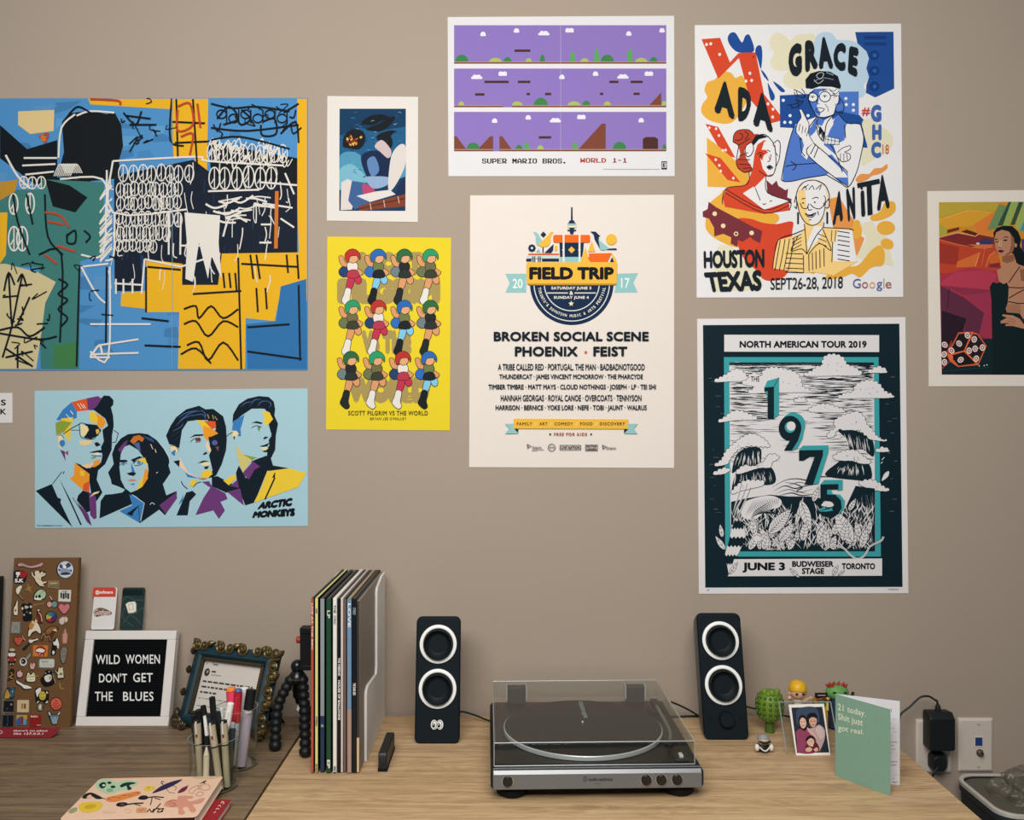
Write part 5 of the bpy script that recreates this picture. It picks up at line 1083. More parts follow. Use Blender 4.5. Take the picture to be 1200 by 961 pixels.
def puffy(p, rn, r0=9):
    # a scalloped outline: small bumps along the upper side of a smooth loop
    P = [Vector(q) for q in p]; L = [(a-b).length for a, b in zip(P, P[1:]+P[:1])]; out = []; cu = sum(q.x for q in P)/len(P); cv = sum(q.y for q in P)/len(P)
    tot = sum(L); pos = 0.0; nb = max(6, int(tot/26)); N = nb*6
    for i in range(N):
        s_ = tot*i/N; acc = 0
        for k in range(len(P)):
            if acc+L[k] >= s_ or k == len(P)-1:
                a, b = P[k], P[(k+1) % len(P)]; t_ = (s_-acc)/max(L[k], 1e-6); q = a+(b-a)*t_; d_ = (b-a).normalized(); break
            acc += L[k]
        nrm = Vector((-d_.y, d_.x))
        if nrm.dot(q-Vector((cu, cv))) < 0: nrm = -nrm
        up_ = 1.0 if nrm.y < 0.25 else 0.15
        out.append(tuple(q+nrm*(r0*abs(sin(pi*(i/6.0)))*up_)))
    return out
def cloud(pts, dots=0, seed=1):
    rn = random.Random(seed); p = puffy(cr2(prs(pts), True, 3), rn); I.l(DK, 5, p, 0, 0, 1); I.f(WH, p)
    us = [q[0] for q in p]; vs_ = [q[1] for q in p]
    for k in range(dots):
        u = rn.uniform(min(us)*.7+max(us)*.3, min(us)*.3+max(us)*.7); v = rn.uniform(min(vs_)*.6+max(vs_)*.4, min(vs_)*.2+max(vs_)*.8); I.l(DK, 2.2, [(u, v), (u+rn.uniform(2, 9), v+rn.uniform(-5, 5))], 0, 0, 0, 1)
    I.nx()
cloud('108,378 150,355 185,335 215,315 250,315 278,340 290,370 200,376', 2, 1)
cloud('265,390 300,365 310,340 345,332 375,350 385,320 430,302 500,312 560,330 590,370 600,410 660,430 742,436 560,438 420,440 295,442 340,410', 5, 2)
cloud('615,345 660,320 680,300 715,290 720,255 745,232 790,230 830,250 848,285 890,300 930,340 800,344', 6, 3)
cloud('970,326 1000,310 1025,298 1055,305 1075,326 1020,328', 0, 4); cloud('805,472 850,445 890,435 905,400 950,378 1000,378 1035,400 1060,435 1112,466 950,470', 8, 5)
cloud('130,606 170,580 200,555 240,545 290,560 345,590 230,594', 2, 6); cloud('640,545 665,520 720,508 780,520 840,548 730,550', 3, 7); cloud('560,492 575,475 605,475 620,490', 0, 8)
I.tx(DK, 'THE', (310, 348, 360, 378), 0.02); I.build('printed_clouds', 'white outlined clouds')
# waves: dark bodies with white hatching, foam crests
def wave(body, crest, lines, sd):
    I.f(DK, body, 1); rn = random.Random(sd); p = prs(lines)
    (u0, v0), (u1, v1), (u2, v2), (u3, v3) = p
    for k in range(26):
        a = rn.random(); tu, tv = u0+(u1-u0)*a, v0+(v1-v0)*a; bu, bv = u3+(u2-u3)*a, v3+(v2-v3)*a; s0 = rn.uniform(0, .5); s1 = rn.uniform(s0+.2, 1)
        I.l(WH, rn.uniform(2, 5), [(tu+(bu-tu)*s, tv+(bv-tv)*s+0) for s in (s0, (s0+s1)/2, s1)], 0, 1, 0, 1)
    I.nx(); c = puffy(cr2(prs(crest), True, 3), rn, 8); I.l(DK, 5, c, 0, 0, 1); I.f(WH, c)
    us = [q[0] for q in c]; vs_ = [q[1] for q in c]
    for k in range(10):
        i = rn.randrange(len(c)); j = (i+len(c)//2) % len(c); s = rn.uniform(.25, .75); u = c[i][0]*s+c[j][0]*(1-s); v = c[i][1]*s+c[j][1]*(1-s); I.l(DK, 2.4, [(u, v), (u+rn.uniform(-6, 6), v+rn.uniform(2, 8))], 0, 0, 0, 1)
    I.nx(); I.build('printed_wave', 'curling wave with white foam')
wave('800,650 860,640 960,680 1000,720 1000,800 940,760 870,760 850,700', '742,690 760,660 790,640 780,610 810,580 870,560 910,550 945,580 960,620 990,650 1020,690 1075,712 1000,706 960,690 930,665 890,650 840,650 800,655 790,680 760,692', '830,665 980,690 990,800 860,750', 21)
wave('205,890 230,790 290,750 360,750 370,800 350,870 250,870', '108,852 150,820 175,770 230,720 290,680 340,680 390,710 412,745 360,750 310,745 250,760 210,800 180,840', '240,775 360,760 370,860 215,870', 22)
wave('205,1000 230,890 300,850 400,850 440,880 450,940 400,960 280,950', '230,890 270,855 340,850 380,830 400,800 440,790 468,808 430,832 420,860 360,862 300,880 250,895', '220,890 420,870 440,950 210,970', 23)
wave('730,905 790,840 850,810 960,830 990,880 980,930 880,930', '775,810 810,780 850,768 900,770 940,800 985,835 930,838 880,822 830,822', '800,840 960,840 980,920 760,900', 24)
cloud('100,900 140,875 175,868 188,880 160,896', 0, 25); I.build('printed_cloud'); cloud('1015,772 1040,755 1060,752 1088,770', 0, 26); I.build('printed_cloud'); cloud('920,955 960,935 1010,940 1050,970 1085,992 1010,988', 4, 27); I.build('printed_cloud'); cloud('205,1010 230,970 280,940 330,938 375,940 380,960 330,975 260,990', 4, 28)
I.build('printed_cloud')
# foreground plants
I.frame(*P2)
I.f(DK, '200,420 290,400 420,380 520,390 640,390 700,400 760,480 830,480 900,330 960,340 1008,345 1010,698 198,698')
rn = random.Random(7)
for q in ('430,340 500,300 570,290 640,300 690,280 760,280 830,280 920,300', '440,360 500,330 560,345 620,330 690,320', '470,385 540,370 600,385 690,372', '520,395 580,400 660,398', '500,310 560,320 600,340 570,360 640,375'): I.l(DK, 6, q, 1, 1)
for q in ('450,375 520,350 580,365 660,350', '520,330 580,310 640,325'): I.l(DK, 3, q, 1, 1)
def pleaf(u, v, a, ln, wd, veins=7, c0=WH, c1=DK):
    a = R(a); c, s_ = cos(a), sin(a); L_ = []; N = 10
    for sg in (1, -1):
        for i in range(N+1):
            q = i/N if sg > 0 else 1-i/N; L_.append((u+c*ln*q-s_*sg*wd*sin(pi*q**0.8), v+s_*ln*q+c*sg*wd*sin(pi*q**0.8)))
    I.l(c1, 4, L_, 0, 0, 1); I.f(c0, L_); I.l(c1, 3, [(u, v), (u+c*ln, v+s_*ln)], 0, 2, 0, 1); I.nx()
    for i in range(1, veins):
        q = i/veins; hw = wd*sin(pi*q**0.8)*0.9
        for sg in (1, -1): I.l(c1, 2.4, [(u+c*ln*q, v+s_*ln*q), (u+c*ln*(q+.1)-s_*sg*hw, v+s_*ln*(q+.1)+c*sg*hw)], 0, 0, 0, 1)
    I.nx()
for k in range(420):
    u = rn.uniform(205, 1000); v = rn.uniform(470, 690); 
    if 560 < u < 680 and v < 560: continue
    a = rn.uniform(-2.4, -0.7); l_ = rn.uniform(25, 80); I.l(WH, rn.uniform(3, 7), [(u, v), (u+l_*.5*cos(a)+rn.uniform(-5, 5), v+l_*.5*sin(a)), (u+l_*cos(a), v+l_*sin(a))], 0, 1, 0, 1); I.lay += (k % 15 == 0)
for k in range(60):
    u = rn.uniform(900, 1002); v = rn.uniform(420, 680); I.l(WH, rn.uniform(2, 5), [(u, v), (u-rn.uniform(0, 14), v-rn.uniform(30, 80))], 0, 1, 0, 1)
I.nx()
I.f(WH, '270,430 330,400 420,385 480,410 470,450 400,470 330,520 260,500', 1)
for k in range(16): I.l(DK, 2.5, [(280+k*12, 500-k*4), (300+k*11, 460-k*3), (330+k*9, 410-k)], 1, 1)
for k in range(9): I.l(DK, 5, [(310+k*6, 520-k*6), (340+k*12, 470+k*2), (420+k*6, 420+k*9)], 1, 1)
for k in range(34):
    pleaf(rn.uniform(225, 980), rn.uniform(600, 695), rn.uniform(-130, -50), rn.uniform(50, 110), rn.uniform(10, 20), 4)
for a in ((410, 600, -48, 190, 34, 12), (560, 560, -75, 175, 12, 3), (590, 410, 72, 190, 28, 8), (470, 640, -50, 130, 26, 8), (600, 640, -80, 110, 22, 6), (690, 660, -70, 130, 26, 6), (740, 680, -95, 120, 18, 5), (880, 650, -118, 210, 40, 9), (830, 640, -80, 110, 22, 6), (930, 680, -75, 120, 20, 6), (300, 690, -60, 110, 20, 6), (380, 690, -75, 100, 18, 5), (520, 690, -60, 80, 16, 4), (660, 420, -70, 90, 16, 5), (860, 470, -60, 80, 14, 5)): pleaf(*a)
for q in ('210,540 225,470 260,400 290,320', '225,560 250,480 275,420 310,340', '205,500 225,430 245,370 265,270'): I.l(WH, 9, q, 1, 1); I.l(DK, 2, q, 1)
I.e(WH, 345, 620, 26, 24); I.l(DK, 3, '325,615 345,605 368,618', 1)
for k in range(60):
    u = rn.uniform(395, 490); v = rn.uniform(640, 690); I.e(WH, u, v, 3, 3, 0, 6, 1)
I.nx(); I.l(WH, 10, '725,690 770,665 830,680 870,720 910,740 950,720 980,670 1040,640 1055,615', 1); I.l(DK, 2, '725,690 770,665 830,680 870,720 910,740 950,720 980,670 1040,640 1055,615', 1)
pleaf(150, 620, -100, 75, 12, 3); pleaf(165, 690, -125, 95, 14, 3)
I.f(WH, '1045,300 1060,262 1085,248 1082,275 1060,295', 1); I.l(WH, 4, '1045,185 1060,170'); I.l(WH, 4, '1040,205 1050,195')
for k in range(26): u = rn.choice((rn.uniform(70, 155), rn.uniform(1045, 1120))); v = rn.uniform(-340, 480); I.l(WH, rn.uniform(2, 5), [(u, v), (u+rn.uniform(6, 34), v)], 0, 1, 0, 1)
I.nx(); I.build('printed_plants', 'white engraved leaves and plants')
# striped tail
tl = cr2(prs('245,530 235,580 235,640 205,700 195,760 190,820'), False, 6)
for i in range(6):
    a, b = tl[i*5], tl[min(i*5+5, len(tl)-1)]; w_ = (22, 34, 44, 42, 36, 20)[i]; w2 = (34, 44, 42, 36, 20, 6)[i]; c = (DK, WH, DK, WH, DK, WH)[i] if i < 6 else WH
    P = []; 
    for k in range(9): P.append((a[0]-w_+2*w_*k/8, a[1]+(6 if k % 2 else -6)))
    for k in range(9): P.append((b[0]+w2-2*w2*k/8, b[1]+(9 if k % 2 else -2)))
    I.f(c, P)
I.build('striped_tail', 'black and white ringed animal tail')
# numerals
I.frame(*P1)
I.f(TE, '385,412 402,374 468,355 468,562 440,587'); I.f(DK, '385,412 440,406 440,587 404,588 404,432 386,434'); I.l(DK, 3, '440,406 468,355'); I.build('numeral_1', 'dark numeral 1 with teal side') if 0 else None
I.f(TE, cr2([(548+68*cos(R(a)), 622+70*sin(R(a))) for a in range(0, 360, 20)], True, 2)); I.f(TE, '612,640 600,700 570,755 540,765 560,700')
I.e(DK, 530, 640, 64, 70, 0, 28); I.f(DK, '592,655 575,710 540,765 496,765 535,700 540,650'); I.e(TE, 530, 634, 30, 32); I.e(WH, 536, 628, 25, 26)
I.f(TE, '580,762 602,738 746,736 746,775 690,952 655,955 700,800'); I.f(DK, '580,764 716,762 714,795 660,956 611,956 668,800 640,800 605,822 580,822')
I.frame(*P2)
I.f(TE, '700,322 722,297 826,296 826,352 800,356 780,340 760,352 770,375 812,380 838,415 834,462 800,492 740,440')
I.f(DK, '700,322 802,320 802,350 738,352 738,378 785,380 816,412 820,455 800,490 760,512 712,498 690,478 694,462 738,462 762,445 752,420 728,412 700,425')
I.f(TE, '694,462 715,450 740,455 770,452 762,445 770,470 730,475 694,474'); I.f(WH, '705,440 725,420 760,420 775,440 750,450 730,446', 1)
I.build('numerals', 'dark slanted numerals 1975 with teal sides')
I.f(WH, '215,742 1047,738 1047,835 180,838 200,800'); I.tx('0e1a20', 'JUNE 3', (262, 760, 502, 818), 0.04); I.tx('0e1a20', 'BUDWEISER', (541, 752, 775, 786), 0.05); I.tx('0e1a20', 'STAGE', (596, 791, 722, 826), 0.05); I.tx('0e1a20', 'TORONTO', (820, 764, 1008, 800), 0.05)
pleaf(190, 825, -55, 80, 12, 4); pleaf(530, 795, 45, 72, 11, 3); pleaf(770, 832, -62, 62, 12, 3); pleaf(800, 832, -35, 45, 7, 2)
I.build('date_banner', 'white strip lettered JUNE 3'); I.frame(*P1); I.f(WH, '160,115 1030,117 1030,212 160,210'); I.tx('0e1a20', 'NORTH AMERICAN TOUR 2019', (246, 149, 960, 189), 0.05, 1.02); I.build('title_banner', 'white strip lettered NORTH AMERICAN TOUR 2019')
I.frame(*P2); I.r('8c8c90', 62, 911, 78, 914); I.r('8c8c90', 1080, 908, 1140, 911); I.build('edition_marks')
# ---- conference poster with three women
I, t = poster('conference_poster', 'white poster of three drawn women in blue, red and yellow, lettered HOUSTON TEXAS', ((814.2, 29), (1056, 27.2), (1058.5, 347.5), (816.5, 348.3)), 'e6e5e8')
G1 = (810, 20, 4.8); G2 = (810, 160, 4.8); RD = 'd4482c'; NB = '1f4c96'; MBL = '4f78cc'; YE = 'e6ad42'; MR = '77303a'; CM = 'e1dcc0'; SB = 'b9d2e6'; OG = 'e39550'; LN = '141c26'; WP = 'e8e7ea'
I.frame(*G1)
I.f(CM, '445,120 480,85 530,105 555,130 590,100 640,95 700,110 700,300 640,390 545,395 515,340 540,300 470,295 445,250 465,200 440,160', 1)
I.f(SB, '695,125 735,84 790,88 825,125 900,130 965,165 1000,230 985,285 1000,335 970,385 985,420 950,452 850,440 780,330 700,240', 1)
I.f(NB, '922,82 1138,80 1142,400 1035,450 983,424 985,380 1000,335 985,285 1000,230 985,190 935,145'); 
for v in (104, 140): I.r('163b7c', 973, v, 1095, v+18)
for v in (213, 300, 388): I.e('163b7c', 1030, v, 29); I.e('2c62ad', 1032, v, 11)
I.f(YE, '150,330 185,305 225,312 250,340 290,330 320,420 310,480 230,590 120,585 60,540 62,490 90,450 75,410 90,365 130,350', 1)
I.f(NB, '205,120 220,88 250,88 285,140 305,102 330,102 352,190 270,197 225,165', 1); I.f(NB, '360,190 372,160 394,162 400,215 392,290 376,240', 1)
for q in ('430,370 445,392 470,440 462,466 444,455', '460,360 500,384 528,414 502,416', '392,292 420,322 436,358 408,330'): I.f(NB, q, 1)
I.f(RD, '58,122 162,114 218,252 265,200 362,196 410,432 522,576 445,596 330,460 268,228 152,345')
for u, v in ((86, 152), (110, 148), (160, 208), (330, 314), (308, 358), (340, 354), (432, 486), (460, 516), (458, 560)): I.e('f0e6dc', u, v, 8, 9, 0, 10, 1)
I.nx(); I.e('a5332a', 350, 222, 7)
I.f(RD, '80,598 152,616 248,788 180,776'); I.f(YE, '88,676 130,705 325,870 320,960 92,952'); I.f(RD, '78,764 165,790 278,928 205,915')
for u, v in ((102, 620), (140, 626), (156, 664), (178, 748), (194, 746), (138, 800), (158, 832), (166, 864), (237, 904)): I.e('f0e6dc', u, v, 7, 8, 0, 10, 1)
I.nx(); I.f(NB, '498,438 942,416 942,545 992,600 992,732 965,735 930,640 500,618')
I.f(MBL, '830,418 942,416 940,550 850,530')
for u, v in ((518, 466), (556, 552), (526, 590), (558, 590), (657, 552), (870, 456), (872, 490), (912, 490), (912, 522)): I.e('e8edf3', u, v, 9, 9, 0, 10, 1)
I.nx(); I.f(CM, '960,600 1000,570 1060,610 1110,640 1135,690 1110,750 1020,800 960,830 965,735 992,732', 1)
I.f(OG, '925,910 955,880 1000,880 1030,850 1070,845 1100,825 1102,850 1060,880 1020,890 985,915 940,928', 1)
I.frame(*G2)
I.f(YE, '80,480 100,380 160,325 200,300 300,400 420,420 490,440 470,490 300,560 260,620 150,580 90,530', 1)
I.f(RD, '250,470 330,460 400,482 480,490 568,476 568,540 545,760 440,810 370,770 300,690 260,600', 1)
I.f(MR, '64,420 92,406 98,364 140,395 300,480 345,505 400,530 388,598 350,580 332,562 290,590 262,580 260,620 222,600 225,565 180,545 130,560 128,510 100,460 66,450')
for u, v in ((132, 432), (180, 500), (252, 545), (340, 540)): I.e('edd9a8', u, v, 13, 13, 0, 12, 1)
I.nx(); I.e(MR, 252, 545, 7); I.f(MR, '420,240 455,270 480,245 490,275 530,300 545,290 540,340 565,350 560,375 430,330')
I.f(OG, '770,350 830,335 915,470 930,540 975,570 935,670 900,640 800,520'); I.f(YE, '920,470 950,480 960,545 930,575 900,540', 1)
I.f(CM, '950,490 1020,470 1050,540 1100,560 1140,730 1040,700 960,690 930,670 985,570', 0)
I.f(YE, '1010,445 1060,420 1090,370 1140,365 1150,410 1120,445 1060,470 1015,470', 1); I.e(YE, 1095, 512, 52, 40); I.e(YE, 1102, 602, 38, 30, 20)
I.f(YE, '755,790 790,755 860,730 940,720 1010,640 1060,610 1088,650 1080,720 1030,730 1000,745 950,790 905,770 850,790 780,800', 1)
I.f(CM, '140,640 210,610 300,690 400,800 330,860 200,860 130,850', 1); I.f(YE, '520,640 640,760 690,770 760,720 700,600', 0)
I.build('printed_shapes', 'loose coloured shapes of clouds, rocket, gears and buildings')
# the officer in blue
I.frame(*G1)
I.f(WP, '512,918 520,840 545,720 580,605 700,560 770,600 830,545 880,595 950,602 970,680 955,770 930,870 885,952 840,930 760,885 640,905')
I.f(MBL, '512,918 520,840 545,720 580,605 625,600 670,620 705,560 715,600 690,660 640,740 700,800 770,790 800,860 760,885 640,905 560,922'); I.f(WP, '640,700 700,640 720,690 680,720 650,800 620,770'); I.f(MBL, '650,790 690,800 790,770 880,880 885,945 840,930 700,820'); I.f(MBL, '745,715 870,600 862,690 800,720 820,780'); I.f(WP, '690,705 715,730 850,860 870,880 880,900 800,900 650,770')
I.f(MBL, '810,560 830,545 880,595 860,620 745,720'); I.f(WP, '700,605 790,555 800,600 745,690 735,680')
I.f(WP, '668,425 690,400 800,392 830,410 830,470 812,500 800,545 750,560 715,558 690,530 672,480'); I.f(MBL, '668,425 690,402 765,398 720,420 716,470 706,500 728,540 720,558 690,530 672,480'); I.f(MBL, '810,500 850,480 852,520 820,530'); I.f(MBL, '715,560 750,580 735,610 705,600')
I.f(LN, '644,398 642,350 670,315 720,300 780,305 825,330 842,385 838,402 790,390 720,388 680,402'); I.l('8fa0b0', 3, '690,360 740,340 800,350', 1); I.l('c8d2dc', 3, '705,325 725,310 745,318 730,345 712,340', 1, 0, 1); I.l('c8d2dc', 3, '690,350 715,372 745,350', 1); I.l('c8d2dc', 2.5, '760,310 800,325', 0)
for c, r_ in (((683, 450), 27), ((752, 446), 31)): I.e('e9edf3', c[0], c[1], r_, r_*0.92); I.l(LN, 5, [(c[0]+r_*cos(R(a)), c[1]+r_*0.92*sin(R(a))) for a in range(0, 360, 24)], 1, 0, 1); I.l(LN, 3, [(c[0]-15, c[1]-4), (c[0]+2, c[1]-9), (c[0]+14, c[1]-2)], 1); I.e(LN, c[0]-1, c[1]-1, 5)
I.l(LN, 5, '708,446 720,444'); I.l(LN, 5, '782,440 812,436'); I.l(LN, 5, '665,425 690,414', 1); I.l(LN, 5, '735,412 765,406', 1); I.l(LN, 3.5, '712,458 706,480 722,488', 1); I.l(LN, 4, '698,522 712,508 730,510 748,516 735,530 712,534 700,522', 1); I.l(LN, 3, '752,486 768,510 770,530', 1); I.l(LN, 3, '800,450 828,440 826,480 806,492', 1)
for q in ('770,400 800,415 820,400', '780,410 812,430 832,412', '795,425 820,445'): I.l(LN, 3, q, 1)
for q in ('668,425 660,470 690,530 715,560 750,562 800,545 815,495', '832,450 858,490 850,535 815,530', '580,605 545,720 512,880 512,918 560,922 640,905 762,885', '830,545 880,595 950,602 970,680 955,770 930,870 885,952 840,932 760,885', '800,548 760,600 745,690 715,660 705,600 715,560', '710,600 735,660 730,690', '760,600 740,700', '685,705 650,765 780,880 885,952', '685,705 715,730 860,850 880,875', '700,712 670,770', '715,728 690,790', '862,605 868,680', '530,840 570,830 700,820', '560,810 590,835 570,860', '705,560 660,620', '610,660 620,750 640,780', '770,700 810,760 850,870'): I.l(LN, 5, q, 1)
I.f(LN, '725,610 750,650 745,700 735,645 720,665 715,640')
I.f('dfe4ee', '758,668 832,684 832,715 750,712 748,690'); 
for q in ('758,668 832,684 832,715 748,712 758,668', '755,684 832,700', '772,672 766,712', '790,675 786,713', '808,680 806,714'): I.l(LN, 3, q)
I.f(WP, '590,625 600,590 618,560 606,520 622,520 650,575 662,585 660,650 690,705 640,740 622,680 595,660'); 
for q in ('606,520 618,560 598,595 588,640 600,660 622,690', '622,520 652,578 662,600 660,655 688,705', '612,600 604,640', '628,610 622,652', '645,620 638,650', '655,640 648,668'): I.l(LN, 4, q, 1)
for q in ('575,405 610,420 640,445 620,450 590,440 578,420', '620,400 640,430 630,450', '540,495 570,490 600,480 630,470 600,500 560,510', '590,450 600,480 605,515', '585,465 612,470', '555,490 570,505', '590,415 600,440'): I.l(LN, 4, q, 1)
I.f(WP, '822,760 850,735 893,722 893,740 865,760 890,770 892,800 850,812 825,790'); 
for q in ('822,760 850,735 892,722 894,740 862,758', '825,790 850,812 890,800 892,770 862,760', '840,765 838,805', '858,765 858,808', '875,768 878,802'): I.l(LN, 4, q, 1)
I.build('printed_portrait', 'drawn woman in glasses, dark cap and blue uniform')
# the lady with pinned hair
I.f(RD, '345,850 355,770 372,715 410,690 470,720 475,840 455,888 420,890 430,1010 550,1045 552,1085 410,1105 190,1065 176,1015 200,960 300,945 325,910')
I.f(WP, '385,780 410,700 440,690 468,735 476,830 462,880 430,888 402,850'); I.f(RD, '385,790 372,745 420,745 432,760 410,775 440,800 430,770 446,800 430,815 405,812'); I.f(WP, '400,810 415,770 440,800 420,830', 1)
I.f(WP, '352,950 420,890 428,990 550,1035 410,1082 290,990'); I.f(RD, '345,900 420,892 352,960')
I.f('b9412b', '235,700 240,660 265,635 320,632 350,655 380,660 340,715 305,775 345,855 310,872 262,850 255,805 275,775 262,720', 1)
I.f(WP, '310,720 340,705 350,740 335,775 310,780 300,750', 1); I.f(LN, '340,700 360,668 400,660 430,672 380,685 350,720')
I.f(WP, '462,710 485,692 500,715 495,790 480,835 470,770', 0)
for q in ('235,700 240,660 265,635 320,632 350,655', '235,700 265,720 260,760 255,830 300,872 345,850', '270,650 290,665 275,690 245,690', '300,640 320,660 300,690', '262,720 300,700 330,680', '270,780 320,760', '265,800 330,800', '268,825 335,830', '290,850 340,845', '310,720 340,705 350,740 335,775 312,780 303,745 310,720', '360,668 410,658 450,690 470,735 476,830 458,886 420,890 380,862', '372,770 388,760 405,770', '380,785 398,785', '425,745 445,755', '448,770 442,805 428,812', '424,842 440,832 458,845 440,855 424,842', '462,710 485,692 500,715 495,790 478,835', '470,720 475,760 488,780', '325,870 325,915 300,945 200,960 176,1015 176,1050', '190,965 410,1082 552,1035 552,1085', '188,985 410,1100 552,1055', '420,892 428,985 550,1030', '360,960 388,1030', '400,1048 412,1052 420,1046', '440,1036 455,1030'): I.l(LN, 4.5, q, 1)
I.f(LN, '426,842 440,834 456,844 440,853'); I.e(LN, 390, 775, 6)
I.build('printed_portrait', 'drawn woman with pinned-up red hair and bare shoulders')
# the smiling woman in stripes
I.frame(*G2)
I.f('f2cf86', '600,330 600,290 640,250 690,245 745,270 770,330 760,430 735,470 740,510 890,520 935,700 800,780 690,760 640,765 460,740 465,680 490,580 620,545 640,490 610,440 600,380'); I.f(WP, '640,300 700,250 750,280 765,340 755,440 700,495 670,490 650,430'); I.f(WP, '690,500 740,505 730,560 660,640 650,600'); I.f(WP, '830,520 905,525 930,700 800,700 790,620')
I.f(WP, '600,300 640,250 700,247 745,280 700,290 640,295'); I.f('f2cf86', '600,300 632,300 640,430 670,492 635,480 605,430')
for q in ('598,380 590,330 610,275 650,248 700,245 750,270 775,320 775,350', '598,380 610,430 640,480 680,498 720,480 745,430 755,370', '580,370 590,330 592,400 580,390', '755,370 775,350 772,395 750,400', '620,350 642,345', '680,348 702,340 716,346', '612,372 625,400 650,402 660,375', '668,378 690,398 720,405 745,385 742,372', '655,385 660,412 680,408', '640,430 665,440 700,428 680,452 655,448 640,430', '710,418 716,440', '660,465 676,468', '635,490 640,530 650,660', '745,480 740,510 700,560 650,660', '640,520 580,545 490,580 465,680 458,740', '740,510 890,518 910,528', '600,560 560,640 620,630 650,660', '740,520 765,580 785,640 720,600 660,660', '630,665 632,765', '795,590 790,705'): I.l(LN, 5, q, 1)
I.f(LN, '645,432 668,440 696,430 680,448 658,446'); I.e(LN, 628, 372, 5); I.e(LN, 694, 368, 5)
for q in ('620,300 640,278 648,300', '660,298 680,275 690,298', '700,296 730,270 720,300', '630,290 660,268', '745,330 755,350 745,390'): I.l(LN, 4.5, q, 1)
for k in range(6): I.e(LN, 600, 430+k*11, 6); I.e(LN, 764, 428+k*11, 6)
for u0, u1 in ((478, 470), (505, 495), (530, 520), (555, 545)): I.l(LN, 5, [(u0+22, 580-(u0-478)*.15), (u0+8, 660), (u1, 750)], 1)
for v in (655, 682, 710, 738, 760): I.l(LN, 5, [(530, v), (628, v+4)])
for v in (545, 565, 585, 605): I.l(LN, 4, [(566, v+30), (620, v)])
for u in (660, 680, 700, 722, 745): I.l(LN, 5, [(u, 660-(u-660)*.4), (u+2, 755-(u-660)*.3)])
for v in (535, 560, 585, 610, 640, 668, 692): I.l(LN, 5, [(822, v-5), (890, v+6)])
for v in (545, 570, 595): I.l(LN, 4, [(712, v), (760, v+20)])
for u in (790, 812): I.l(LN, 4, [(u, 525), (u-4, 590)])
I.build('printed_portrait', 'drawn smiling woman with cropped hair and a striped yellow shirt')
# lettering
I.frame(*G1); BK = '18222a'
for word in ((('G', '540,165 622,135 622,322 552,345'), ('R', '638,133 700,122 714,285 640,312'), ('A', '712,114 775,106 800,290 716,292'), ('C', '806,140 870,146 866,312 792,282'), ('E', '888,160 942,174 932,340 878,312')), (('A', '155,364 220,356 247,578 126,532'), ('D', '262,388 346,412 322,580 262,586'), ('A', '370,418 425,430 462,652 344,606'))):
    for ch, q in word: I.tx(BK, ch, None, 0.07, 1, 0, q)
    I.build('name_lettering', 'hand-drawn dark lettering')
I.tx('c8492e', '#', (957, 508, 1004, 555), 0.02); I.tx('3f63ae', 'G', (1008, 492, 1068, 588), 0.06); I.tx('3f63ae', 'H', (1016, 602, 1068, 690), 0.06); I.tx('3f63ae', 'C', (1010, 700, 1066, 790), 0.06); I.tx('c8603c', '18', (1074, 716, 1110, 768), 0.0); I.build('hashtag_lettering', 'blue and red upright lettering')
I.frame(*G2)
for ch, q in (('A', '808,310 852,300 852,470 792,500'), ('N', '868,292 918,280 922,462 880,478'), ('I', '950,305 970,300 978,446 955,450'), ('A', '1052,218 1092,208 1116,398 1042,418')): I.tx(BK, ch, None, 0.06, 1, 0, q)
I.f(BK, '930,262 1056,236 1060,262 1012,272 1018,436 990,442 984,278 934,288'); I.f(BK, '950,285 962,282 964,294 952,297'); I.build('name_lettering', 'hand-drawn dark lettering')
I.tx(BK, 'HOUSTON', None, 0.045, 0.95, 0, '68,642 410,630 410,735 70,740'); I.tx(BK, 'TEXAS', None, 0.05, 0.95, 0, '68,762 395,748 395,866 95,874'); I.build('place_lettering', 'hand-drawn dark lettering')
I.tx(BK, 'SEPT26-28, 2018', None, 0.006, 0.95, 0, '444,795 852,785 850,862 444,870'); I.build('date_lettering', 'thin hand-drawn dark lettering')
x = 905
for ch, c, w_, b_ in (('G', '5a66a8', 46, (798, 850)), ('o', 'b0606a', 36, (816, 851)), ('o', 'd9b490', 36, (816, 851)), ('g', '5a66a8', 34, (816, 866)), ('l', '6f9a7a', 6, (796, 851)), ('e', 'b0605a', 36, (816, 851))): I.tx(c, ch, (x+2, b_[0], x+w_, b_[1]), 0.0); x += w_+5
I.build('sponsor_lettering', 'thin multicoloured lettering')

# ---- band poster with four faces
I, t = poster('band_poster', 'pale blue wide poster of four faceted faces lettered ARCTIC MONKEYS', ((40.5, 457.5), (360.5, 454.8), (360.8, 616), (41, 618.5)), 'a5cad8')
A1 = (40, 460, 6); A2 = (165, 460, 6); N0 = '0f1e28'; PU = '6b3a78'; YW = 'e9c83c'; BL = '3a7fc0'; OA = 'ec9a2e'; RO = 'dd5a2c'; LBP = 'a5cad8'; CRM = 'ead9a6'; GR = '8aa03c'
I.frame(*A1)
I.f(N0, '470,40 490,18 530,20 558,50 556,85 540,100 555,160 560,230 548,300 545,400 500,500 450,545 440,610 480,700 440,760 400,700 385,600 330,530 290,490 390,530 470,490 480,440 470,380 490,340 480,260 520,230 500,180 420,120 380,120')
I.f(BL, '155,190 200,120 262,65 300,125 300,175 240,200'); I.f(RO, '262,65 370,38 385,95 375,122 300,130'); I.f(PU, '370,38 450,22 475,40 440,95 405,122 378,120'); I.f(YW, '190,180 240,175 275,170 270,215 215,275 175,260'); I.f(GR, '150,210 195,195 265,208 210,275 155,298'); I.f(YW, '210,275 260,230 255,320 240,345')
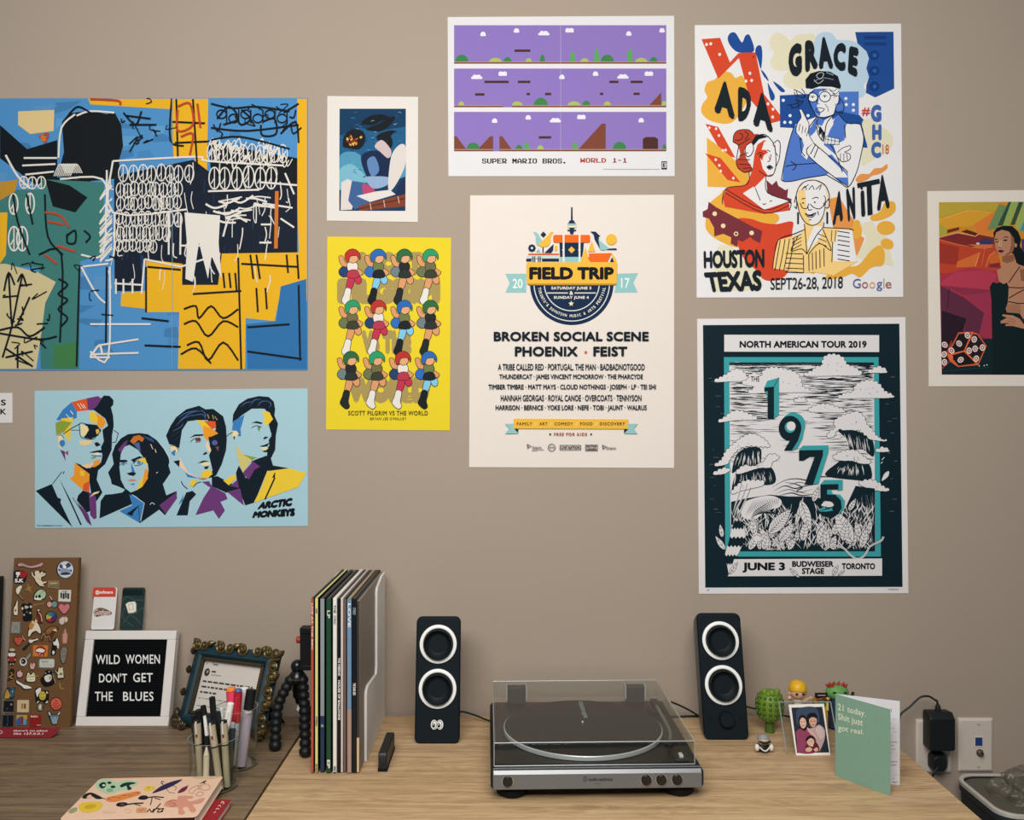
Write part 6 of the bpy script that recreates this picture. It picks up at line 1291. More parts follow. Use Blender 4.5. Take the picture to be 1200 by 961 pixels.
I.l('e9dcc0', 5, '305,75 330,112'); I.l('e9dcc0', 5, '325,72 348,108'); I.l('d5e4ea', 5, '345,78 362,108'); I.l('d9e6ec', 6, '255,125 275,150', 0); I.l('d9e6ec', 5, '225,150 262,190', 1)
I.f(LBP, '310,130 405,125 385,200 350,220 320,210'); I.f(YW, '392,125 430,140 450,175 440,215 400,205 388,170'); I.f(OA, '430,140 490,175 505,210 480,250 440,232 448,180')
I.f(N0, '350,215 440,225 470,260 450,300 400,325 350,315 372,270 375,240'); I.f(CRM, '325,220 375,235 385,260 360,300 330,305'); I.f('e6b84a', '432,260 455,250 460,280 440,292'); I.l(N0, 5, '318,215 325,300 360,322 415,325 440,300 470,265', 1); I.l(N0, 5, '318,215 355,215 470,260', 1); I.l(N0, 6, '318,220 260,250 205,290', 0); I.l(N0, 4, '325,262 255,262'); I.l(N0, 5, '560,262 592,285 575,345 548,350', 0)
I.f('e6cf9f', '320,335 410,330 400,360 350,372 320,360'); I.f(N0, '425,350 445,345 470,365 440,378 430,370'); I.f(N0, '385,418 440,405 475,400 478,420 440,425'); I.l(N0, 5, '405,440 475,445'); I.f('e8e2da', '400,425 450,418 478,430 445,438'); I.f('7d9b63', '400,455 430,445 440,455 405,465'); I.f(OA, '420,480 465,465 462,500 430,520 380,525 420,505'); I.f('f0c9a0', '330,510 420,490 400,520 370,530')
I.f(CRM, '165,300 190,298 205,320 190,350 200,390 175,380'); I.l(N0, 4, '165,302 190,295 210,320', 1); I.f(BL, '180,340 205,330 218,355 200,380 180,365', 1); I.f(PU, '182,400 215,410 222,480'); I.f('a8403c', '215,420 240,405 240,440')
I.f(OA, '285,490 390,570 385,690 340,680 250,600 280,580'); I.f(RO, '350,640 390,620 388,700 340,680'); I.f(YW, '322,545 355,550 352,585 325,580')
I.f(N0, '12,688 125,640 165,735 190,745 185,770 270,945'); I.f(N0, '175,598 250,740 335,925 325,930 290,850 230,720'); I.l(N0, 5, '130,640 195,555'); I.l(N0, 6, '205,570 212,550'); I.f(N0, '310,720 345,685 385,700 395,830 370,840 300,755'); I.f(PU, '385,700 420,705 436,740 440,880 420,888 395,860'); I.f(PU, '300,765 380,850 405,935 370,905'); I.f(CRM, '390,735 420,700 460,690 450,705 420,715'); I.l(N0, 4, '270,735 400,930')
I.build('printed_portrait', 'faceted man in sunglasses with multicoloured swept-up hair')
I.f(N0, '520,560 560,500 548,430 570,370 610,320 660,290 740,282 800,290 860,330 910,390 955,470 945,510 960,560 920,620 905,640 930,720 1000,690 1005,740 920,860 880,820 745,915 690,780 460,882 468,760 500,720 620,700 640,680 600,660 545,640 540,610'); I.f(N0, '460,882 468,760 500,715 640,705 690,770')
I.f(LBP, '610,430 630,380 670,365 730,400 760,440 800,500 805,545 780,620 730,680 680,700 640,670 610,610 600,520'); I.f('c8722f', '675,340 700,305 740,295 775,320 760,345 735,330 700,360'); I.f(PU, '590,400 630,350 660,330 650,360 610,420'); I.f('54659a', '700,360 740,345 750,420'); I.f('2f4f86', '760,300 830,320 850,350 800,330')
I.l('e9d9b8', 5, '820,360 835,395'); I.l('e9d9b8', 5, '850,395 858,420'); I.l('d5e4ea', 4, '890,360 940,430 955,490', 1); I.l('d5e4ea', 4, '870,555 860,565')
I.f(N0, '590,470 650,470 660,485 610,490'); I.f(N0, '680,470 740,445 770,452 720,470 700,490'); I.l(N0, 4, '600,510 630,490 655,500', 1); I.l(N0, 5, '695,500 725,475 765,490 740,508 705,510', 1); I.e('4d7fb8', 738, 490, 12); I.e('4d7fb8', 628, 500, 10); I.f(BL, '680,490 700,530 715,570 690,580'); I.f(N0, '650,565 690,555 720,565 700,585 670,578')
I.f('c8846a', '650,615 690,605 725,615 690,622'); I.f('4d7fb8', '670,640 710,635 700,650'); I.f(YW, '790,520 800,600 760,660 720,685 740,630 770,580'); I.f(OA, '780,530 805,545 795,610 760,650'); I.f(YW, '720,470 780,455 800,510 770,490')
I.f(BL, '600,830 690,790 670,715 720,725 770,780 745,915'); I.f(N0, '650,850 745,785 700,840 690,865'); I.l('d5e4ea', 4, '690,715 775,775 750,900', 0); I.l(N0, 4, '735,800 742,910'); I.f(PU, '880,790 1005,695 1000,745 925,850'); I.l('d5e4ea', 4, '815,785 830,772 848,785', 1)
I.build('printed_portrait', 'faceted man with long dark hair')
I.frame(*A2)
I.f(N0, '178,300 210,230 250,170 320,115 410,90 455,115 510,112 580,165 600,240 605,330 600,400 570,500 530,580 480,600 490,540 470,470 480,400 490,330 530,250 470,190 400,190 330,200 290,260 270,390 240,370 200,360')
for q in ('260,180 320,140 400,120', '270,200 350,140 440,125', '250,230 300,180 380,150', '220,270 280,240 300,210', '210,310 270,270', '230,340 275,300', '420,110 455,150 450,185', '350,165 430,150 460,185'): I.l('4d6fa8', 5, q, 1, 1)
for q in ('470,150 480,180', '505,155 512,185', '520,165 538,190'): I.l('c9a06a', 5, q)
I.f(LBP, '290,270 330,200 400,190 440,280 470,330 495,400 480,440 490,480 505,545 470,600 400,590 330,570 275,520 265,450 275,380'); I.f(YW, '395,190 445,195 500,255 520,290 470,300 440,260'); I.f(RO, '445,195 525,200 530,240 500,255'); I.f(OA, '440,230 500,250 545,285 490,310 470,340 440,300')
I.f(N0, '340,318 380,292 440,290 438,302 380,305'); I.f('7d3f30', '380,320 415,312 425,340 390,345'); I.l(N0, 5, '350,345 380,320 425,325', 1); I.l(N0, 3, '385,350 420,345'); I.f(N0, '475,310 540,300 560,360 520,400 490,380'); I.e('5b5f9a', 520, 350, 20, 18); I.f('7d4f50', '525,380 550,375 545,410')
I.f('f0d0a8', '468,340 495,400 490,420 470,400 455,370'); I.f(N0, '436,430 460,412 470,425 445,438'); I.f(N0, '395,495 440,475 480,480 445,490'); I.f(CRM, '415,500 450,485 492,492 480,510 440,510'); I.f(N0, '445,520 480,512 470,535 450,535'); I.f(YW, '440,545 495,540 505,570 470,600 420,590'); I.f('f0cdb0', '270,450 300,500 330,560 400,590 420,600 340,575 275,520')
I.f(BL, '312,560 340,575 400,600 330,590'); I.f('c8642f', '400,600 470,600 440,612'); I.f(CRM, '205,365 240,370 265,400 240,440 215,410'); I.l(N0, 4, '205,372 245,375 268,405', 1); I.f(BL, '215,420 245,400 238,440', 1); I.f(N0, '230,480 275,472 270,520')
I.f(YW, '355,610 400,615 370,660 340,650'); I.l(N0, 6, '285,620 300,650 330,675', 1); I.l(N0, 5, '370,660 395,635 425,625', 1); I.f(N0, '320,700 365,688 390,712 345,760 330,860 252,860'); I.f(BL, '265,785 302,715 295,760'); I.f(PU, '430,625 480,620 500,655 595,705 610,745 560,765 592,825 550,885 510,825 385,858 440,740 490,665'); I.f(N0, '500,590 540,585 680,660 700,690 600,700 500,655')
I.build('printed_portrait', 'faceted man with swept-back hair and purple jacket')
I.f(N0, '645,210 650,150 690,80 750,40 830,22 900,28 935,60 945,110 940,160 965,215 950,300 945,400 915,460 930,510 1045,530 930,555 890,545 800,770 735,790 680,650 670,560 690,510 740,600 770,560 780,480 860,450 890,440 880,400 905,370 900,330 920,300 900,220 930,180 870,110 780,110 720,150')
for q in ('700,100 740,70 790,60', '770,90 800,50 850,45', '820,95 850,60 890,60', '880,50 915,75 905,105'): I.l('4d6fa8', 5, q, 1, 1)
I.f(BL, '650,200 735,150 725,200 700,250 710,300 690,308 680,270 642,260'); I.f(LBP, '730,155 780,112 850,110 900,135 930,185 890,220 920,290 880,320 900,350 885,380 890,430 860,450 800,470 720,435 660,360 660,300 705,308 705,250'); I.f(YW, '850,130 905,135 930,185 895,225 865,220 870,170'); I.f('d0c37a', '665,360 720,430 780,470 720,560 695,510 680,440'); I.f(GR, '720,432 820,455 780,470')
I.f(N0, '775,212 815,198 858,210 850,220 810,212'); I.l(N0, 5, '780,245 815,230 850,240', 1); I.f('5d8b5a', '820,235 845,238 830,275'); I.f(N0, '860,318 880,305 895,312 870,328'); I.f(N0, '832,375 870,365 905,350 890,375 860,380'); I.f(CRM, '840,385 880,378 898,390 870,405'); I.f(N0, '855,408 900,398 895,415 870,418')
I.f(CRM, '642,270 670,265 690,285 670,310 650,320'); I.l(N0, 4, '600,310 620,290 650,275', 1); I.f(N0, '650,310 665,300 660,330')
I.f(PU, '790,480 840,518 800,540 760,610 715,565'); I.f(YW, '580,615 665,570 670,600 620,650'); I.f(PU, '625,655 680,610 690,665'); I.f(PU, '608,695 700,672 725,790'); I.f(YW, '890,550 1040,530 1165,560 1110,660 870,745 795,772 850,660'); I.f(N0, '950,595 880,748 868,748 935,600'); I.f(N0, '925,595 942,560 942,600'); I.l(N0, 5, '945,560 940,600', 0)
I.build('printed_portrait', 'faceted man with short dark hair and yellow jacket')
I.tx('0c161c', 'ARCTIC', None, 0.085, 1, 0, '838,768 1070,735 1062,795 818,820'); I.tx('0c161c', 'MONKEYS', None, 0.085, 0.98, 0, '800,832 1086,808 1084,866 782,880'); I.build('band_lettering')
I.frame(*A1); I.r('5d7f8c', 20, 930, 70, 934); I.r('33505c', 70, 930, 130, 935); I.r('5d7f8c', 132, 930, 200, 934); I.build('small_print')
# ---- woman with dice
I, t = poster('art_print', 'art print of a woman in black beside glowing dice, at the right edge', ((1086.8, 223.5), (1282, 221.5), (1284, 452), (1088.5, 452.3)), 'e2dbd2', 'art print')
W1 = (1080, 220, 10); W2 = (1080, 300, 6.008)
I.frame(*W2); I.f('8a2f48', '125,20 1230,20 1232,835 142,833'); I.frame(*W1)
I.f('c98a2c', '203,165 1800,155 1800,900 210,960'); I.f('b7a03a', '203,165 910,165 860,270 540,250 203,350'); I.f('d39a30', '203,365 540,262 835,285 600,440 210,480'); I.f('a9a040', '205,400 300,480 290,545 205,575'); I.f('cf8534', '835,285 780,520 600,480 600,430'); I.f('d87a36', '620,430 830,290 850,540 660,530')
I.l('e0b060', 8, '205,370 540,262 690,270'); I.l('e0a850', 6, '690,270 835,285'); I.f('6a2f1c', '300,490 440,455 440,490 298,530'); I.f('5a2318', '460,510 530,485 660,530 630,560')
I.f('7c2a2a', '205,580 420,530 600,560 680,545 860,580 860,680 560,690 400,650 210,600'); I.f('6b2a3c', '300,580 420,540 400,590'); I.f('3c3560', '620,655 740,580 830,610 840,660 700,665'); I.e('c9c7cf', 660, 650, 20, 14); I.l('e5a080', 8, '205,580 420,520 630,565 665,540', 0)
I.f('b8432c', '205,605 400,660 560,690 740,712 860,680 900,780 930,960 900,1010 210,1000'); I.l('d9714a', 6, '205,600 400,655 560,685'); I.f('d06a42', '540,660 860,660 740,715'); I.f('9c3428', '210,640 440,690 420,900 210,880'); I.l('e59a62', 10, '680,750 630,915'); I.l('d9714a', 6, '740,715 705,900'); I.l('e08a52', 9, '860,740 795,790 755,920'); I.f('c9602e', '790,800 880,740 930,870 800,900'); I.f('7d2a35', '800,890 920,870 920,930 790,930'); I.f('cf6a34', '420,860 680,750 620,920 400,930', 0)
I.f('6d8a5a', '905,190 1010,210 880,480 765,490'); I.f('93a95a', '1050,160 1140,160 1020,450 940,460'); I.f('2f4f40', '1020,160 1050,160 950,440 890,440'); I.f('2f4f40', '1140,160 1190,165 1090,430 1040,430'); I.f('9aad5c', '1190,165 1290,160 1150,500 1090,450'); I.f('3f93a8', '1290,160 1500,160 1400,520 1150,500'); I.f('2a5a80', '1500,160 1800,160 1800,700 1400,520'); I.f('4a3a68', '1170,600 1500,540 1800,700 1800,1000 1180,960')
I.frame(*W2)
I.f('a8324a', '128,130 330,80 520,100 560,60 570,560 500,580 130,200'); I.f('b23b52', '130,190 230,110 470,95 530,130 490,240 330,270 200,240', 0); I.f('8a2f48', '140,205 480,235 475,270 300,275'); I.f('9a3450', '300,275 495,250 492,580 400,560 440,410'); I.f('5d2b42', '135,205 300,290 440,400 400,560 300,540 315,440 140,380'); I.l('3f1d30', 7, '195,225 180,370'); I.f('2a1a28', '140,380 318,440 280,560 200,640 140,700'); I.l('4d2538', 5, '315,440 290,530')
I.f('10262c', '140,700 200,620 330,580 500,580 900,560 1230,600 1230,835 142,830'); I.l('1f4248', 4, '150,810 400,785 470,782')
I.build('printed_background', 'angular bands of orange, red, green and blue')
I.f('d9623f', '180,690 258,535 355,530 395,545 458,630 400,765 255,778 200,740'); I.f('20181c', '190,688 262,545 352,540 300,662'); I.f('261c20', '362,545 392,552 450,632 306,664'); I.f('1d171b', '200,700 298,672 385,755 260,770'); I.f('261c20', '310,668 448,640 395,752'); I.l('e8744c', 6, '300,665 355,535'); I.l('e8744c', 6, '300,665 190,695'); I.l('e8744c', 6, '300,665 390,760'); I.e('e06a44', 200, 712, 22)
I.f('a83a2c', '142,660 215,590 205,650 180,690 200,740 145,795'); I.f('1f171b', '142,600 205,600 170,680 195,740 145,780')
for u, v, a in ((322, 556, -20), (264, 614, -35), (210, 663, -40), (370, 584, 10), (334, 664, 0), (376, 650, 0), (428, 642, 0), (384, 720, 20), (274, 728, 50), (162, 622, -40), (158, 690, 20), (160, 745, 10)): I.e('e8dcd8', u, v, 19, 23, a, 16); I.e('8a4a44', u, v, 12, 15, a, 14); I.e('e8dcd8', u, v, 5, 9, a, 10)
for u, v in ((405, 770), (440, 768), (460, 764)): I.e('e8e2dc', u, v, 4)
I.build('printed_dice', 'dark dice with glowing red edges')
I.frame(*W1)
SK = 'b58266'; SK2 = '8d5c47'; HR = '11191d'
I.f(HR, '845,590 840,520 880,465 960,440 1060,445 1130,510 1165,600 1150,680 1200,760 1500,900 1500,960 1180,920 1110,880 1080,780')
I.f(SK, '940,790 1080,770 1090,860 1180,930 1500,1000 1500,1100 890,1010 880,960 945,930'); I.f(SK, '848,600 870,520 940,488 1020,510 1075,580 1090,680 1070,740 1010,795 950,808 900,780 870,710'); I.f(SK2, '1040,540 1080,590 1090,680 1070,740 1000,800 950,808 1030,740 1050,650'); I.f(SK2, '940,800 1010,795 1080,770 1085,850 1000,880 945,860'); I.f('d0a284', '905,640 935,610 935,680 905,690', 1)
I.f(SK, '1085,640 1120,660 1110,695 1090,690'); I.f('2a1a18', '940,590 980,565 1020,575 1015,585 985,575'); I.f('2a1a18', '850,600 890,592 892,602 855,612'); I.f('1d1414', '945,612 985,600 1012,612 980,622'); I.f('1d1414', '858,632 890,622 900,634 872,640'); I.l('6b3f34', 5, '925,620 918,680 900,695 935,700', 1); I.f('5a1f28', '890,735 915,722 940,724 970,738 935,758 905,752'); I.l('2e0f14', 3, '892,737 930,738 968,739')
I.frame(*W2)
I.f(SK, '530,110 600,60 690,60 780,90 860,300 900,420 700,440 600,400 560,250'); I.f(SK2, '690,90 780,95 760,190 700,170'); I.f('a17258', '600,340 690,330 700,400 600,400')
I.f('0f2026', '478,215 500,180 530,190 550,180 575,195 600,185 612,215 610,270 605,330 590,370 600,395 690,402 760,520 900,560 1200,700 1230,835 500,830 495,560 490,300')
for q in ('612,185 650,130 690,72', '612,218 690,222 760,218', '612,295 680,255 760,215', '608,318 680,332 720,330'): I.l('0f1a1e', 7, q)
I.f(SK, '555,455 600,432 565,418 570,408 640,415 690,440 720,480 880,430 900,470 720,510 640,490 590,490 588,480 620,468 556,472'); I.l(SK2, 4, '600,432 660,450'); I.l(SK2, 4, '600,455 660,462'); I.l(SK2, 3, '605,478 655,476')
I.build('printed_figure', 'woman with long black hair in a laced black dress')

# ---- small print in a white border: a plain sea and sky picture
I, t = poster('art_print', 'small white-bordered art print in deep blue with an orange burst', ((383.6, 112), (490, 113), (489.6, 259.8), (383, 258)), 'e0dbd7', 'art print')
I.frame(370, 100, 5.653); I.clip = (156, 152, 597, 829)
I.f('123a5e', '158,152 598,152 594,830 154,828'); I.f('1d5a86', '158,330 300,280 420,300 597,270 596,560 156,600'); I.f('4f93b4', '156,470 260,440 400,520 597,400 596,600 155,660', 1); I.f('76b2c8', '156,560 240,520 330,600 330,640 155,690', 1)
random.seed(4)
for k in range(70): u = random.uniform(165, 560); v = random.uniform(172, 600); I.l(random.choice(('0f2e4a', '2f6f98', '5f9fbd', '173f60')), random.uniform(3, 7), [(u, v), (u+12, v+random.uniform(-8, 8)), (u+26, v+random.uniform(-10, 10))], 1, 1, 0, 1); I.lay += (k % 10 == 0)
for q in ('300,250 360,200 440,190 500,215 430,235 380,260', '330,290 420,250 520,200 510,240 440,300', '400,340 470,300 530,300 500,330 460,400', '440,380 490,330 510,380 490,420'): I.f('141b22', q, 1)
I.f('1a1c22', '180,400 190,330 240,290 310,300 330,360 290,420 220,415', 1)
for k in range(26): a = random.uniform(0, 6.28); r_ = random.uniform(10, 60); I.e(random.choice(('d9832f', 'b4521f', 'e8b04a', '7a2f18')), 248+r_*cos(a), 355+0.7*r_*sin(a), random.uniform(5, 13), random.uniform(4, 9), random.uniform(0, 180), 8, 1); I.lay += (k % 6 == 0)
for k in range(14): a = random.uniform(0, 6.28); I.l('15181d', 5, [(248+60*cos(a), 355+45*sin(a)), (248+100*cos(a), 350+80*sin(a))], 0, 2, 0, 1)
I.nx(); I.f('d9cfcc', '170,640 210,618 240,630 250,780 240,820 165,825', 0); I.f('3c5f92', '240,630 380,650 390,760 260,820 215,760', 0); I.f('b4456f', '310,650 345,660 390,690 370,730 320,725', 1); I.f('16284a', '300,470 400,430 500,480 495,600 440,660 350,620', 1); I.f('5c82b4', '340,500 390,470 420,560 370,600', 1); I.f('8fa8cc', '330,610 400,600 490,610 470,660 380,680', 1)
I.f('d6d0cc', '500,470 550,395 594,400 594,520 540,640 490,700 480,640', 1); I.f('c9b5b8', '390,400 440,360 500,430 480,480 430,440', 1); I.f('dcd6d2', '270,730 360,770 530,720 490,690 400,700', 0); I.f('1a2c50', '594,600 594,720 520,740 550,660', 0)
I.f('7d3f2c', '280,795 594,718 592,800 290,828'); I.f('5a2a20', '285,812 594,740 594,750 287,820')
for u, v in ((360, 790), (450, 770), (545, 745)): I.l('d9cdbf', 4, [(u, v-12), (u+8, v+34)])
I.build('printed_artwork', 'deep blue painted picture with white, navy and brown shapes')

# ---- yellow poster
I, t = poster('comic_poster', 'bright yellow poster with three rows of small coloured cartoon dancers', ((383.6, 276.8), (528.6, 278.2), (527, 504), (382, 503)), 'e6cf2e')
Y1 = (370, 270, 4.006); I.frame(*Y1); TN = 'a8935a'
I.tx(TN, 'SCOTT', (185, 98, 505, 210), 0.12, 1.0); I.build('background_lettering', 'large tan letters'); I.tx(TN, 'PILGRIM', (100, 222, 585, 345), 0.10, 0.98); I.build('background_lettering', 'large tan letters'); I.tx(TN, 'VS THE', (215, 465, 450, 580), 0.10, 1.0); I.build('background_lettering', 'large tan letters'); I.tx(TN, 'WORLD', (150, 685, 535, 810), 0.12, 1.0); I.build('background_lettering', 'large tan block letters')
random.seed(2)
def dancer(u, v, hair, top, skirt, leg, boot, bag):
    O = '1a1c1e'
    def b(c, q, w=5):
        p = cr2(prs([(u+a, v+b_) for a, b_ in q]), True, 3); I.l(O, w, p, 0, 0, 1); I.f(c, p)
    b(bag, [(-60, 80), (-40, 62), (-18, 72), (-15, 100), (-38, 112), (-58, 100)])
    b('d99a6a', [(-62, 20), (-50, 12), (-40, 22), (-35, 42), (-12, 48), (-14, 62), (-48, 58)]); b('d99a6a', [(20, 70), (42, 82), (50, 90), (40, 104), (26, 96), (14, 84)])
    b(leg, [(-14, 108), (10, 112), (6, 145), (-10, 175), (-28, 168)]); b(leg, [(12, 108), (38, 110), (42, 135), (28, 145), (14, 132)])
    b(boot, [(-28, 165), (-6, 172), (-12, 215), (-6, 240), (-22, 250), (-48, 225), (-38, 195)])
    b(top, [(-22, 50), (12, 42), (26, 60), (16, 88), (-14, 90)]); b(skirt, [(-16, 84), (18, 80), (32, 106), (14, 116), (-24, 112)])
    b('dfa77c', [(-16, 10), (20, 8), (24, 34), (2, 46), (-16, 34)]); b(hair, [(-30, 34), (-32, 5), (-12, -16), (16, -16), (36, 6), (36, 30), (26, 12), (-8, 14), (-18, 38)])
sets = {'r': ('b8342e', 'e4dcd6', 'b23a4e', 'c23350', 'e2dfda', '23426f'), 'b': ('2d68b4', '6f7a4a', '1f2226', '7fc4e6', '1a1d21', '2f6cc0'), 'd': ('2f6a3e', '24292a', '2c3230', 'd99a6a', '22282a', '6d7f86'), 'g': ('2b9a68', '6f6a48', '3a3f2f', 'd99a6a', 'e2dfda', '6a7350')}
for r_, row in enumerate(('rbdg', 'grbd', 'dgrb')):
    for k, ch in enumerate(row): dancer(174+122*k-(10 if r_ == 2 else 3), 105+240*r_, *sets[ch])
I.build('printed_dancers', 'twelve tiny faceless dancers with red, blue and green hair')
I.tx('5f5420', 'SCOTT PILGRIM VS THE WORLD', (153, 845, 527, 866), 0.02, 1.1); I.tx('6b5f26', "BRYAN LEE O'MALLEY", (256, 875, 425, 888), 0.01, 1.15); I.build('lettering')

# ---- three-strip landscape poster
I, t = poster('game_poster', 'white poster with three purple landscape strips captioned WORLD 1-1', ((524.6, 19.5), (790, 18), (790.6, 206), (525.5, 206)), 'dfdee2')
I.frame(515, 10, 4.21); PP = '8a74bd'; GN = '3c7f4c'; LG = 'a3b860'; BR = '7a4434'; DB_ = '4a2c2a'; WC = 'e4e2ee'
def strip(v0, v1, clouds, hills, bars, wedges):
    I.r(PP, 72, v0, 1119, v1); 
    for u, v, w_ in clouds:
        n = max(1, round(w_/24))
        for k in range(n): I.e(WC, u-(n-1)*9+k*18, v, 12, 10, 0, 12, 1); I.lay += 1
        I.f(WC, rrect(u-w_/2, u+w_/2, v, v+12, 6))
    for u, w_, h_, c in hills: I.f(c, [(u+w_/2*cos(R(a)), v1-9-h_*sin(R(a))) for a in range(0, 181, 15)])
    for u0, u1, v in bars: I.r(DB_, u0, v, u1, v+12)
    for q in wedges: I.f(BR, q); 
    I.r(BR, 72, v1-10, 1119, v1); I.r('c09a86', 72, v1-10, 1119, v1-7)
strip(80, 270, ((215, 122, 28), (380, 105, 28), (515, 118, 56), (642, 104, 42), (934, 120, 28), (1098, 104, 28)), ((110, 66, 36, GN), (276, 62, 20, LG), (336, 40, 24, GN), (440, 30, 18, LG), (508, 26, 36, GN), (656, 28, 52, '5aa05a'), (716, 40, 18, LG), (776, 28, 66, '5aa05a'), (828, 66, 36, GN), (940, 28, 66, '5aa05a'), (996, 60, 20, LG), (1056, 40, 24, GN)), ((370, 448, 200),), ())
strip(294, 485, ((184, 334, 56), (312, 318, 42), (604, 334, 28), (770, 318, 28), (905, 332, 56), (1033, 318, 42)), ((108, 30, 20, LG), (384, 52, 20, LG), (500, 70, 38, GN), (664, 62, 20, LG), (724, 40, 24, GN), (828, 36, 20, LG), (1108, 24, 22, LG)), ((222, 341, 354), (387, 448, 354), (176, 222, 416), (430, 446, 414), (521, 551, 414), (792, 808, 413), (838, 883, 354), (943, 1002, 354), (957, 988, 413)), ([(1034, 476), (1094, 412), (1094, 476)],))
I.r(PP, 312, 474, 358, 485)
strip(508, 702, ((272, 550, 28), (438, 534, 28), (572, 548, 56), (700, 532, 42), (995, 548, 28)), ((166, 66, 34, GN), (392, 36, 22, GN), (430, 28, 36, '5aa05a'), (498, 32, 20, LG), (668, 28, 36, '5aa05a'), (888, 66, 38, GN), (1110, 20, 26, GN)), ((490, 551, 628),), ([(72, 692), (72, 628), (84, 628), (132, 692)], [(190, 692), (250, 628), (265, 628), (265, 692)], [(296, 692), (296, 628), (310, 628), (356, 692)], [(686, 692), (800, 566), (820, 566), (820, 692)]))
I.r(PP, 265, 692, 296, 702); I.f(DB_, '1003,692 1003,642 1018,632 1062,632 1078,642 1078,692'); I.l('b9b5c6', 2, '598,82 598,268'); I.l('b9b5c6', 1.6, '598,296 598,484'); I.l('b9b5c6', 1.6, '598,510 598,700')
I.build('printed_strips', 'three purple strips of a plain landscape with white clouds')
PX = {'S': '0111110 1100011 1100000 0111110 0000011 1100011 0111110', 'U': '1100011 1100011 1100011 1100011 1100011 1100011 0111110', 'P': '1111110 1100011 1100011 1100011 1111110 1100000 1100000', 'E': '1111111 1100000 1100000 1111110 1100000 1100000 1111111', 'R': '1111110 1100011 1100011 1100111 1111100 1101110 1100111', 'M': '1100011 1110111 1111111 1111111 1101011 1100011 1100011', 'A': '0011100 0110110 1100011 1100011 1111111 1100011 1100011', 'I': '0111111 0001100 0001100 0001100 0001100 0001100 0111111', 'O': '0111110 1100011 1100011 1100011 1100011 1100011 0111110', 'B': '1111110 1100011 1100011 1111110 1100011 1100011 1111110', 'W': '1100011 1100011 1101011 1111111 1111111 1110111 1100011', 'L': '1100000 1100000 1100000 1100000 1100000 1100000 1111111', 'D': '1111100 1100110 1100011 1100011 1100011 1100110 1111100', '1': '0001100 0011100 0001100 0001100 0001100 0001100 0111111', '-': '0000000 0000000 0000000 0111110 0000000 0000000 0000000', '.': '0000000 0000000 0000000 0000000 0000000 0111000 0111000'}
def pixels(c, txt, u0, u1, v0, v1):
    n = len(txt); cw = (u1-u0)/(n*8-1); chh = (v1-v0)/7; V = []; Fc = []
    for i, ch in enumerate(txt):
        if ch == ' ': continue
        for r_, row in enumerate(PX[ch].split()):
            j = 0
            while j < 7:
                if row[j] == '1':
                    k = j
                    while k < 7 and row[k] == '1': k += 1
                    a, b_ = u0+(i*8+j)*cw, u0+(i*8+k)*cw; q = len(V); V += [(a, v0+r_*chh), (b_, v0+r_*chh), (b_, v0+(r_+1)*chh), (a, v0+(r_+1)*chh)]; Fc.append((q, q+1, q+2, q+3)); j = k
                else: j += 1
    I.add(c, V, Fc); I.nx()
pixels('1c1e22', 'SUPER MARIO BROS.', 210, 630, 738, 762); I.build('caption_lettering', 'blocky black pixel lettering'); pixels('a8352a', 'WORLD', 695, 822, 736, 758); pixels('7a2a22', '1-1', 852, 924, 736, 758)
I.build('caption_lettering', 'blocky red pixel lettering')
for k in range(28): I.r('9a9aa0', 808+k*10, 789, 808+k*10+7, 793); I.lay -= 1
I.nx(); I.r('2a2c30', 1095, 752, 1122, 792); I.r('dfdee2', 1098, 758, 1119, 784); I.tx('2a2c30', 'E', (1101, 761, 1116, 781), 0.04); I.build('small_print')

# ---- card cut by the left edge
I, t = poster('word_card', 'small white card lettered S over K, cut by the left edge', ((-42, 460.5), (14.5, 460), (14.5, 495), (-42, 495.5)), 'dedadb', 'card')
I.frame(0, 450, 3.243)
for ch, b in (('S', (1, 36, 24, 68)), ('K', (0, 72, 24, 104))): 
    b = (b[0], 26+(b[1]-36)*0+ (0 if ch == 'S' else 40)+28, b[2], 0)
I.frame(0, 450, 3.432)
I.tx('191c1f', 'S', (3, 61, 24, 85), 0.03); I.tx('191c1f', 'K', (1, 98, 25, 121), 0.03); I.build('lettering')

# ---- big abstract painting print on the left
I, t = poster('painting_print', 'large abstract print of blue, yellow and black blocks with white scribbles', ((-118, 115), (360.5, 114.2), (360.5, 433.5), (-118, 434)), '4f88b8', 'art print')
B1 = (0, 100, 2.827); I.frame(*B1); I.clip = (-330, 43, 1017, 938); YB = 'e2ad23'; KB = '11181e'; WB = 'dcd8d2'; T_B = '3c7874'; BB = '4c8cc4'
I.f(BB, '-330,42 1018,40 1018,940 -330,942')
random.seed(9)
for k in range(110): u = random.uniform(-310, 915); v = random.uniform(50, 880); I.f(random.choice(('4384bd', '5a98cc', '3f7aae', '5690c0')), [(u, v), (u+random.uniform(20, 90), v+random.uniform(-8, 8)), (u+random.uniform(20, 90), v+random.uniform(15, 50)), (u-5, v+random.uniform(15, 50))]); I.lay -= (k % 3 > 0)
I.nx()
I.f(YB, '-330,42 -200,42 -190,300 -330,330'); I.f(YB, '290,40 570,42 570,78 300,62'); I.f(YB, '566,40 690,40 686,280 650,282 645,240 575,235'); I.f(YB, '985,40 1020,40 1020,715 995,700 985,400')
I.f('d9c08a', '60,85 180,80 178,150 100,160 60,130'); I.f(KB, '0,130 90,210 190,180 190,310 120,330 0,240'); I.f(KB, '400,180 440,200 520,190 560,230 500,260 400,250', 0) if 0 else None
I.f(KB, '205,120 228,92 300,82 352,94 380,88 402,130 408,200 394,250 402,306 300,316 190,300 212,220'); I.f(KB, '160,300 300,315 290,430 200,440 150,400', 0)
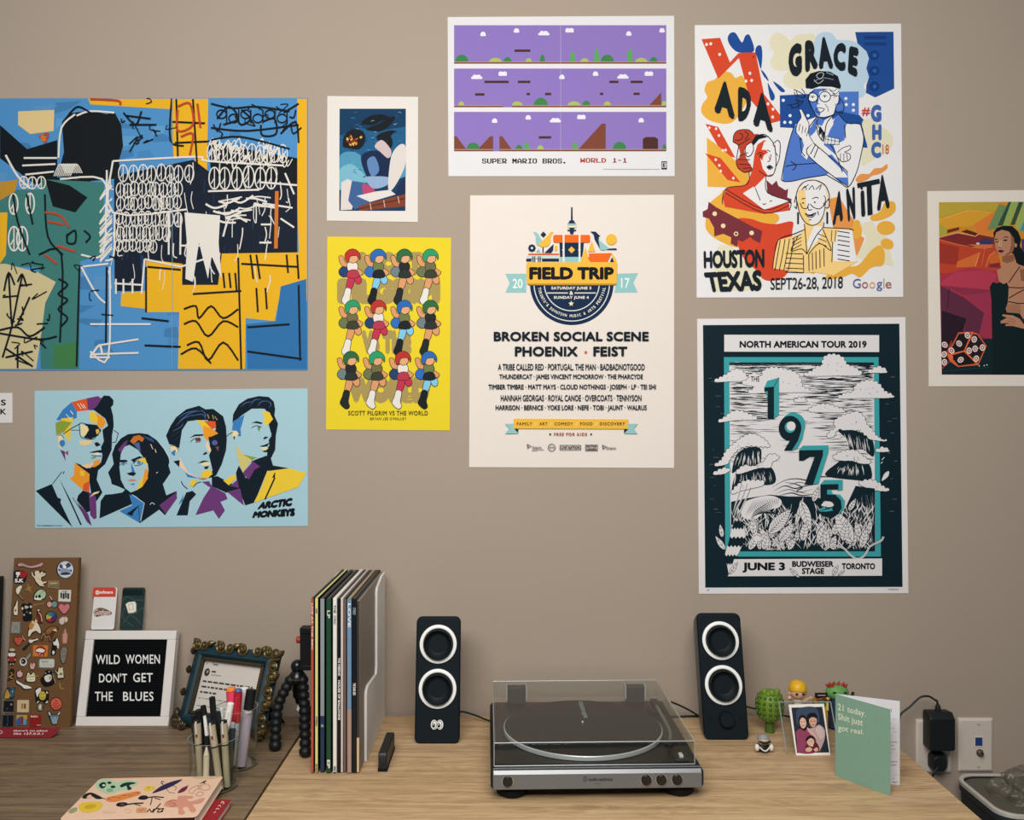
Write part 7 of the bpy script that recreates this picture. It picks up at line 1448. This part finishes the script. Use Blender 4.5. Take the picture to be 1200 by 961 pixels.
I.f(T_B, '0,345 130,345 140,310 345,320 340,560 200,600 0,600'); I.f(KB, '150,310 175,400 250,420 290,370 230,330'); I.f('2f6b68', '-330,330 0,345 0,600 -330,640'); I.f(T_B, '130,560 265,560 262,940 135,940'); I.f('3f7a4a', '180,860 250,850 250,940 176,940')
I.f('c9bd92', '-330,600 20,590 130,620 185,650 150,720 140,800 120,940 -330,942'); I.f('b98a2e', '0,320 60,310 50,350 0,380'); I.f(YB, '0,420 25,420 20,560 0,590')
I.f('16202f', '378,300 640,245 700,290 985,270 985,560 735,560 725,665 605,665 600,600 480,580 470,680 380,680', 0)
for k in range(60): u = random.uniform(385, 900); v = random.uniform(300, 640); I.l(random.choice(('24406a', '1d3252', '35628f', '0f1826')), random.uniform(8, 18), [(u, v), (u+random.uniform(-6, 6), v+random.uniform(20, 60))], 0, 1, 0, 1); I.lay += (k % 12 == 0)
I.f(KB, '690,180 760,200 985,240 985,320 700,300'); I.f(YB, '485,575 605,590 600,750 485,750'); I.f(YB, '402,685 490,680 490,740 400,730'); I.f(YB, '596,660 815,660 812,940 590,940'); I.f(YB, '735,556 1012,552 1018,640 930,680 910,780 815,770 810,665 722,665'); I.f('2f6ea8', '930,665 1015,640 1018,940 820,940 815,790 915,780', 0)
I.build('colour_blocks', 'rough blocks of blue, yellow, teal and black')
def scr(c, w_, q, sm=1): I.l(c, w_, q, sm)
def loops(c, w_, u0, u1, v, rx, ry, n):
    for k in range(n):
        u = u0+(u1-u0)*(k+.5)/n+random.uniform(-3, 3); vv = v+random.uniform(-4, 4); I.l(c, w_, [(u+rx*cos(R(a)), vv+ry*sin(R(a))) for a in range(0, 360, 40)], 1, 0, 1, 1); I.l(c, w_*.8, [(u, vv-ry), (u, vv+ry)], 0, 0, 0, 1); I.l(c, w_*.8, [(u-rx*.6, vv+ry*.5), (u, vv)], 0, 0, 0, 1)
        I.nx()
loops(WB, 3.6, 395, 640, 290, 15, 28, 8); loops(WB, 3.4, 390, 600, 345, 14, 24, 9); loops(WB, 3.4, 388, 600, 388, 13, 22, 9); loops(WB, 3.4, 385, 600, 440, 13, 24, 9); loops(WB, 3.4, 385, 560, 490, 13, 26, 8); loops(WB, 3.4, 385, 520, 530, 12, 20, 6); loops(WB, 4, 690, 920, 305, 18, 36, 6); loops(WB, 3.4, 690, 950, 225, 15, 30, 10)
for k in range(60): u = random.uniform(340, 960); v = random.uniform(250, 640); scr(WB, random.uniform(2, 4), [(u, v), (u+random.uniform(-8, 8), v+random.uniform(15, 50)), (u+random.uniform(-12, 12), v+random.uniform(40, 80))])
for k in range(26): u = random.uniform(690, 940); v = random.uniform(190, 262); scr(WB, random.uniform(2.5, 4.5), [(u, v), (u+14, v-18), (u+22, v+16), (u+38, v-8)])
for k in range(22): v = random.uniform(285, 570); scr(WB, random.uniform(3, 5), [(332, v+20), (352+random.uniform(0, 10), v-12), (372, v-25)])
for k in range(16): u = random.uniform(670, 850); v = random.uniform(370, 450); scr(WB, random.uniform(4, 7), [(u, v), (u+30, v+random.uniform(-14, 14)), (u+70, v+random.uniform(-16, 16))])
for q in ('612,420 730,430 725,520 735,640 700,560 690,640 660,520 640,650 615,640 620,520',): I.f(WB, q)
for q in ('375,250 650,236 690,250 940,265', '375,250 375,420 620,410', '380,420 378,560 350,580', '690,350 860,345', '870,390 970,405', '865,460 900,460', '860,520 900,520', '860,320 985,330', '945,290 975,360', '930,440 975,470', '380,655 470,660', '385,640 385,690', '410,640 410,690', '440,640 440,690', '480,575 600,600', '480,575 470,690', '722,560 600,600', '740,500 760,440 800,420', '600,530 700,530', '255,100 300,85 380,90', '195,240 205,140 250,95', '80,240 190,240', '75,265 185,260', '85,295 180,285', '200,310 340,310 352,420 340,560 270,560', '330,460 360,430', '330,490 360,460', '330,520 360,490', '355,280 355,430', '300,790 500,790', '270,600 360,590', '270,600 320,690 350,720', '365,600 360,900 300,880', '330,860 460,840', '300,890 460,885', '365,900 300,900', '560,420 560,560', '600,430 598,560'): scr(WB, 6, q)
for q in ('300,900 330,860 340,890', '20,230 60,300 100,340'): scr(WB, 7, q)
loops(WB, 5, 20, 130, 390, 14, 34, 2); loops(WB, 5, 30, 90, 510, 18, 40, 2); loops(WB, 4, 70, 150, 325, 14, 20, 3)
for k in range(10): u = 180+k*6; scr(WB, 3, [(u, 300), (u+20, 260), (u+40, 290)])
I.build('white_scribbles', 'white scribbled rings and lines')
for q in ('570,42 565,180 610,200', '585,45 590,235', '640,45 655,280', '570,120 680,125', '580,190 690,185', '700,60 770,75 850,70 960,85', '700,140 820,150 990,130', '720,110 760,70 790,110 740,130', '800,80 830,110 800,130 780,100', '870,120 910,110 915,160 870,165 865,130', '700,180 800,170 960,210', '940,90 990,60', '930,160 980,120 990,190', '790,570 800,940', '800,590 985,600', '830,560 840,640', '850,560 862,640', '950,560 955,620', '985,560 990,640', '610,740 650,730 660,770 700,730 740,770 790,740', '610,790 650,780 690,830 740,780 790,800', '620,860 660,850 690,910 740,850 790,910', '600,890 650,870 700,920', '485,600 485,750', '490,600 600,610', '640,690 800,680', '820,800 960,790', '820,880 1000,905', '990,660 995,910', '850,670 855,750', '880,670 885,740', '740,620 745,670', '760,620 765,670', '780,620 785,680', '10,900 40,800 60,700 75,630', '40,790 30,620', '60,790 100,700', '15,680 30,620 50,660', '60,650 75,625 90,665', '20,900 110,880', '20,870 110,930', '60,860 60,935', '0,820 130,840 190,830', '130,560 205,560 200,850', '195,640 225,660 195,690 225,710 195,740 225,770 200,800', '220,500 250,480 250,520 225,520 225,490', '280,480 300,500 285,520', '150,360 160,500 210,560', '265,600 255,930', '355,600 352,850', '470,770 560,780', '480,860 600,865', '45,360 60,450 100,560', '90,360 110,460', '420,100 500,110', '230,95 260,70 300,90', '410,90 450,130 470,85', '430,130 520,130', '0,810 60,800 100,830 150,800'): scr(KB, 6, q)
for q in ('590,70 630,60 640,130 590,150 590,80', '600,170 640,160 630,230', '655,60 665,140', '300,45 390,50 400,65', '130,170 160,160 150,190', '150,420 200,430 230,470', '160,450 210,460', '190,530 250,550', '150,560 190,590'): scr('b5452c', 7, q)
scr('c8722a', 12, '918,350 915,540'); scr('c8722a', 14, '140,165 150,185')
I.l('7fa9c6', 1.5, '572,40 572,940'); I.l('7fa9c6', 1.5, '0,0 0,1') if 0 else None
random.seed(12)
for k in range(50): u = random.choice((random.uniform(700, 980), random.uniform(20, 170), random.uniform(260, 560))); v = random.uniform(60, 200) if u > 600 or (u > 400 and u < 560) else random.uniform(560, 920); scr(KB, random.uniform(2.5, 5), [(u, v), (u+random.uniform(-20, 30), v+random.uniform(-25, 25)), (u+random.uniform(-10, 40), v+random.uniform(-30, 30))])
for k in range(6): I.l(KB, 4, [(735+k*40+16*cos(R(a)), 95+14*(k % 2)+14*sin(R(a))) for a in range(0, 360, 40)], 1, 0, 1); I.l(KB, 4, [(752+k*40, 80), (752+k*40, 125)])
I.build('black_scribbles', 'black and rust red scribbled lines')
